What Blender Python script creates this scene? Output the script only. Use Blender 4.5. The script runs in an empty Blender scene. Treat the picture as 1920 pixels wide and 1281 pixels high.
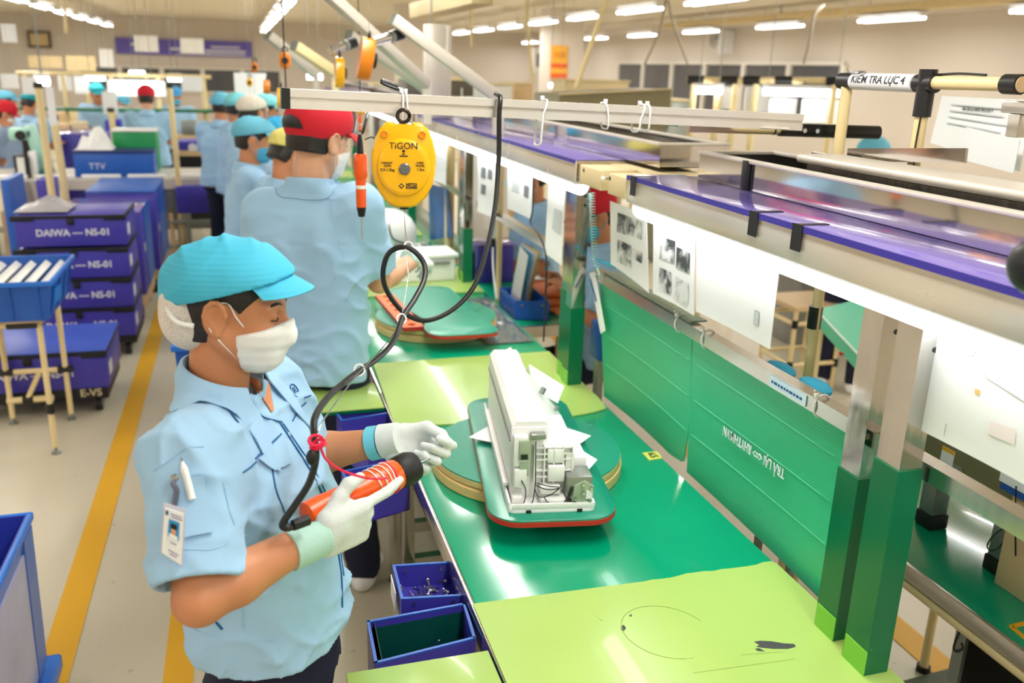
import bpy, bmesh, math, random
import numpy as np
from mathutils import Vector, Matrix, Euler
from mathutils.bvhtree import BVHTree

random.seed(7)
scn = bpy.context.scene
COL = scn.collection
V = Vector

# ------------------------------------------------------------------ camera
CAM_H = 1.85
FPX = 1654.265
RM = np.array([[0.95829302, 0.05862115, -0.27971064],
               [-0.28444932, 0.29024878, -0.91369811],
               [0.02762364, 0.95515402, 0.29481813]])
cd = bpy.data.cameras.new('camera')
cd.sensor_width = 36.0
cd.lens = FPX * 36.0 / 1920.0
cd.clip_start = 0.05
cd.clip_end = 200
cd.dof.use_dof = True
cd.dof.focus_distance = 1.75
cd.dof.aperture_fstop = 3.4
cam = bpy.data.objects.new('camera', cd)
COL.objects.link(cam)
m4 = Matrix.Identity(4)
for i in range(3):
    for j in range(3):
        m4[i][j] = RM[i, j]
m4[2][3] = CAM_H
cam.matrix_world = m4
scn.camera = cam

# ------------------------------------------------------------------ world, exposure
w = bpy.data.worlds.new('world')
scn.world = w
w.use_nodes = True
w.node_tree.nodes['Background'].inputs[0].default_value = (0.9, 0.95, 1.0, 1)
w.node_tree.nodes['Background'].inputs[1].default_value = 0.6
scn.view_settings.view_transform = 'Standard'
scn.view_settings.look = 'None'
scn.view_settings.gamma = 1.0
scn.view_settings.use_curve_mapping = False
scn.view_settings.exposure = 0.0
scn.cycles.use_denoising = True
scn.cycles.max_bounces = 8
scn.cycles.diffuse_bounces = 4
scn.cycles.glossy_bounces = 3
scn.cycles.transmission_bounces = 4
scn.cycles.sample_clamp_indirect = 6.0
scn.cycles.caustics_reflective = False
scn.cycles.caustics_refractive = False
LAMP_W = 20.0      # watts of one ceiling tube
STRIP_E = 9.5      # radiance of the bench light strips


def ray(u, v):
    d = RM @ np.array([(u - 960.0) / FPX, -(v - 640.5) / FPX, -1.0])
    return V(d)


def at(u, v, x=None, y=None, z=None):
    """world point seen at pixel (u, v) of the survey photo on a known plane"""
    d = ray(u, v)
    if z is not None:
        t = (z - CAM_H) / d[2]
    elif x is not None:
        t = x / d[0]
    else:
        t = y / d[1]
    return V((0, 0, CAM_H)) + d * t


def photo_px(p):
    c = RM.T @ np.array((p[0], p[1], p[2] - CAM_H))
    return 960 + c[0] / -c[2] * FPX, 640.5 - c[1] / -c[2] * FPX


# ------------------------------------------------------------------ materials
def lin(c):
    r = []
    for k in c[:3]:
        k = k / 255.0
        r.append(k / 12.92 if k <= 0.04045 else ((k + 0.055) / 1.055) ** 2.4)
    return (r[0], r[1], r[2], 1.0)


MATS = {}


def mat(name, rgb, rough=0.5, metal=0.0, var=0.06, scale=6.0, bump=0.0, bscale=60.0, spec=0.5, coat=0.0,
        trans=0.0, sheen=0.0, emit=None, stretch=None, sss=0.0):
    if name in MATS:
        return MATS[name]
    m = bpy.data.materials.new(name)
    m.use_nodes = True
    nt = m.node_tree
    b = nt.nodes['Principled BSDF']
    c = lin(rgb)
    tc = nt.nodes.new('ShaderNodeTexCoord')
    src = tc.outputs['Object']
    if stretch:
        mp = nt.nodes.new('ShaderNodeMapping')
        mp.inputs['Scale'].default_value = stretch
        nt.links.new(src, mp.inputs['Vector'])
        src = mp.outputs['Vector']
    if var > 0:
        nz = nt.nodes.new('ShaderNodeTexNoise')
        nz.inputs['Scale'].default_value = scale
        nz.inputs['Detail'].default_value = 5
        nt.links.new(src, nz.inputs['Vector'])
        mx = nt.nodes.new('ShaderNodeMix')
        mx.data_type = 'RGBA'
        mx.inputs[6].default_value = tuple(max(0, k * (1 - var * 2)) for k in c[:3]) + (1,)
        mx.inputs[7].default_value = tuple(min(1, k * (1 + var * 2)) for k in c[:3]) + (1,)
        nt.links.new(nz.outputs['Fac'], mx.inputs[0])
        nt.links.new(mx.outputs[2], b.inputs['Base Color'])
        mr = nt.nodes.new('ShaderNodeMapRange')
        mr.inputs[3].default_value = max(0.02, rough - 0.08)
        mr.inputs[4].default_value = min(1, rough + 0.08)
        nt.links.new(nz.outputs['Fac'], mr.inputs[0])
        nt.links.new(mr.outputs[0], b.inputs['Roughness'])
    else:
        b.inputs['Base Color'].default_value = c
        b.inputs['Roughness'].default_value = rough
    b.inputs['Metallic'].default_value = metal
    b.inputs['Specular IOR Level'].default_value = spec
    b.inputs['Coat Weight'].default_value = coat
    b.inputs['Transmission Weight'].default_value = trans
    b.inputs['Sheen Weight'].default_value = sheen
    if sss:
        b.inputs['Subsurface Weight'].default_value = sss
        b.inputs['Subsurface Radius'].default_value = (0.01, 0.004, 0.002)
    if emit:
        b.inputs['Emission Color'].default_value = lin(emit[0])
        b.inputs['Emission Strength'].default_value = emit[1]
    if bump:
        n2 = nt.nodes.new('ShaderNodeTexNoise')
        n2.inputs['Scale'].default_value = bscale
        n2.inputs['Detail'].default_value = 3
        nt.links.new(src, n2.inputs['Vector'])
        bp = nt.nodes.new('ShaderNodeBump')
        bp.inputs['Strength'].default_value = bump
        bp.inputs['Distance'].default_value = 0.004
        nt.links.new(n2.outputs['Fac'], bp.inputs['Height'])
        nt.links.new(bp.outputs['Normal'], b.inputs['Normal'])
    MATS[name] = m
    return m


def wave_bump(m, scale, strength, direction='Z', dist=0.002):
    """adds straight ribs (fine relief) to a material"""
    nt = m.node_tree
    b = nt.nodes['Principled BSDF']
    tc = nt.nodes.new('ShaderNodeTexCoord')
    wv = nt.nodes.new('ShaderNodeTexWave')
    wv.wave_type = 'BANDS'
    wv.bands_direction = direction
    wv.inputs['Scale'].default_value = scale
    wv.inputs['Distortion'].default_value = 0.3
    nt.links.new(tc.outputs['Object'], wv.inputs['Vector'])
    bp = nt.nodes.new('ShaderNodeBump')
    bp.inputs['Strength'].default_value = strength
    bp.inputs['Distance'].default_value = dist
    nt.links.new(wv.outputs['Fac'], bp.inputs['Height'])
    nt.links.new(bp.outputs['Normal'], b.inputs['Normal'])
    return m


steel = mat('brushed_steel', (205, 200, 192), 0.22, 1.0, var=0.05, scale=14, stretch=(6, 6, 0.6))
post_steel = mat('post_steel', (196, 192, 188), 0.10, 1.0, var=0.06, scale=9, stretch=(4, 4, 0.8), bump=0.06, bscale=9)
mirror = mat('polished_steel', (225, 222, 220), 0.06, 1.0, var=0.02)
alu = mat('aluminium', (214, 210, 202), 0.32, 1.0, var=0.04, scale=10)
alu_pale = mat('pale_aluminium', (215, 208, 196), 0.4, 0.35, var=0.04)
green_top = mat('green_vinyl', (0, 150, 108), 0.16, var=0.10, scale=3.0, bump=0.05, bscale=14, coat=0.25)
green_mat = mat('green_rubber', (22, 140, 112), 0.3, var=0.10, scale=5)
lime = mat('lime_vinyl', (166, 196, 104), 0.2, var=0.07, scale=2.5, bump=0.06, bscale=10, coat=0.3)
lime_dark = mat('lime_tape', (122, 196, 66), 0.35, var=0.05)
green_dark = mat('dark_green_plastic', (0, 104, 66), 0.25, var=0.06)
green_sheet = wave_bump(mat('green_corrugated_plastic', (58, 186, 140), 0.35, var=0.04, scale=3), 42, 0.18, 'Z', 0.001)
cream = mat('cream_pipe_plastic', (236, 214, 160), 0.3, var=0.03)
cream_board = mat('cream_board', (226, 206, 160), 0.6, var=0.05)
fascia_m = mat('cream_steel_fascia', (232, 220, 206), 0.25, 0.5, var=0.03)
black_pl = mat('black_plastic', (22, 22, 24), 0.4, var=0.1)
black_rub = mat('black_rubber', (14, 14, 15), 0.55, var=0.1)
purple = mat('purple_plastic', (66, 60, 172), 0.4, var=0.06, scale=8)
purple_film = mat('purple_film', (128, 114, 194), 0.12, var=0.08, scale=5, coat=0.5)
alu_bar = mat('white_aluminium', (236, 233, 226), 0.24, 0.55, var=0.02)
blue_pl = mat('blue_plastic', (28, 92, 186), 0.4, var=0.06, scale=8)
blue_lid = mat('blue_crate_lid', (62, 92, 200), 0.4, var=0.05)
white_pl = mat('white_plastic', (240, 240, 238), 0.35, var=0.02)
white_met = mat('white_coated_metal', (238, 238, 240), 0.25, var=0.02)
paper = mat('white_paper', (244, 245, 246), 0.7, var=0.015)
grey_m = mat('grey_metal', (150, 156, 150), 0.35, 0.6, var=0.08)
grey_green = mat('grey_green_plate', (160, 176, 150), 0.4, var=0.05)
yellow_pl = mat('yellow_plastic', (255, 184, 8), 0.28, var=0.03, coat=0.2)
orange_pl = mat('orange_plastic', (246, 92, 20), 0.3, var=0.04)
orange_dark = mat('orange_rubber', (226, 106, 36), 0.5, var=0.06)
red_edge = mat('red_rubber', (196, 44, 34), 0.4, var=0.06)
plywood = mat('plywood_edge', (222, 190, 128), 0.5, var=0.10, scale=20, stretch=(1, 1, 12))
wood_b = mat('beige_wood', (214, 184, 140), 0.55, var=0.06)
floor_y = mat('yellow_floor_tape', (226, 170, 24), 0.45, var=0.05, scale=4)
print_k = mat('black_print', (30, 30, 34), 0.6, var=0)
print_g = mat('grey_print', (120, 124, 128), 0.6, var=0.35, scale=55)
print_l = mat('pale_print', (206, 212, 214), 0.6, var=0.05)
print_w = mat('white_print', (226, 226, 236), 0.6, var=0)
print_b = mat('blue_print', (28, 92, 150), 0.6, var=0)
shirt_m = mat('pale_blue_cloth', (160, 200, 233), 0.85, var=0.03, bump=0.12, bscale=420, sheen=0.1)
def crumple(m, scale, dist, strength):
    nt = m.node_tree
    bs_ = nt.nodes['Principled BSDF']
    tc = nt.nodes.new('ShaderNodeTexCoord')
    n1 = nt.nodes.new('ShaderNodeTexNoise')
    n1.noise_type = 'RIDGED_MULTIFRACTAL'
    n1.inputs['Scale'].default_value = scale
    n1.inputs['Detail'].default_value = 2.5
    n1.inputs['Roughness'].default_value = 0.45
    n1.inputs['Distortion'].default_value = 0.6
    nt.links.new(tc.outputs['Object'], n1.inputs['Vector'])
    bp = nt.nodes.new('ShaderNodeBump')
    bp.inputs['Strength'].default_value = strength
    bp.inputs['Distance'].default_value = dist
    nt.links.new(n1.outputs['Fac'], bp.inputs['Height'])
    if bs_.inputs['Normal'].links:
        nt.links.new(bs_.inputs['Normal'].links[0].from_socket, bp.inputs['Normal'])
    nt.links.new(bp.outputs['Normal'], bs_.inputs['Normal'])


crumple(shirt_m, 9.0, 0.009, 0.5)
shirt_d = mat('piping_and_gap_blue', (24, 96, 150), 0.8, var=0.03)
navy = mat('navy_cloth', (24, 28, 52), 0.9, var=0.08, bump=0.1, bscale=300)
skin = mat('skin', (204, 138, 98), 0.45, var=0.05, scale=14, sss=0.08, spec=0.4)
skin_l = mat('fair_skin', (222, 168, 134), 0.45, var=0.05, scale=14, sss=0.08)
hair_m = mat('black_hair', (26, 20, 18), 0.45, var=0.15, scale=40, bump=0.4, bscale=160)
glove_m = mat('white_knit_glove', (216, 222, 220), 0.85, var=0.05, scale=25, bump=0.35, bscale=520)
cuff_m = mat('mint_knit_cuff', (178, 218, 206), 0.85, var=0.04, bump=0.4, bscale=400)
mask_m = mat('white_mask', (242, 242, 240), 0.8, var=0.015)
mask_b = mat('blue_mask', (80, 180, 220), 0.8, var=0.03)
cap_c = wave_bump(mat('turquoise_cap_cloth', (66, 182, 216), 0.75, var=0.05, scale=5), 40, 0.25, 'Z', 0.001)
cap_r = mat('red_cap_cloth', (208, 24, 44), 0.8, var=0.03, bump=0.1, bscale=300)
cap_y = mat('yellow_cap_cloth', (222, 212, 120), 0.8, var=0.03)
cap_w = mat('cream_cap_cloth', (224, 216, 200), 0.8, var=0.03)
cap_d = mat('sky_cap_cloth', (104, 186, 214), 0.8, var=0.03)
screw_m = mat('screw_steel', (190, 192, 196), 0.25, 1.0, var=0.05)
copper_red = mat('red_cord', (232, 30, 74), 0.4, var=0)
clear_film = mat('clear_film', (235, 240, 242), 0.1, var=0, trans=0.85)
teal_film = mat('teal_glass', (180, 224, 220), 0.05, var=0, trans=0.7)


def emitter(name, rgb, e):
    if name in MATS:
        return MATS[name]
    m = bpy.data.materials.new(name)
    m.use_nodes = True
    nt = m.node_tree
    b = nt.nodes['Principled BSDF']
    b.inputs['Base Color'].default_value = (0.8, 0.8, 0.8, 1)
    b.inputs['Emission Color'].default_value = lin(rgb)
    b.inputs['Emission Strength'].default_value = e
    MATS[name] = m
    return m


tube_m = emitter('lit_tube', (255, 252, 244), 9.0)
strip_m = emitter('lit_led_strip', (250, 252, 255), STRIP_E)


# ------------------------------------------------------------------ mesh builder
def frame(d, up=V((0, 0, 1))):
    d = d.normalized()
    if abs(d.dot(up)) > 0.98:
        up = V((0, 1, 0)) if abs(d.y) < 0.9 else V((1, 0, 0))
    a = d.cross(up).normalized()
    b = a.cross(d).normalized()
    return a, b, d


class B:
    def __init__(s):
        s.bm = bmesh.new()

    def box(s, c, size, rot=None, bev=0.0, seg=2):
        M = Matrix.Translation(V(c)) @ (rot.to_4x4() if rot is not None else Matrix.Identity(4)) @ Matrix.Diagonal((size[0], size[1], size[2], 1))
        r = bmesh.ops.create_cube(s.bm, size=1.0, matrix=M)
        if bev > 0:
            es = list({e for v in r['verts'] for e in v.link_edges})
            bmesh.ops.bevel(s.bm, geom=es, offset=min(bev, min(size) * 0.45), segments=seg, profile=0.5, affect='EDGES')
        return s

    def bx(s, x0, x1, y0, y1, z0, z1, bev=0.0, seg=2):
        return s.box(((x0 + x1) / 2, (y0 + y1) / 2, (z0 + z1) / 2), (abs(x1 - x0), abs(y1 - y0), abs(z1 - z0)), bev=bev, seg=seg)

    def bar(s, p0, p1, wx, wz, bev=0.0, up=V((0, 0, 1))):
        """rectangular bar from p0 to p1"""
        p0, p1 = V(p0), V(p1)
        a, b, d = frame(p1 - p0, up)
        R = Matrix((a, d, b)).transposed()
        return s.box((p0 + p1) / 2, (wx, (p1 - p0).length, wz), R, bev)

    def cyl(s, p0, p1, r0, r1=None, n=16, caps=True):
        r1 = r0 if r1 is None else r1
        p0, p1 = V(p0), V(p1)
        a, b, d = frame(p1 - p0)
        A, C = [], []
        for i in range(n):
            t = 2 * math.pi * i / n
            o = a * math.cos(t) + b * math.sin(t)
            A.append(s.bm.verts.new(p0 + o * r0))
            C.append(s.bm.verts.new(p1 + o * r1))
        for i in range(n):
            j = (i + 1) % n
            s.bm.faces.new((A[j], A[i], C[i], C[j]))
        if caps:
            s.bm.faces.new(A)
            s.bm.faces.new(C[::-1])
        return s

    def tube(s, pts, r, n=8, closed=False):
        pts = [V(p) for p in pts]
        N = len(pts)
        rings = []
        ref = None
        for i, p in enumerate(pts):
            if closed:
                d = pts[(i + 1) % N] - pts[i - 1]
            else:
                d = pts[min(i + 1, N - 1)] - pts[max(i - 1, 0)]
            if d.length < 1e-9:
                d = V((0, 0, 1))
            d.normalize()
            if ref is None:
                a, b, _ = frame(d)
            else:
                a = ref - d * ref.dot(d)
                a = a.normalized() if a.length > 1e-6 else frame(d)[0]
                b = d.cross(a)
            ref = a
            rr = r[i] if isinstance(r, (list, tuple)) else r
            rings.append([s.bm.verts.new(p + (a * math.cos(2 * math.pi * k / n) + b * math.sin(2 * math.pi * k / n)) * rr) for k in range(n)])
        M = N if closed else N - 1
        for i in range(M):
            A, C = rings[i], rings[(i + 1) % N]
            for k in range(n):
                j = (k + 1) % n
                s.bm.faces.new((A[k], A[j], C[j], C[k]))
        if not closed:
            s.bm.faces.new(rings[0][::-1])
            s.bm.faces.new(rings[-1])
        return s

    def prism(s, outline, z0, z1, M=None, bev=0.0):
        """2D outline (x, y) extruded from z0 to z1, optionally placed by matrix M"""
        M = M or Matrix.Identity(4)
        A = [s.bm.verts.new(M @ V((p[0], p[1], z0))) for p in outline]
        C = [s.bm.verts.new(M @ V((p[0], p[1], z1))) for p in outline]
        n = len(outline)
        fs = [s.bm.faces.new(A[::-1]), s.bm.faces.new(C)]
        for i in range(n):
            j = (i + 1) % n
            fs.append(s.bm.faces.new((A[i], A[j], C[j], C[i])))
        if bev > 0:
            es = [e for e in fs[1].edges]
            bmesh.ops.bevel(s.bm, geom=es, offset=bev, segments=2, profile=0.5, affect='EDGES')
        return s

    def lathe(s, prof, n=24, M=None):
        M = M or Matrix.Identity(4)
        rings = []
        for r, z in prof:
            if r < 1e-6:
                rings.append([s.bm.verts.new(M @ V((0, 0, z)))])
            else:
                rings.append([s.bm.verts.new(M @ V((r * math.cos(2 * math.pi * k / n), r * math.sin(2 * math.pi * k / n), z))) for k in range(n)])
        for A, C in zip(rings[:-1], rings[1:]):
            for k in range(n):
                j = (k + 1) % n
                if len(A) == 1 and len(C) == 1:
                    continue
                if len(A) == 1:
                    s.bm.faces.new((A[0], C[j], C[k]))
                elif len(C) == 1:
                    s.bm.faces.new((A[k], A[j], C[0]))
                else:
                    s.bm.faces.new((A[k], A[j], C[j], C[k]))
        if len(rings[0]) > 1:
            s.bm.faces.new(rings[0][::-1])
        if len(rings[-1]) > 1:
            s.bm.faces.new(rings[-1])
        return s

    def sph(s, c, r, n=12, M=None):
        r = r if isinstance(r, (tuple, list)) else (r, r, r)
        MM = (M or Matrix.Identity(4)) @ Matrix.Translation(V(c)) @ Matrix.Diagonal((r[0], r[1], r[2], 1))
        bmesh.ops.create_uvsphere(s.bm, u_segments=n, v_segments=max(6, n // 2 + 1), radius=1.0, matrix=MM)
        return s

    def grid(s, P):
        """open surface through a 2D list of points"""
        vs = [[s.bm.verts.new(V(p)) for p in row] for row in P]
        for i in range(len(vs) - 1):
            for j in range(len(vs[0]) - 1):
                s.bm.faces.new((vs[i][j], vs[i][j + 1], vs[i + 1][j + 1], vs[i + 1][j]))
        return s

    def sheet(s, P, th):
        """grid of points given thickness th along its own normals"""
        nI, nJ = len(P), len(P[0])
        P = [[V(p) for p in row] for row in P]
        Q = []
        for i in range(nI):
            row = []
            for j in range(nJ):
                du = P[min(i + 1, nI - 1)][j] - P[max(i - 1, 0)][j]
                dv = P[i][min(j + 1, nJ - 1)] - P[i][max(j - 1, 0)]
                nn = du.cross(dv)
                nn = nn.normalized() if nn.length > 1e-12 else V((0, 0, 1))
                row.append(P[i][j] + nn * th)
            Q.append(row)
        a = [[s.bm.verts.new(p) for p in r] for r in P]
        b = [[s.bm.verts.new(p) for p in r] for r in Q]
        for i in range(nI - 1):
            for j in range(nJ - 1):
                s.bm.faces.new((a[i][j], a[i][j + 1], a[i + 1][j + 1], a[i + 1][j]))
                s.bm.faces.new((b[i][j], b[i + 1][j], b[i + 1][j + 1], b[i][j + 1]))
        for i in range(nI - 1):
            for j in (0, nJ - 1):
                s.bm.faces.new((a[i][j], a[i + 1][j], b[i + 1][j], b[i][j]))
        for j in range(nJ - 1):
            for i in (0, nI - 1):
                s.bm.faces.new((a[i][j], a[i][j + 1], b[i][j + 1], b[i][j]))
        return s

    def mesh(s, name, smooth=True, angle=35):
        bmesh.ops.recalc_face_normals(s.bm, faces=s.bm.faces)
        me = bpy.data.meshes.new(name)
        s.bm.to_mesh(me)
        s.bm.free()
        if smooth:
            me.polygons.foreach_set('use_smooth', [True] * len(me.polygons))
            me.set_sharp_from_angle(angle=math.radians(angle))
        return me

    def build(s, name, material, parent=None, smooth=True, angle=35, label=None):
        return link(name, s.mesh(name, smooth, angle), material, parent, label)


def link(name, me, material, parent=None, label=None):
    if material is not None and not me.materials:
        me.materials.append(material)
    o = bpy.data.objects.new(name, me)
    COL.objects.link(o)
    if parent is not None:
        o.parent = parent
        o.matrix_parent_inverse = world_of(parent).inverted()
    if label:
        o['label'] = label
    return o


def world_of(o):
    m = o.matrix_basis.copy()
    if o.parent is not None:
        m = world_of(o.parent) @ o.matrix_parent_inverse @ m
    return m


def tag(o, label, cat, group=None, kind=None):
    o['label'] = label
    o['category'] = cat
    if group:
        o['group'] = group
    if kind:
        o['kind'] = kind
    return o


def thing(name, label, cat, loc=(0, 0, 0), group=None, rz=0.0):
    o = bpy.data.objects.new(name, None)
    o.empty_display_size = 0.05
    COL.objects.link(o)
    o.location = loc
    o.rotation_euler = (0, 0, rz)
    return tag(o, label, cat, group)


def struct(o):
    o['kind'] = 'structure'
    return o


def dup(root, loc=None, rz=None, label=None, group=None, M=None):
    """a copy of a thing with its parts and sub-parts"""
    r = root.copy()
    COL.objects.link(r)
    if loc is not None:
        r.location = loc
    if rz is not None:
        r.rotation_euler = (0, 0, rz)
    if label:
        r['label'] = label
    if group:
        r['group'] = group
    for ch in list(root.children):
        c = ch.copy()
        COL.objects.link(c)
        c.parent = r
        c.matrix_parent_inverse = ch.matrix_parent_inverse.copy()
        for g in list(ch.children):
            d = g.copy()
            COL.objects.link(d)
            d.parent = c
            d.matrix_parent_inverse = g.matrix_parent_inverse.copy()
    return r


def spline(pts, n=8):
    """Catmull-Rom through points"""
    pts = [V(p) for p in pts]
    out = []
    for i in range(len(pts) - 1):
        p0, p1, p2, p3 = pts[max(i - 1, 0)], pts[i], pts[i + 1], pts[min(i + 2, len(pts) - 1)]
        for k in range(n):
            t = k / n
            out.append(0.5 * ((2 * p1) + (p2 - p0) * t + (2 * p0 - 5 * p1 + 4 * p2 - p3) * t * t + (3 * p1 - p0 - 3 * p2 + p3) * t ** 3))
    out.append(pts[-1])
    return out


def text_mesh(s, size, align='CENTER', extrude=0.0006, bold=0.0, squeeze=1.0):
    cu = bpy.data.curves.new('lettering', 'FONT')
    cu.body = s
    cu.size = size
    cu.align_x = align
    cu.align_y = 'CENTER'
    cu.extrude = extrude
    cu.offset = bold
    cu.resolution_u = 3
    ob = bpy.data.objects.new('lettering', cu)
    COL.objects.link(ob)
    dg = bpy.context.evaluated_depsgraph_get()
    me = bpy.data.meshes.new_from_object(ob.evaluated_get(dg))
    bpy.data.objects.remove(ob)
    if squeeze != 1.0:
        for v in me.vertices:
            v.co.x *= squeeze
    me.materials.clear()
    return me


def lettering(s, size, pos, tdir, udir, material, parent, align='CENTER', bold=0.0, squeeze=1.0, name='lettering', extrude=0.0006):
    """flat raised print reading along tdir with letters' tops towards udir"""
    me = text_mesh(s, size, align, extrude, bold, squeeze)
    t = V(tdir).normalized()
    u = V(udir)
    u = (u - t * u.dot(t)).normalized()
    n = t.cross(u)
    M = Matrix((t, u, n)).transposed().to_4x4()
    M.translation = V(pos)
    me.transform(M)
    return link(name, me, material, parent)


def rrect(w, h, r, n=5):
    out = []
    for cx, cy, a0 in ((w / 2 - r, h / 2 - r, 0), (-w / 2 + r, h / 2 - r, 90), (-w / 2 + r, -h / 2 + r, 180), (w / 2 - r, -h / 2 + r, 270)):
        for k in range(n + 1):
            a = math.radians(a0 + 90 * k / n)
            out.append((cx + r * math.cos(a), cy + r * math.sin(a)))
    return out
# ------------------------------------------------------------------ implicit-surface modeller for bodies and cloth
class SDF:
    def __init__(s, lo, hi, h):
        s.lo = np.array(lo, np.float32)
        s.h = h
        s.n = np.ceil((np.array(hi) - np.array(lo)) / h).astype(int) + 1
        s.ax = [s.lo[i] + h * np.arange(s.n[i], dtype=np.float32) for i in range(3)]
        s.d = np.full(s.n, 0.2, np.float32)

    def sub(s, lo, hi, m):
        sl = []
        for i in range(3):
            a = int(np.floor((lo[i] - m - s.lo[i]) / s.h))
            b = int(np.ceil((hi[i] + m - s.lo[i]) / s.h)) + 1
            a, b = max(a, 0), min(b, s.n[i])
            if b <= a:
                return None, None
            sl.append(slice(a, b))
        P = (s.ax[0][sl[0]][:, None, None], s.ax[1][sl[1]][None, :, None], s.ax[2][sl[2]][None, None, :])
        return tuple(sl), P

    def put(s, sl, e, k, op):
        o = s.d[sl]
        if op == 'add':
            if k > 0:
                hh = np.clip(0.5 + 0.5 * (o - e) / k, 0, 1)
                s.d[sl] = o * (1 - hh) + e * hh - k * hh * (1 - hh)
            else:
                s.d[sl] = np.minimum(o, e)
        elif op == 'sub':
            if k > 0:
                hh = np.clip(0.5 - 0.5 * (o + e) / k, 0, 1)
                s.d[sl] = o * (1 - hh) - e * hh + k * hh * (1 - hh)
            else:
                s.d[sl] = np.maximum(o, -e)

    def cone(s, a, b, ra, rb, k=0.01, op='add', flat=None):
        a, b = np.array(a, np.float32), np.array(b, np.float32)
        r = max(ra, rb)
        lo, hi = np.minimum(a, b) - r, np.maximum(a, b) + r
        sl, P = s.sub(lo, hi, 2 * k + 3 * s.h)
        if sl is None:
            return s
        ab = b - a
        q = [P[i] - a[i] for i in range(3)]
        t = np.clip((q[0] * ab[0] + q[1] * ab[1] + q[2] * ab[2]) / max(float(ab @ ab), 1e-9), 0, 1)
        dx = [q[i] - t * ab[i] for i in range(3)]
        if flat is not None:                       # (axis, factor): squash across an axis
            ax, f = np.array(flat[0], np.float32), flat[1]
            w = dx[0] * ax[0] + dx[1] * ax[1] + dx[2] * ax[2]
            l2 = dx[0] ** 2 + dx[1] ** 2 + dx[2] ** 2 + w * w * (f * f - 1)
        else:
            l2 = dx[0] ** 2 + dx[1] ** 2 + dx[2] ** 2
        s.put(sl, np.sqrt(np.maximum(l2, 0)) - (ra + (rb - ra) * t), k, op)
        return s

    def ell(s, c, r, R=None, k=0.01, op='add'):
        c = np.array(c, np.float32)
        r = np.array(r, np.float32)
        R = np.eye(3, dtype=np.float32) if R is None else np.array(R, np.float32)     # columns = local axes
        ext = np.sqrt(((R * r[None, :]) ** 2).sum(1))
        sl, P = s.sub(c - ext, c + ext, 2 * k + 3 * s.h)
        if sl is None:
            return s
        q = [P[i] - c[i] for i in range(3)]
        k0 = 0
        k1 = 0
        for j in range(3):
            u = q[0] * R[0, j] + q[1] * R[1, j] + q[2] * R[2, j]
            k0 = k0 + (u / r[j]) ** 2
            k1 = k1 + (u / r[j] ** 2) ** 2
        k0 = np.sqrt(k0)
        k1 = np.sqrt(k1) + 1e-6
        s.put(sl, k0 * (k0 - 1) / k1, k, op)
        return s

    def rbox(s, c, half, rad, R=None, k=0.0, op='add'):
        c = np.array(c, np.float32)
        half = np.array(half, np.float32)
        R = np.eye(3, dtype=np.float32) if R is None else np.array(R, np.float32)
        ext = np.abs(R * half[None, :]).sum(1)
        sl, P = s.sub(c - ext, c + ext, 2 * k + 3 * s.h)
        if sl is None:
            return s
        q = [P[i] - c[i] for i in range(3)]
        o2 = 0
        mx = None
        for j in range(3):
            u = np.abs(q[0] * R[0, j] + q[1] * R[1, j] + q[2] * R[2, j]) - (half[j] - rad)
            o2 = o2 + np.maximum(u, 0) ** 2
            mx = u if mx is None else np.maximum(mx, u)
        s.put(sl, np.sqrt(o2) + np.minimum(mx, 0) - rad, k, op)
        return s

    def loft(s, nodes, f, l, k=0.02, n=2.4, op='add', cut=True):
        """nodes: rows of (x, y, z, half width along l, half depth along f), rising in z"""
        N = np.array(nodes, np.float32)
        z0, z1 = N[0, 2], N[-1, 2]
        m = N[:, 3:5].max()
        lo = np.array([N[:, 0].min() - m, N[:, 1].min() - m, z0])
        hi = np.array([N[:, 0].max() + m, N[:, 1].max() + m, z1])
        sl, P = s.sub(lo, hi, 2 * k + 3 * s.h)
        if sl is None:
            return s
        z = P[2]
        g = lambda i: np.interp(z.ravel(), N[:, 2], N[:, i]).astype(np.float32).reshape(z.shape)
        qx, qy = P[0] - g(0), P[1] - g(1)
        u = np.abs(qx * l[0] + qy * l[1]) / g(3)
        v = np.abs(qx * f[0] + qy * f[1]) / g(4)
        rr = (u ** n + v ** n) ** (1.0 / n)
        e = (rr - 1) * np.minimum(g(3), g(4)) * 0.95
        if cut:
            e = np.maximum(e, np.maximum(z0 - z, z - z1) + 0 * e)
        s.put(sl, e, k, op)
        return s

    def plane(s, p, nrm, k=0.0):
        """keep the side the normal points away from"""
        nrm = np.array(nrm, np.float32)
        nrm = nrm / np.linalg.norm(nrm)
        e = (s.ax[0][:, None, None] - p[0]) * nrm[0] + (s.ax[1][None, :, None] - p[1]) * nrm[1] + (s.ax[2][None, None, :] - p[2]) * nrm[2]
        s.d = np.maximum(s.d, e)
        return s

    def displace(s, fn, band=0.02):
        idx = np.nonzero(np.abs(s.d) < band)
        x, y, z = (s.ax[i][idx[i]] for i in range(3))
        s.d[idx] += fn(x, y, z).astype(np.float32)
        return s

    def mesh(s, name, smooth_it=1):
        d, h, lo = s.d, s.h, s.lo
        S = d < 0
        c = np.zeros(np.array(d.shape) - 1, np.uint8)
        offs = [(i, j, k) for i in (0, 1) for j in (0, 1) for k in (0, 1)]
        n = d.shape
        for o in offs:
            c += S[o[0]:n[0] - 1 + o[0], o[1]:n[1] - 1 + o[1], o[2]:n[2] - 1 + o[2]]
        act = (c > 0) & (c < 8)
        I = np.argwhere(act)
        idx = np.full(c.shape, -1, np.int32)
        idx[act] = np.arange(len(I))
        vals = {o: d[I[:, 0] + o[0], I[:, 1] + o[1], I[:, 2] + o[2]] for o in offs}
        acc = np.zeros((len(I), 3), np.float32)
        cnt = np.zeros(len(I), np.float32)
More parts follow.
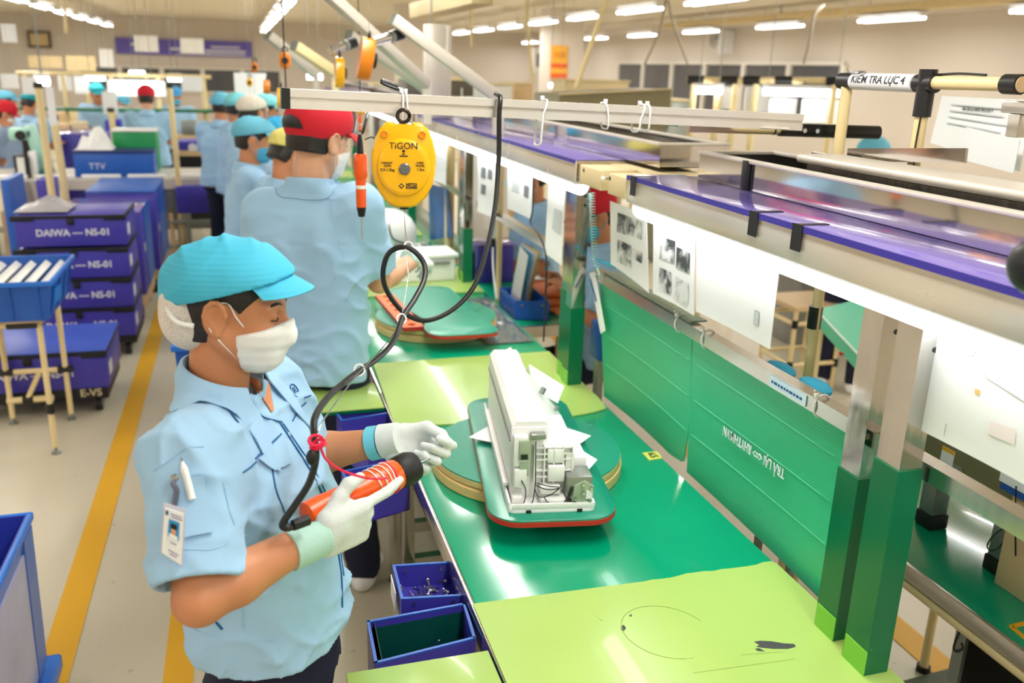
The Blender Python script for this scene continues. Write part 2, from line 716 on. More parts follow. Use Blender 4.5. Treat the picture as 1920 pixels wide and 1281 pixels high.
        for a in offs:
            for ax in range(3):
                if a[ax] == 0:
                    b = list(a)
                    b[ax] = 1
                    b = tuple(b)
                    va, vb = vals[a], vals[b]
                    m = (va < 0) != (vb < 0)
                    t = np.where(m, va / np.where(m, va - vb, 1), 0)
                    p = np.array(a, np.float32)[None, :].repeat(len(I), 0)
                    p[:, ax] = t
                    acc += p * m[:, None]
                    cnt += m
        verts = lo[None, :] + h * (I + acc / cnt[:, None])
        quads = []
        for ax in range(3):
            b1, b2 = [(1, 2), (2, 0), (0, 1)][ax]
            sa = [slice(None)] * 3
            sb = [slice(None)] * 3
            sa[ax] = slice(0, n[ax] - 1)
            sb[ax] = slice(1, n[ax])
            A, Bq = S[tuple(sa)], S[tuple(sb)]
            E = np.argwhere(A != Bq)
            ok = (E[:, b1] > 0) & (E[:, b1] < n[b1] - 1) & (E[:, b2] > 0) & (E[:, b2] < n[b2] - 1)
            E = E[ok]
            inside = A[tuple(E.T)]

            def cell(d1, d2):
                F = E.copy()
                F[:, b1] -= d1
                F[:, b2] -= d2
                return idx[tuple(F.T)]
            q = np.stack([cell(1, 1), cell(0, 1), cell(0, 0), cell(1, 0)], 1)
            q[~inside] = q[~inside][:, ::-1]
            quads.append(q)
        Q = np.concatenate(quads)
        Q = Q[(Q >= 0).all(1)]
        return raw_mesh(name, verts, Q, smooth_it)


def raw_mesh(name, verts, Q, smooth_it=0):
    verts = np.asarray(verts, np.float32)
    for _ in range(smooth_it):
        acc = np.zeros_like(verts)
        cnt = np.zeros(len(verts), np.float32)
        for a, b in ((0, 1), (1, 2), (2, 3), (3, 0)):
            np.add.at(acc, Q[:, a], verts[Q[:, b]])
            np.add.at(cnt, Q[:, a], 1)
        verts = 0.5 * verts + 0.5 * acc / np.maximum(cnt, 1)[:, None]
    me = bpy.data.meshes.new(name)
    me.vertices.add(len(verts))
    me.vertices.foreach_set('co', verts.ravel())
    me.loops.add(Q.size)
    me.loops.foreach_set('vertex_index', Q.ravel().astype(np.int32))
    me.polygons.add(len(Q))
    me.polygons.foreach_set('loop_start', np.arange(0, Q.size, 4, dtype=np.int32))
    me.polygons.foreach_set('use_smooth', np.ones(len(Q), bool))
    me.update(calc_edges=True)
    return me


def folds(seed, amp, freq, dirs):
    """cloth folds: ridged, warped waves along given directions"""
    rs = np.random.RandomState(seed)
    ks = [np.array(d, float) / np.linalg.norm(d) for d in dirs]
    ws = [rs.normal(size=3) for _ in ks]
    ph = rs.uniform(0, 6, len(ks))

    def fn(x, y, z):
        o = np.zeros_like(x)
        for k, w, p in zip(ks, ws, ph):
            warp = np.sin(x * w[0] * 16 + y * w[1] * 16 + z * w[2] * 16 + p) * 1.3 + np.sin(x * w[2] * 33 - z * w[0] * 29 + p * 2) * 0.5
            a = np.sin((x * k[0] + y * k[1] + z * k[2]) * freq + warp)
            mod = 0.5 + 0.5 * np.sin(x * w[1] * 21 - y * w[2] * 19 + z * w[0] * 17 + p * 3)
            o -= amp * mod * (1 - np.abs(a)) ** 2
        return o + amp * 0.4
    return fn


# ------------------------------------------------------------------ hands
def hand_sdf(name, M, curls, thumb, material, parent, left=False, h=0.0022, rad=0.0088, cuff=0.055, splay=(0.10, 0.03, -0.04, -0.12), cuff_name='glove_cuff'):
    """five separate fingers on a palm. local: +x along the fingers, +y thumb side, +z back of the hand.
    curls: per finger three bend angles (degrees) towards the palm; thumb: list of four local points"""
    s = SDF((-0.075, -0.075, -0.095), (0.2, 0.095, 0.05), h)
    s.rbox((0.046, 0.0, 0.0), (0.047, 0.039, 0.0155), 0.0145, k=0.004)
    s.cone((0.0, 0.0, 0), (0.03, 0.004, 0), 0.025, 0.026, 0.012, flat=((0, 0, 1), 1.35))
    s.cone((0.018, 0.024, -0.008), (0.052, 0.034, -0.013), 0.016, 0.015, 0.012)       # thumb mound
    s.cone((0.02, -0.024, -0.006), (0.06, -0.03, -0.006), 0.014, 0.012, 0.012)
    lens = ((0.042, 0.026, 0.02), (0.046, 0.029, 0.021), (0.043, 0.027, 0.02), (0.033, 0.021, 0.018))
    ys = (0.029, 0.0098, -0.0095, -0.0285)
    xs = (0.088, 0.092, 0.088, 0.078)
    for i in range(4):
        p = np.array((xs[i], ys[i], 0.0))
        ang = 0.0
        sp = splay[i]
        r = rad * (1.0, 1.03, 1.0, 0.88)[i]
        s.cone((0.06, ys[i] * 0.9, 0.001), p, r * 1.15, r * 1.1, 0.008)
        for j in range(3):
            ang += math.radians(curls[i][j])
            d = np.array((math.cos(ang) * math.cos(sp), math.cos(ang) * math.sin(sp), -math.sin(ang)))
            q = p + d * lens[i][j]
            s.cone(p, q, r * (1.06, 0.98, 0.92)[j], r * (0.98, 0.92, 0.82)[j], 0.003)
            p = q
    for a, b, ra, rb in zip(thumb[:-1], thumb[1:], (0.0135, 0.0115, 0.0108), (0.0118, 0.0112, 0.009)):
        s.cone(a, b, ra, rb, 0.006)
    me = s.mesh(name, 1)
    me.transform(M)
    if left:
        me.flip_normals()
    o = link(name, me, material, parent)
    if cuff:
        b = B()
        prof = []
        for k in range(15):
            t = k / 14
            prof.append((0.0300 + 0.0012 * (k % 2) + 0.0025 * (1 - t), -cuff + (cuff + 0.008) * t))
        R = Matrix(((0, 0, 1, 0), (0, 1, 0, 0), (-1, 0, 0, 0), (0, 0, 0, 1)))
        S = Matrix.Diagonal((1, 1.0, 0.82, 1))
        b.lathe(prof, 22, M @ S @ R)
        b.build(cuff_name, cuff_m, o, angle=60)
    return o


def hand_matrix(wrist, x, y, left=False):
    x = V(x).normalized()
    y = V(y)
    y = (y - x * y.dot(x)).normalized()
    z = x.cross(y)
    if left:
        z = -z
    M = Matrix((x, y, z)).transposed().to_4x4()
    M.translation = V(wrist)
    return M


def np3(v):
    return np.array((v[0], v[1], v[2]), np.float32)


def rot_head(yaw, pitch, roll=0.0):
    """columns: forward, left, up; pitch > 0 looks down"""
    R = Matrix.Rotation(math.radians(yaw), 3, 'Z') @ Matrix.Rotation(math.radians(pitch), 3, 'Y') @ Matrix.Rotation(math.radians(roll), 3, 'X')
    return np.array(R, np.float32)


def add_head(s, c, R, k=1.0, fine=True):
    """head with brow, eyes, nose, jaw, ears; local +x forward, +y left, +z up, about 0.22 m tall"""
    P = lambda x, y, z: np3(c) + R @ np.array((x, y, z), np.float32) * k
    s.ell(P(-0.014, 0, 0.026), np.array((0.094, 0.074, 0.084)) * k, R, 0.012)
    s.ell(P(0.022, 0, -0.034), np.array((0.066, 0.058, 0.078)) * k, R, 0.02)
    s.ell(P(0.062, 0, -0.088), np.array((0.022, 0.024, 0.019)) * k, R, 0.02)
    for y in (1, -1):
        s.cone(P(-0.005, 0.056 * y, -0.045), P(0.055, 0.018 * y, -0.09), 0.02 * k, 0.016 * k, 0.02)
        s.ell(P(0.052, 0.034 * y, -0.028), np.array((0.026, 0.024, 0.026)) * k, R, 0.015)
        s.ell(P(-0.014, 0.077 * y, -0.008), np.array((0.021, 0.010, 0.033)) * k, R, 0.004)
        if fine:
            s.ell(P(-0.008, 0.090 * y, -0.004), np.array((0.011, 0.010, 0.019)) * k, R, 0.003, 'sub')
            q_ = [P(-0.012 + 0.019 * math.cos(a), (0.083 + 0.004 * math.sin(a)) * y, -0.004 + 0.028 * math.sin(a)) for a in np.linspace(0.1, 4.4, 8)]
            for e0, e1 in zip(q_[:-1], q_[1:]):
                s.cone(e0, e1, 0.0042 * k, 0.0042 * k, 0.002)
            s.ell(P(-0.006, 0.082 * y, -0.034), np.array((0.008, 0.005, 0.009)) * k, R, 0.004)
            s.ell(P(0.088, 0.031 * y, 0.001), np.array((0.016, 0.02, 0.012)) * k, R, 0.012, 'sub')
            s.ell(P(0.069, 0.031 * y, -0.001), np.array((0.013, 0.015, 0.0115)) * k, R, 0.003)
            s.cone(P(0.079, 0.010 * y, 0.016), P(0.066, 0.046 * y, 0.017), 0.008 * k, 0.007 * k, 0.01)
            s.ell(P(0.087, 0.011 * y, -0.036), np.array((0.01, 0.009, 0.008)) * k, R, 0.006)
    s.cone(P(0.079, 0, 0.008), P(0.097, 0, -0.034), 0.008 * k, 0.0115 * k, 0.008)
    if fine:
        s.ell(P(0.078, 0, -0.062), np.array((0.012, 0.023, 0.006)) * k, R, 0.004)
        s.ell(P(0.075, 0, -0.071), np.array((0.012, 0.02, 0.007)) * k, R, 0.004)
    return P
# ------------------------------------------------------------------ people
def cap_shape(c, R, style, material, parent, h, k=1.0):
    P = lambda x, y, z: np3(c) + R @ np.array((x, y, z), np.float32) * k
    m = 0.26 * k
    s = SDF(np3(c) - m, np3(c) + m, h)
    up = R @ np.array((0.26, 0, -1), np.float32)
    if style == 'bouffant':                       # loose cloth crown, a little slung to the back
        s.ell(P(-0.008, 0, 0.040), np.array((0.104, 0.091, 0.084)) * k, R, 0.02)
        s.ell(P(-0.046, 0, 0.028), np.array((0.086, 0.087, 0.074)) * k, R, 0.03)
        s.ell(P(0.028, 0, 0.050), np.array((0.070, 0.080, 0.060)) * k, R, 0.03)
        dr = R @ np.array((0.9, 0.0, 0.35), np.float32)
        s.displace(folds(5, 0.0048 * k, 62, [dr, R[:, 0] + 0.3 * R[:, 1], 0.6 * R[:, 0] - 0.8 * R[:, 2]]), 0.03)
        s.plane(P(0.0, 0, 0.036), R @ np.array((0.40, 0, -1), np.float32))
    else:                                         # stiff peaked cap
        s.ell(P(-0.010, 0, 0.046), np.array((0.112, 0.090, 0.092)) * k, R, 0.02)
        s.ell(P(0.02, 0, 0.075), np.array((0.074, 0.07, 0.062)) * k, R, 0.03)
        s.plane(P(0.0, 0, 0.016), R @ np.array((0.30, 0, -1), np.float32))
    o = link('cap', s.mesh('cap'), material, parent)
    b = B()
    rows = []
    nj = 6
    for i in range(17):
        a = math.radians(-64 + 128 * i / 16)
        row = []
        for j in range(nj + 1):
            t = j / nj
            L = (0.056 if style == 'bouffant' else 0.072) * max(0.0, math.cos(a)) ** 0.55
            x = 0.088 * math.cos(a) - 0.008 + L * t
            y = (0.084 + 0.004 * t) * math.sin(a)
            z = (0.074 if style == 'bouffant' else 0.046) - 0.012 * t - 0.014 * (y / 0.08) ** 2 * (0.8 + 0.5 * t) - 0.006 * t * t
            row.append(P(x, y, z))
        rows.append(row)
    b.sheet(rows, 0.0025 * k)
    b.build('visor', material, o)
    return o


def hair_shape(c, R, parent, h, k=1.0, long=False):
    P = lambda x, y, z: np3(c) + R @ np.array((x, y, z), np.float32) * k
    m = 0.2 * k
    s = SDF(np3(c) - m, np3(c) + m, h)
    s.ell(P(-0.015, 0, 0.026), np.array((0.0945, 0.0775, 0.084)) * k, R, 0.01)
    s.ell(P(-0.042, 0, -0.020), np.array((0.062, 0.066, 0.062)) * k, R, 0.03)
    s.cone(P(-0.06, 0.03, -0.05), P(-0.06, -0.03, -0.05), 0.03 * k, 0.03 * k, 0.02)
    s.ell(P(0.085, 0, -0.035), np.array((0.079, 0.12, 0.082)) * k, R, 0.006, 'sub')
    for y in (1, -1):
        s.ell(P(0.004, 0.085 * y, -0.022), np.array((0.032, 0.03, 0.044)) * k, R, 0.004, 'sub')
    s.plane(P(-0.06, 0, -0.062 + 0.02 * long), R @ np.array((0, 0, -1), np.float32))
    return link('hair', s.mesh('hair'), hair_m, parent)


def mask_shape(c, R, material, parent, h, k=1.0):
    P = lambda x, y, z: np3(c) + R @ np.array((x, y, z), np.float32) * k
    m = 0.17 * k
    s = SDF(np3(c) - m, np3(c) + m, h)
    g = 0.007
    s.ell(P(0.024, 0, -0.036), np.array((0.068 + g, 0.059 + g, 0.078 + g)) * k, R, 0.02)
    s.ell(P(0.064, 0, -0.082), np.array((0.026, 0.032, 0.028)) * k, R, 0.025)
    s.cone(P(0.086, 0, 0.0), P(0.098, 0, -0.04), 0.012 * k, 0.017 * k, 0.02)
    for y in (1, -1):
        s.ell(P(0.054, 0.034 * y, -0.03), np.array((0.030, 0.029, 0.03)) * k, R, 0.02)
    rz = R[:, 2]

    def pleat(x, y, z):
        q = ((x - c[0]) * rz[0] + (y - c[1]) * rz[1] + (z - c[2]) * rz[2]) / k
        return -0.0016 * np.abs(np.sin((q + 0.02) * 150)) * (np.abs(q + 0.05) < 0.045)
    s.displace(pleat)
    s.plane(P(0.07, 0, -0.020), R @ np.array((-0.35, 0, 1), np.float32))
    s.plane(P(0.022, 0, -0.05), R @ np.array((-1, 0, -0.12), np.float32))
    s.plane(P(0.03, 0, -0.115), R @ np.array((-0.2, 0, -1), np.float32))
    o = link('face_mask', s.mesh('face_mask'), material, parent)
    for y in (1, -1):
        b = B()
        e1, e2 = P(0.004, 0.074 * y, 0.022), P(-0.012, 0.083 * y, -0.034)
        b.tube(spline([P(0.034, 0.0585 * y, -0.022), P(0.02, 0.072 * y, 0.0), e1, P(-0.026, 0.086 * y, 0.014)], 5), 0.0014 * k, 6)
        b.tube(spline([P(0.026, 0.053 * y, -0.082), P(0.008, 0.068 * y, -0.06), e2, P(-0.022, 0.084 * y, -0.02)], 5), 0.0014 * k, 6)
        b.build('ear_loop', material, o)
    return o


def collar_shape(n, f, l, material, parent, r=0.066, hgt=0.045, gap=38, spread=0.016, lean=0.3, snap=None, tip=0.075):
    """a turned-down collar round the neck point n, open at the front; its fall is laid on the shirt"""
    b = B()
    f, l = V(f), V(l)
    rows = []
    N = 40
    for i in range(N + 1):
        a = math.radians(gap + (360 - 2 * gap) * i / N)
        ca, sa = math.cos(a), math.sin(a)
        rad = f * (ca * (r * 1.05)) + l * (sa * r)
        fr = max(0.0, (ca + 0.15) / 1.15)
        row = []
        for t, dr, dz in ((0, 0.004, -0.01), (0.5, 0.0, hgt * 0.55), (0.8, 0.001, hgt), (1.0, 0.006, hgt * 0.98), (1.2, spread * 0.7, hgt * 0.5), (1.4, spread, 0.0), (1.6, spread + 0.008 + 0.02 * fr ** 2, -0.014 - 0.45 * tip * fr ** 2), (1.8, spread + 0.014 + 0.045 * fr ** 2, -0.022 - tip * fr ** 2)):
            e = rad.normalized()
            p = V(n) + rad + e * dr + V((0, 0, dz - lean * r * ca * (0.75 if dz > 0 else 0.9)))
            if snap is not None and t >= 1.4:
                h = snap.find_nearest(p)
                if h[0] is not None:
                    q = (p - h[0])
                    nn = h[1] if h[1].dot(V((rad.x, rad.y, 0.02))) > 0 else -h[1]
                    p = h[0] + nn * (0.010 - 0.012 * (t - 1.4))
            row.append(p)
        rows.append(row)
    b.sheet(rows, 0.0025)
    return b.build('collar', material, parent, angle=60)


def default_joints(base, yaw, h, reach=(0.24, 0.02, 0.0), sit=False, lean=0.03, arms=True, hip=None):
    k = h / 1.6
    a = math.radians(yaw)
    f, l = V((math.cos(a), math.sin(a), 0)), V((-math.sin(a), math.cos(a), 0))
    b = V((base[0], base[1], 0))
    hz = (hip if hip else (0.50 if sit else 0.88)) * (1 if sit else k)
    J = dict(f=f, l=l, k=k, sit=sit)
    J['pelvis'] = b + V((0, 0, hz))
    J['neck'] = b + f * lean + V((0, 0, hz + 0.45 * k))
    J['head'] = J['neck'] + f * (0.035 * k) + V((0, 0, 0.148 * k))
    for s, nm in ((1, 'L'), (-1, 'R')):
        sh = J['neck'] + l * (0.165 * k * s) - V((0, 0, 0.055 * k)) - f * 0.01
        J['sh' + nm] = sh
        J['el' + nm] = sh + f * (0.06 * k) + l * (0.045 * k * s) - V((0, 0, 0.25 * k))
        J['wr' + nm] = J['el' + nm] + f * (reach[0] * k) - l * (0.07 * k * s) + V((0, 0, reach[1] * k))
        J['hip' + nm] = J['pelvis'] + l * (0.085 * k * s) - V((0, 0, 0.03))
        if sit:
            J['kn' + nm] = J['hip' + nm] + f * 0.24 + l * 0.03 * s - V((0, 0, 0.12))
            J['an' + nm] = V((J['kn' + nm].x, J['kn' + nm].y, 0.09)) - f * 0.04
        else:
            J['kn' + nm] = V((J['hip' + nm].x, J['hip' + nm].y, hz * 0.53)) + f * 0.015
            J['an' + nm] = V((J['hip' + nm].x, J['hip' + nm].y, 0.085)) + l * 0.015 * s - f * 0.02
    return J


def torso_nodes(J, g=0.0, male=False):
    p, n, k = J['pelvis'], J['neck'], J['k']
    rows = []
    prof = ((-0.10, 0.205, 0.150), (-0.02, 0.200, 0.150), (0.12, 0.178, 0.132), (0.26, 0.182, 0.134), (0.345, 0.178, 0.118), (0.41, 0.140, 0.088), (0.44, 0.085, 0.07), (0.47, 0.06, 0.062))
    for dz, hw, hd in prof:
        if male:
            hw *= 1.08 if dz > 0.1 else 0.95
        z = p.z + dz * k
        t = (z - p.z) / (n.z - p.z)
        c = p.lerp(n, max(0, min(1.05, t)))
        rows.append((c.x, c.y, z, hw * k + g, hd * k + g))
    return rows


def person(name, label, J, Rh, cap, group=None, mask=None, hs=0.012, hb=0.010, hh=0.008, skin_mat=None, shirt_mat=None, gloves=None,
           male=False, fine=False, nodes=None, legs=True, sleeve=0.62, collar=True, fold=None, hair=True, fold_amp=0.003, hand_curl=30, cat='person',
           hk=None, nr=0.055):
    skin_mat = skin_mat or skin
    shirt_mat = shirt_mat or shirt_m
    k = J['k']
    f, l = J['f'], J['l']
    fn, ln = np3(f), np3(l)
    root = thing(name, label, cat, (J['pelvis'].x, J['pelvis'].y, 0), group)
    nodes = nodes or torso_nodes(J, 0, male)
    # --- body
    pts = [J[q] for q in ('pelvis', 'neck', 'head', 'shL', 'shR', 'elL', 'elR', 'wrL', 'wrR')]
    lo = np.array([min(p[i] for p in pts) for i in range(3)]) - 0.16
    hi = np.array([max(p[i] for p in pts) for i in range(3)]) + 0.18
    s = SDF(lo, hi, hb)
    sh = [(r[0], r[1], r[2], r[3] - 0.022, r[4] - 0.022) for r in nodes[:-2]]
    s.loft(sh, fn, ln, 0.02)
    nk = J['neck']
    s.cone(np3(nk) - fn * 0.01 - (0, 0, 0.03), np3(J['head']) + Rh @ np.array((-0.022, 0, -0.03)) * k, nr * k, (nr - 0.003) * k, 0.02)
    for n in 'LR':
        s.cone(J['sh' + n], J['el' + n], 0.046 * k, 0.037 * k, 0.02)
        d = J['wr' + n] - J['el' + n]
        m = J['el' + n] + d * 0.3
        s.cone(J['el' + n], m, 0.037 * k, 0.039 * k, 0.012)
        s.cone(m, J['wr' + n] - (d.normalized() * 0.02 if gloves else V()), 0.039 * k, 0.026 * k, 0.012)
        if not gloves:
            d = d.normalized()
            w = J['wr' + n]
            c = V((0, 0, -1))
            s.cone(w, w + d * 0.07 * k, 0.026 * k, 0.032 * k, 0.012, flat=((0, 0, 1), 1.7))
            side = d.cross(V((0, 0, 1))).normalized()
            for i in range(4):
                q = w + d * 0.085 * k + side * (i - 1.5) * 0.018 * k
                e = q + (d * 0.05 + c * 0.02) * k
                s.cone(q, e, 0.009 * k, 0.009 * k, 0.004)
                s.cone(e, e + (d * 0.012 + c * 0.035) * k, 0.009 * k, 0.008 * k, 0.003)
            sg = 1 if n == 'R' else -1
            q = w + d * 0.03 * k - side * 0.03 * k * sg
            s.cone(q, q + (d * 0.05 + c * 0.02 - side * 0.01 * sg) * k, 0.011 * k, 0.009 * k, 0.006)
    hk = hk or k
    P = add_head(s, J['head'], Rh, hk, fine)
    body = link('body', s.mesh('body'), skin_mat, root)
    # --- eyes and brows
    b = B()
    for y in (1, -1):
        b.tube(spline([P(0.084, 0.013 * y, 0.019), P(0.081, 0.031 * y, 0.024), P(0.069, 0.047 * y, 0.019)], 4), [0.0016 * k, 0.0026 * k] + [0.0024 * k] * 6 + [0.001 * k], 6)
    b.build('eyebrow', hair_m, body)
    b = B()
    for y in (1, -1):
        b.tube(spline([P(0.0815, 0.020 * y, -0.005), P(0.0835, 0.031 * y, -0.0075), P(0.0755, 0.0435 * y, -0.0055)], 4), 0.0012 * k, 6)
    b.build('eyelashes', hair_m, body)
    # --- shirt
    s = SDF(lo - 0.02, hi, hs)
    s.loft(nodes, fn, ln, 0.02)
    for n in 'LR':
        a, e = J['sh' + n], J['el' + n]
        end = a.lerp(e, sleeve / 0.62 * 0.92)
        a2 = a.lerp(J['neck'], 0.25) - V((0, 0, 0.02 * k))
        s.cone(a2, a, 0.068 * k, 0.073 * k, 0.05)
        s.cone(a, end, 0.073 * k, 0.068 * k, 0.035)
    if fold is not None:
        s.displace(fold, 0.03)
    else:
        s.displace(folds(sum(map(ord, label)) % 997, fold_amp * 2, 34, [(0.5, 0.4, 1), (-0.5, 0.3, 1), (1, 0.5, 0.3)]), 0.04)
    s.plane((0, 0, nodes[0][2] + 0.006), (0, 0, -1))
    for n in 'LR':                                  # open sleeve ends and neck
        a, e = J['sh' + n], J['el' + n]
        d = (e - a).normalized()
        end = a.lerp(e, sleeve / 0.62 * 0.92)
        sl, Pq = s.sub(np3(end) - 0.12, np3(end) + 0.12, 0)
        if sl is not None:
            pl = sum((Pq[i] - end[i]) * d[i] for i in range(3))
            rad = np.sqrt(sum((Pq[i] - end[i]) ** 2 for i in range(3)))
            cut = np.where((pl > 0) & (rad < 0.115), pl, -1)
            s.d[sl] = np.maximum(s.d[sl], cut)
        s.cone(end - d * 0.05, end + d * 0.03, 0.055 * k, 0.060 * k, 0.0, 'sub')
    s.cone(np3(nk) - fn * 0.004 + (0, 0, -0.025), np3(nk) + fn * 0.02 + (0, 0, 0.06), 0.056 * k, 0.062 * k, 0.0, 'sub')
    shirt = link('shirt', s.mesh('shirt', 1), shirt_mat, root)
    if collar:
        collar_shape(nk - V((0, 0, 0.014 * k)) - f * 0.004, f, l, shirt_mat, shirt, r=0.065 * k, hgt=0.040 * k, tip=0.05 * k)
    # --- trousers and shoes
    if legs:
        q = [J[a + n] for a in ('hip', 'kn', 'an') for n in 'LR'] + [J['pelvis']]
        lo2 = np.array([min(p[i] for p in q) for i in range(3)]) - 0.2
        hi2 = np.array([max(p[i] for p in q) for i in range(3)]) + 0.2
        s = SDF(lo2, hi2, max(hs, 0.011))
        pv = J['pelvis']
        hw_, hd_ = nodes[0][3] - 0.024, nodes[0][4] - 0.024
        s.loft([(pv.x, pv.y, pv.z - 0.12 * k, hw_, hd_), (pv.x, pv.y, pv.z, hw_ - 0.008, hd_ - 0.006), (pv.x, pv.y, pv.z + 0.06 * k, hw_ - 0.02, hd_ - 0.016)], fn, ln, 0.02)
        for n in 'LR':
            s.cone(J['hip' + n] - V((0, 0, 0.06 * k)), J['kn' + n], 0.086 * k, 0.070 * k, 0.03)
            s.cone(J['kn' + n], J['an' + n], 0.070 * k, 0.060 * k, 0.02)
        s.displace(folds(3, 0.006, 26, [(0, 0.3, 1), (0.6, 0.2, 0.8)]), 0.04)
        link('trousers', s.mesh('trousers'), navy, root)
        for n in 'LR':
            a = J['an' + n]
            s = SDF(np3(a) - 0.22, np3(a) + 0.22, 0.011)
            z = 0.035
            s.cone((a.x - f.x * 0.03, a.y - f.y * 0.03, z), (a.x + f.x * 0.14, a.y + f.y * 0.14, z - 0.006), 0.040, 0.038, 0.02)
            s.cone(a, (a.x, a.y, 0.04), 0.042, 0.045, 0.02)
            s.plane((0, 0, 0.002), (0, 0, -1))
            link('shoe', s.mesh('shoe'), white_pl, root)
    if hair:
        hair_shape(J['head'], Rh, root, hh * 0.8, hk, male)
    if cap:
        cap_shape(J['head'], Rh, cap[0], cap[1], root, hh, hk)
    if mask is not None:
        mask_shape(J['head'], Rh, mask, root, min(hh, 0.006), hk)
    if gloves == 'simple':
        for n in 'LR':
            d = (J['wr' + n] - J['el' + n]).normalized()
            up = V((0, 0, 1)) * 0.6 + l * (-0.8 if n == 'L' else 0.8)
            M = hand_matrix(J['wr' + n], d, up, n == 'L')
            hand_sdf('glove', M, [(20, 35, 25), (24, 38, 28), (28, 40, 30), (30, 42, 30)],
                     [(0.02, 0.028, -0.006), (0.045, 0.052, -0.02), (0.068, 0.058, -0.032), (0.09, 0.05, -0.042)], glove_m, root, n == 'L', h=0.0035)
    return root, body, shirt


def head_dir(yaw, pitch=10, roll=0):
    return rot_head(yaw, pitch, roll)


def ray_on(bvh, px, py, off=0.002, near=None):
    """point on a surface under photo pixel (px, py), lifted by off"""
    o = V((0, 0, CAM_H))
    d = ray(px, py).normalized()
    h = bvh.ray_cast(o, d)
    if h[0] is None:
        if near is None:
            return None, None
        h = bvh.find_nearest(at(px, py, y=near))
        if h[0] is None:
            return None, None
        n = h[1] if h[1].dot(d) < 0 else -h[1]
        return at(px, py, y=near).lerp(h[0] + n * off, 0.7), n
    return h[0] + h[1] * off, h[1]


def bvh_of(o):
    me = o.data
    M = world_of(o)
    vs = [M @ v.co for v in me.vertices]
    return BVHTree.FromPolygons(vs, [tuple(p.vertices) for p in me.polygons])


def seam_or_gap(bvh, pix, r, name, material, parent, n=6, off=0.0008):
    """a stitched seam or piping laid over a garment"""
    pts = []
    for i in range(len(pix) - 1):
        for k in range(n):
            t = k / n
            p, _ = ray_on(bvh, pix[i][0] * (1 - t) + pix[i + 1][0] * t, pix[i][1] * (1 - t) + pix[i + 1][1] * t, off)
            if p is not None:
                pts.append(p)
    p, _ = ray_on(bvh, pix[-1][0], pix[-1][1], off)
    if p is not None:
        pts.append(p)
    if len(pts) < 3:
        return None
    for _ in range(2):
        pts = [pts[0]] + [(pts[i - 1] + pts[i] * 2 + pts[i + 1]) / 4 for i in range(1, len(pts) - 1)] + [pts[-1]]
    return B().tube(pts, r, 6).build(name, material, parent)


def patch(bvh, quad, nu, nv, off, th, name, material, parent, near=1.4):
    """a cloth flap laid on a garment; quad = four photo corners (u along first edge)"""
    rows = []
    for i in range(nu + 1):
        u = i / nu
        row = []
        for j in range(nv + 1):
            v = j / nv
            x = (quad[0][0] * (1 - u) + quad[1][0] * u) * (1 - v) + (quad[3][0] * (1 - u) + quad[2][0] * u) * v
            y = (quad[0][1] * (1 - u) + quad[1][1] * u) * (1 - v) + (quad[3][1] * (1 - u) + quad[2][1] * u) * v
            p, _ = ray_on(bvh, x, y, off, near)
            if p is None:
                return None
            row.append(p)
        rows.append(row)
    for _ in range(2):
        rows = [[(rows[max(i - 1, 0)][j] + rows[min(i + 1, nu)][j] + rows[i][max(j - 1, 0)] + rows[i][min(j + 1, nv)] + rows[i][j] * 2) / 6 if 0 < i < nu and 0 < j < nv else rows[i][j] for j in range(nv + 1)] for i in range(nu + 1)]
    b = B()
    b.sheet(rows, th)
    return b.build(name, material, parent)
# ------------------------------------------------------------------ room
XL, XR, YB, YF, ZC = -13.0, 9.6, 27.5, -4.0, 2.92
floor_m = mat('epoxy_floor', (206, 196, 172), 0.3, var=0.05, scale=0.8, bump=0.03, bscale=3)
nt = floor_m.node_tree
bs = nt.nodes['Principled BSDF']
old = bs.inputs['Base Color'].links[0].from_socket
tcf = nt.nodes.new('ShaderNodeTexCoord')
nz = nt.nodes.new('ShaderNodeTexNoise')
nz.inputs['Scale'].default_value = 26
nz.inputs['Detail'].default_value = 6
nt.links.new(tcf.outputs['Object'], nz.inputs['Vector'])
mr = nt.nodes.new('ShaderNodeMapRange')
mr.inputs[1].default_value = 0.66
mr.inputs[2].default_value = 0.74
mr.inputs[4].default_value = 0.5
nt.links.new(nz.outputs['Fac'], mr.inputs[0])
mxx = nt.nodes.new('ShaderNodeMix')
mxx.data_type = 'RGBA'
nt.links.new(mr.outputs[0], mxx.inputs[0])
nt.links.new(old, mxx.inputs[6])
mxx.inputs[7].default_value = lin((150, 140, 120))
nt.links.new(mxx.outputs[2], bs.inputs['Base Color'])
wall_m = mat('painted_wall', (218, 208, 196), 0.7, var=0.03, scale=0.6)
ceil_m = mat('painted_ceiling', (222, 212, 192), 0.8, var=0.05, scale=0.5, stretch=(1, 6, 1))
frame_m = mat('window_frame_paint', (226, 220, 210), 0.5, var=0.02)
glass_d = mat('dark_window_glass', (92, 92, 96), 0.08, var=0.15, scale=1.2)

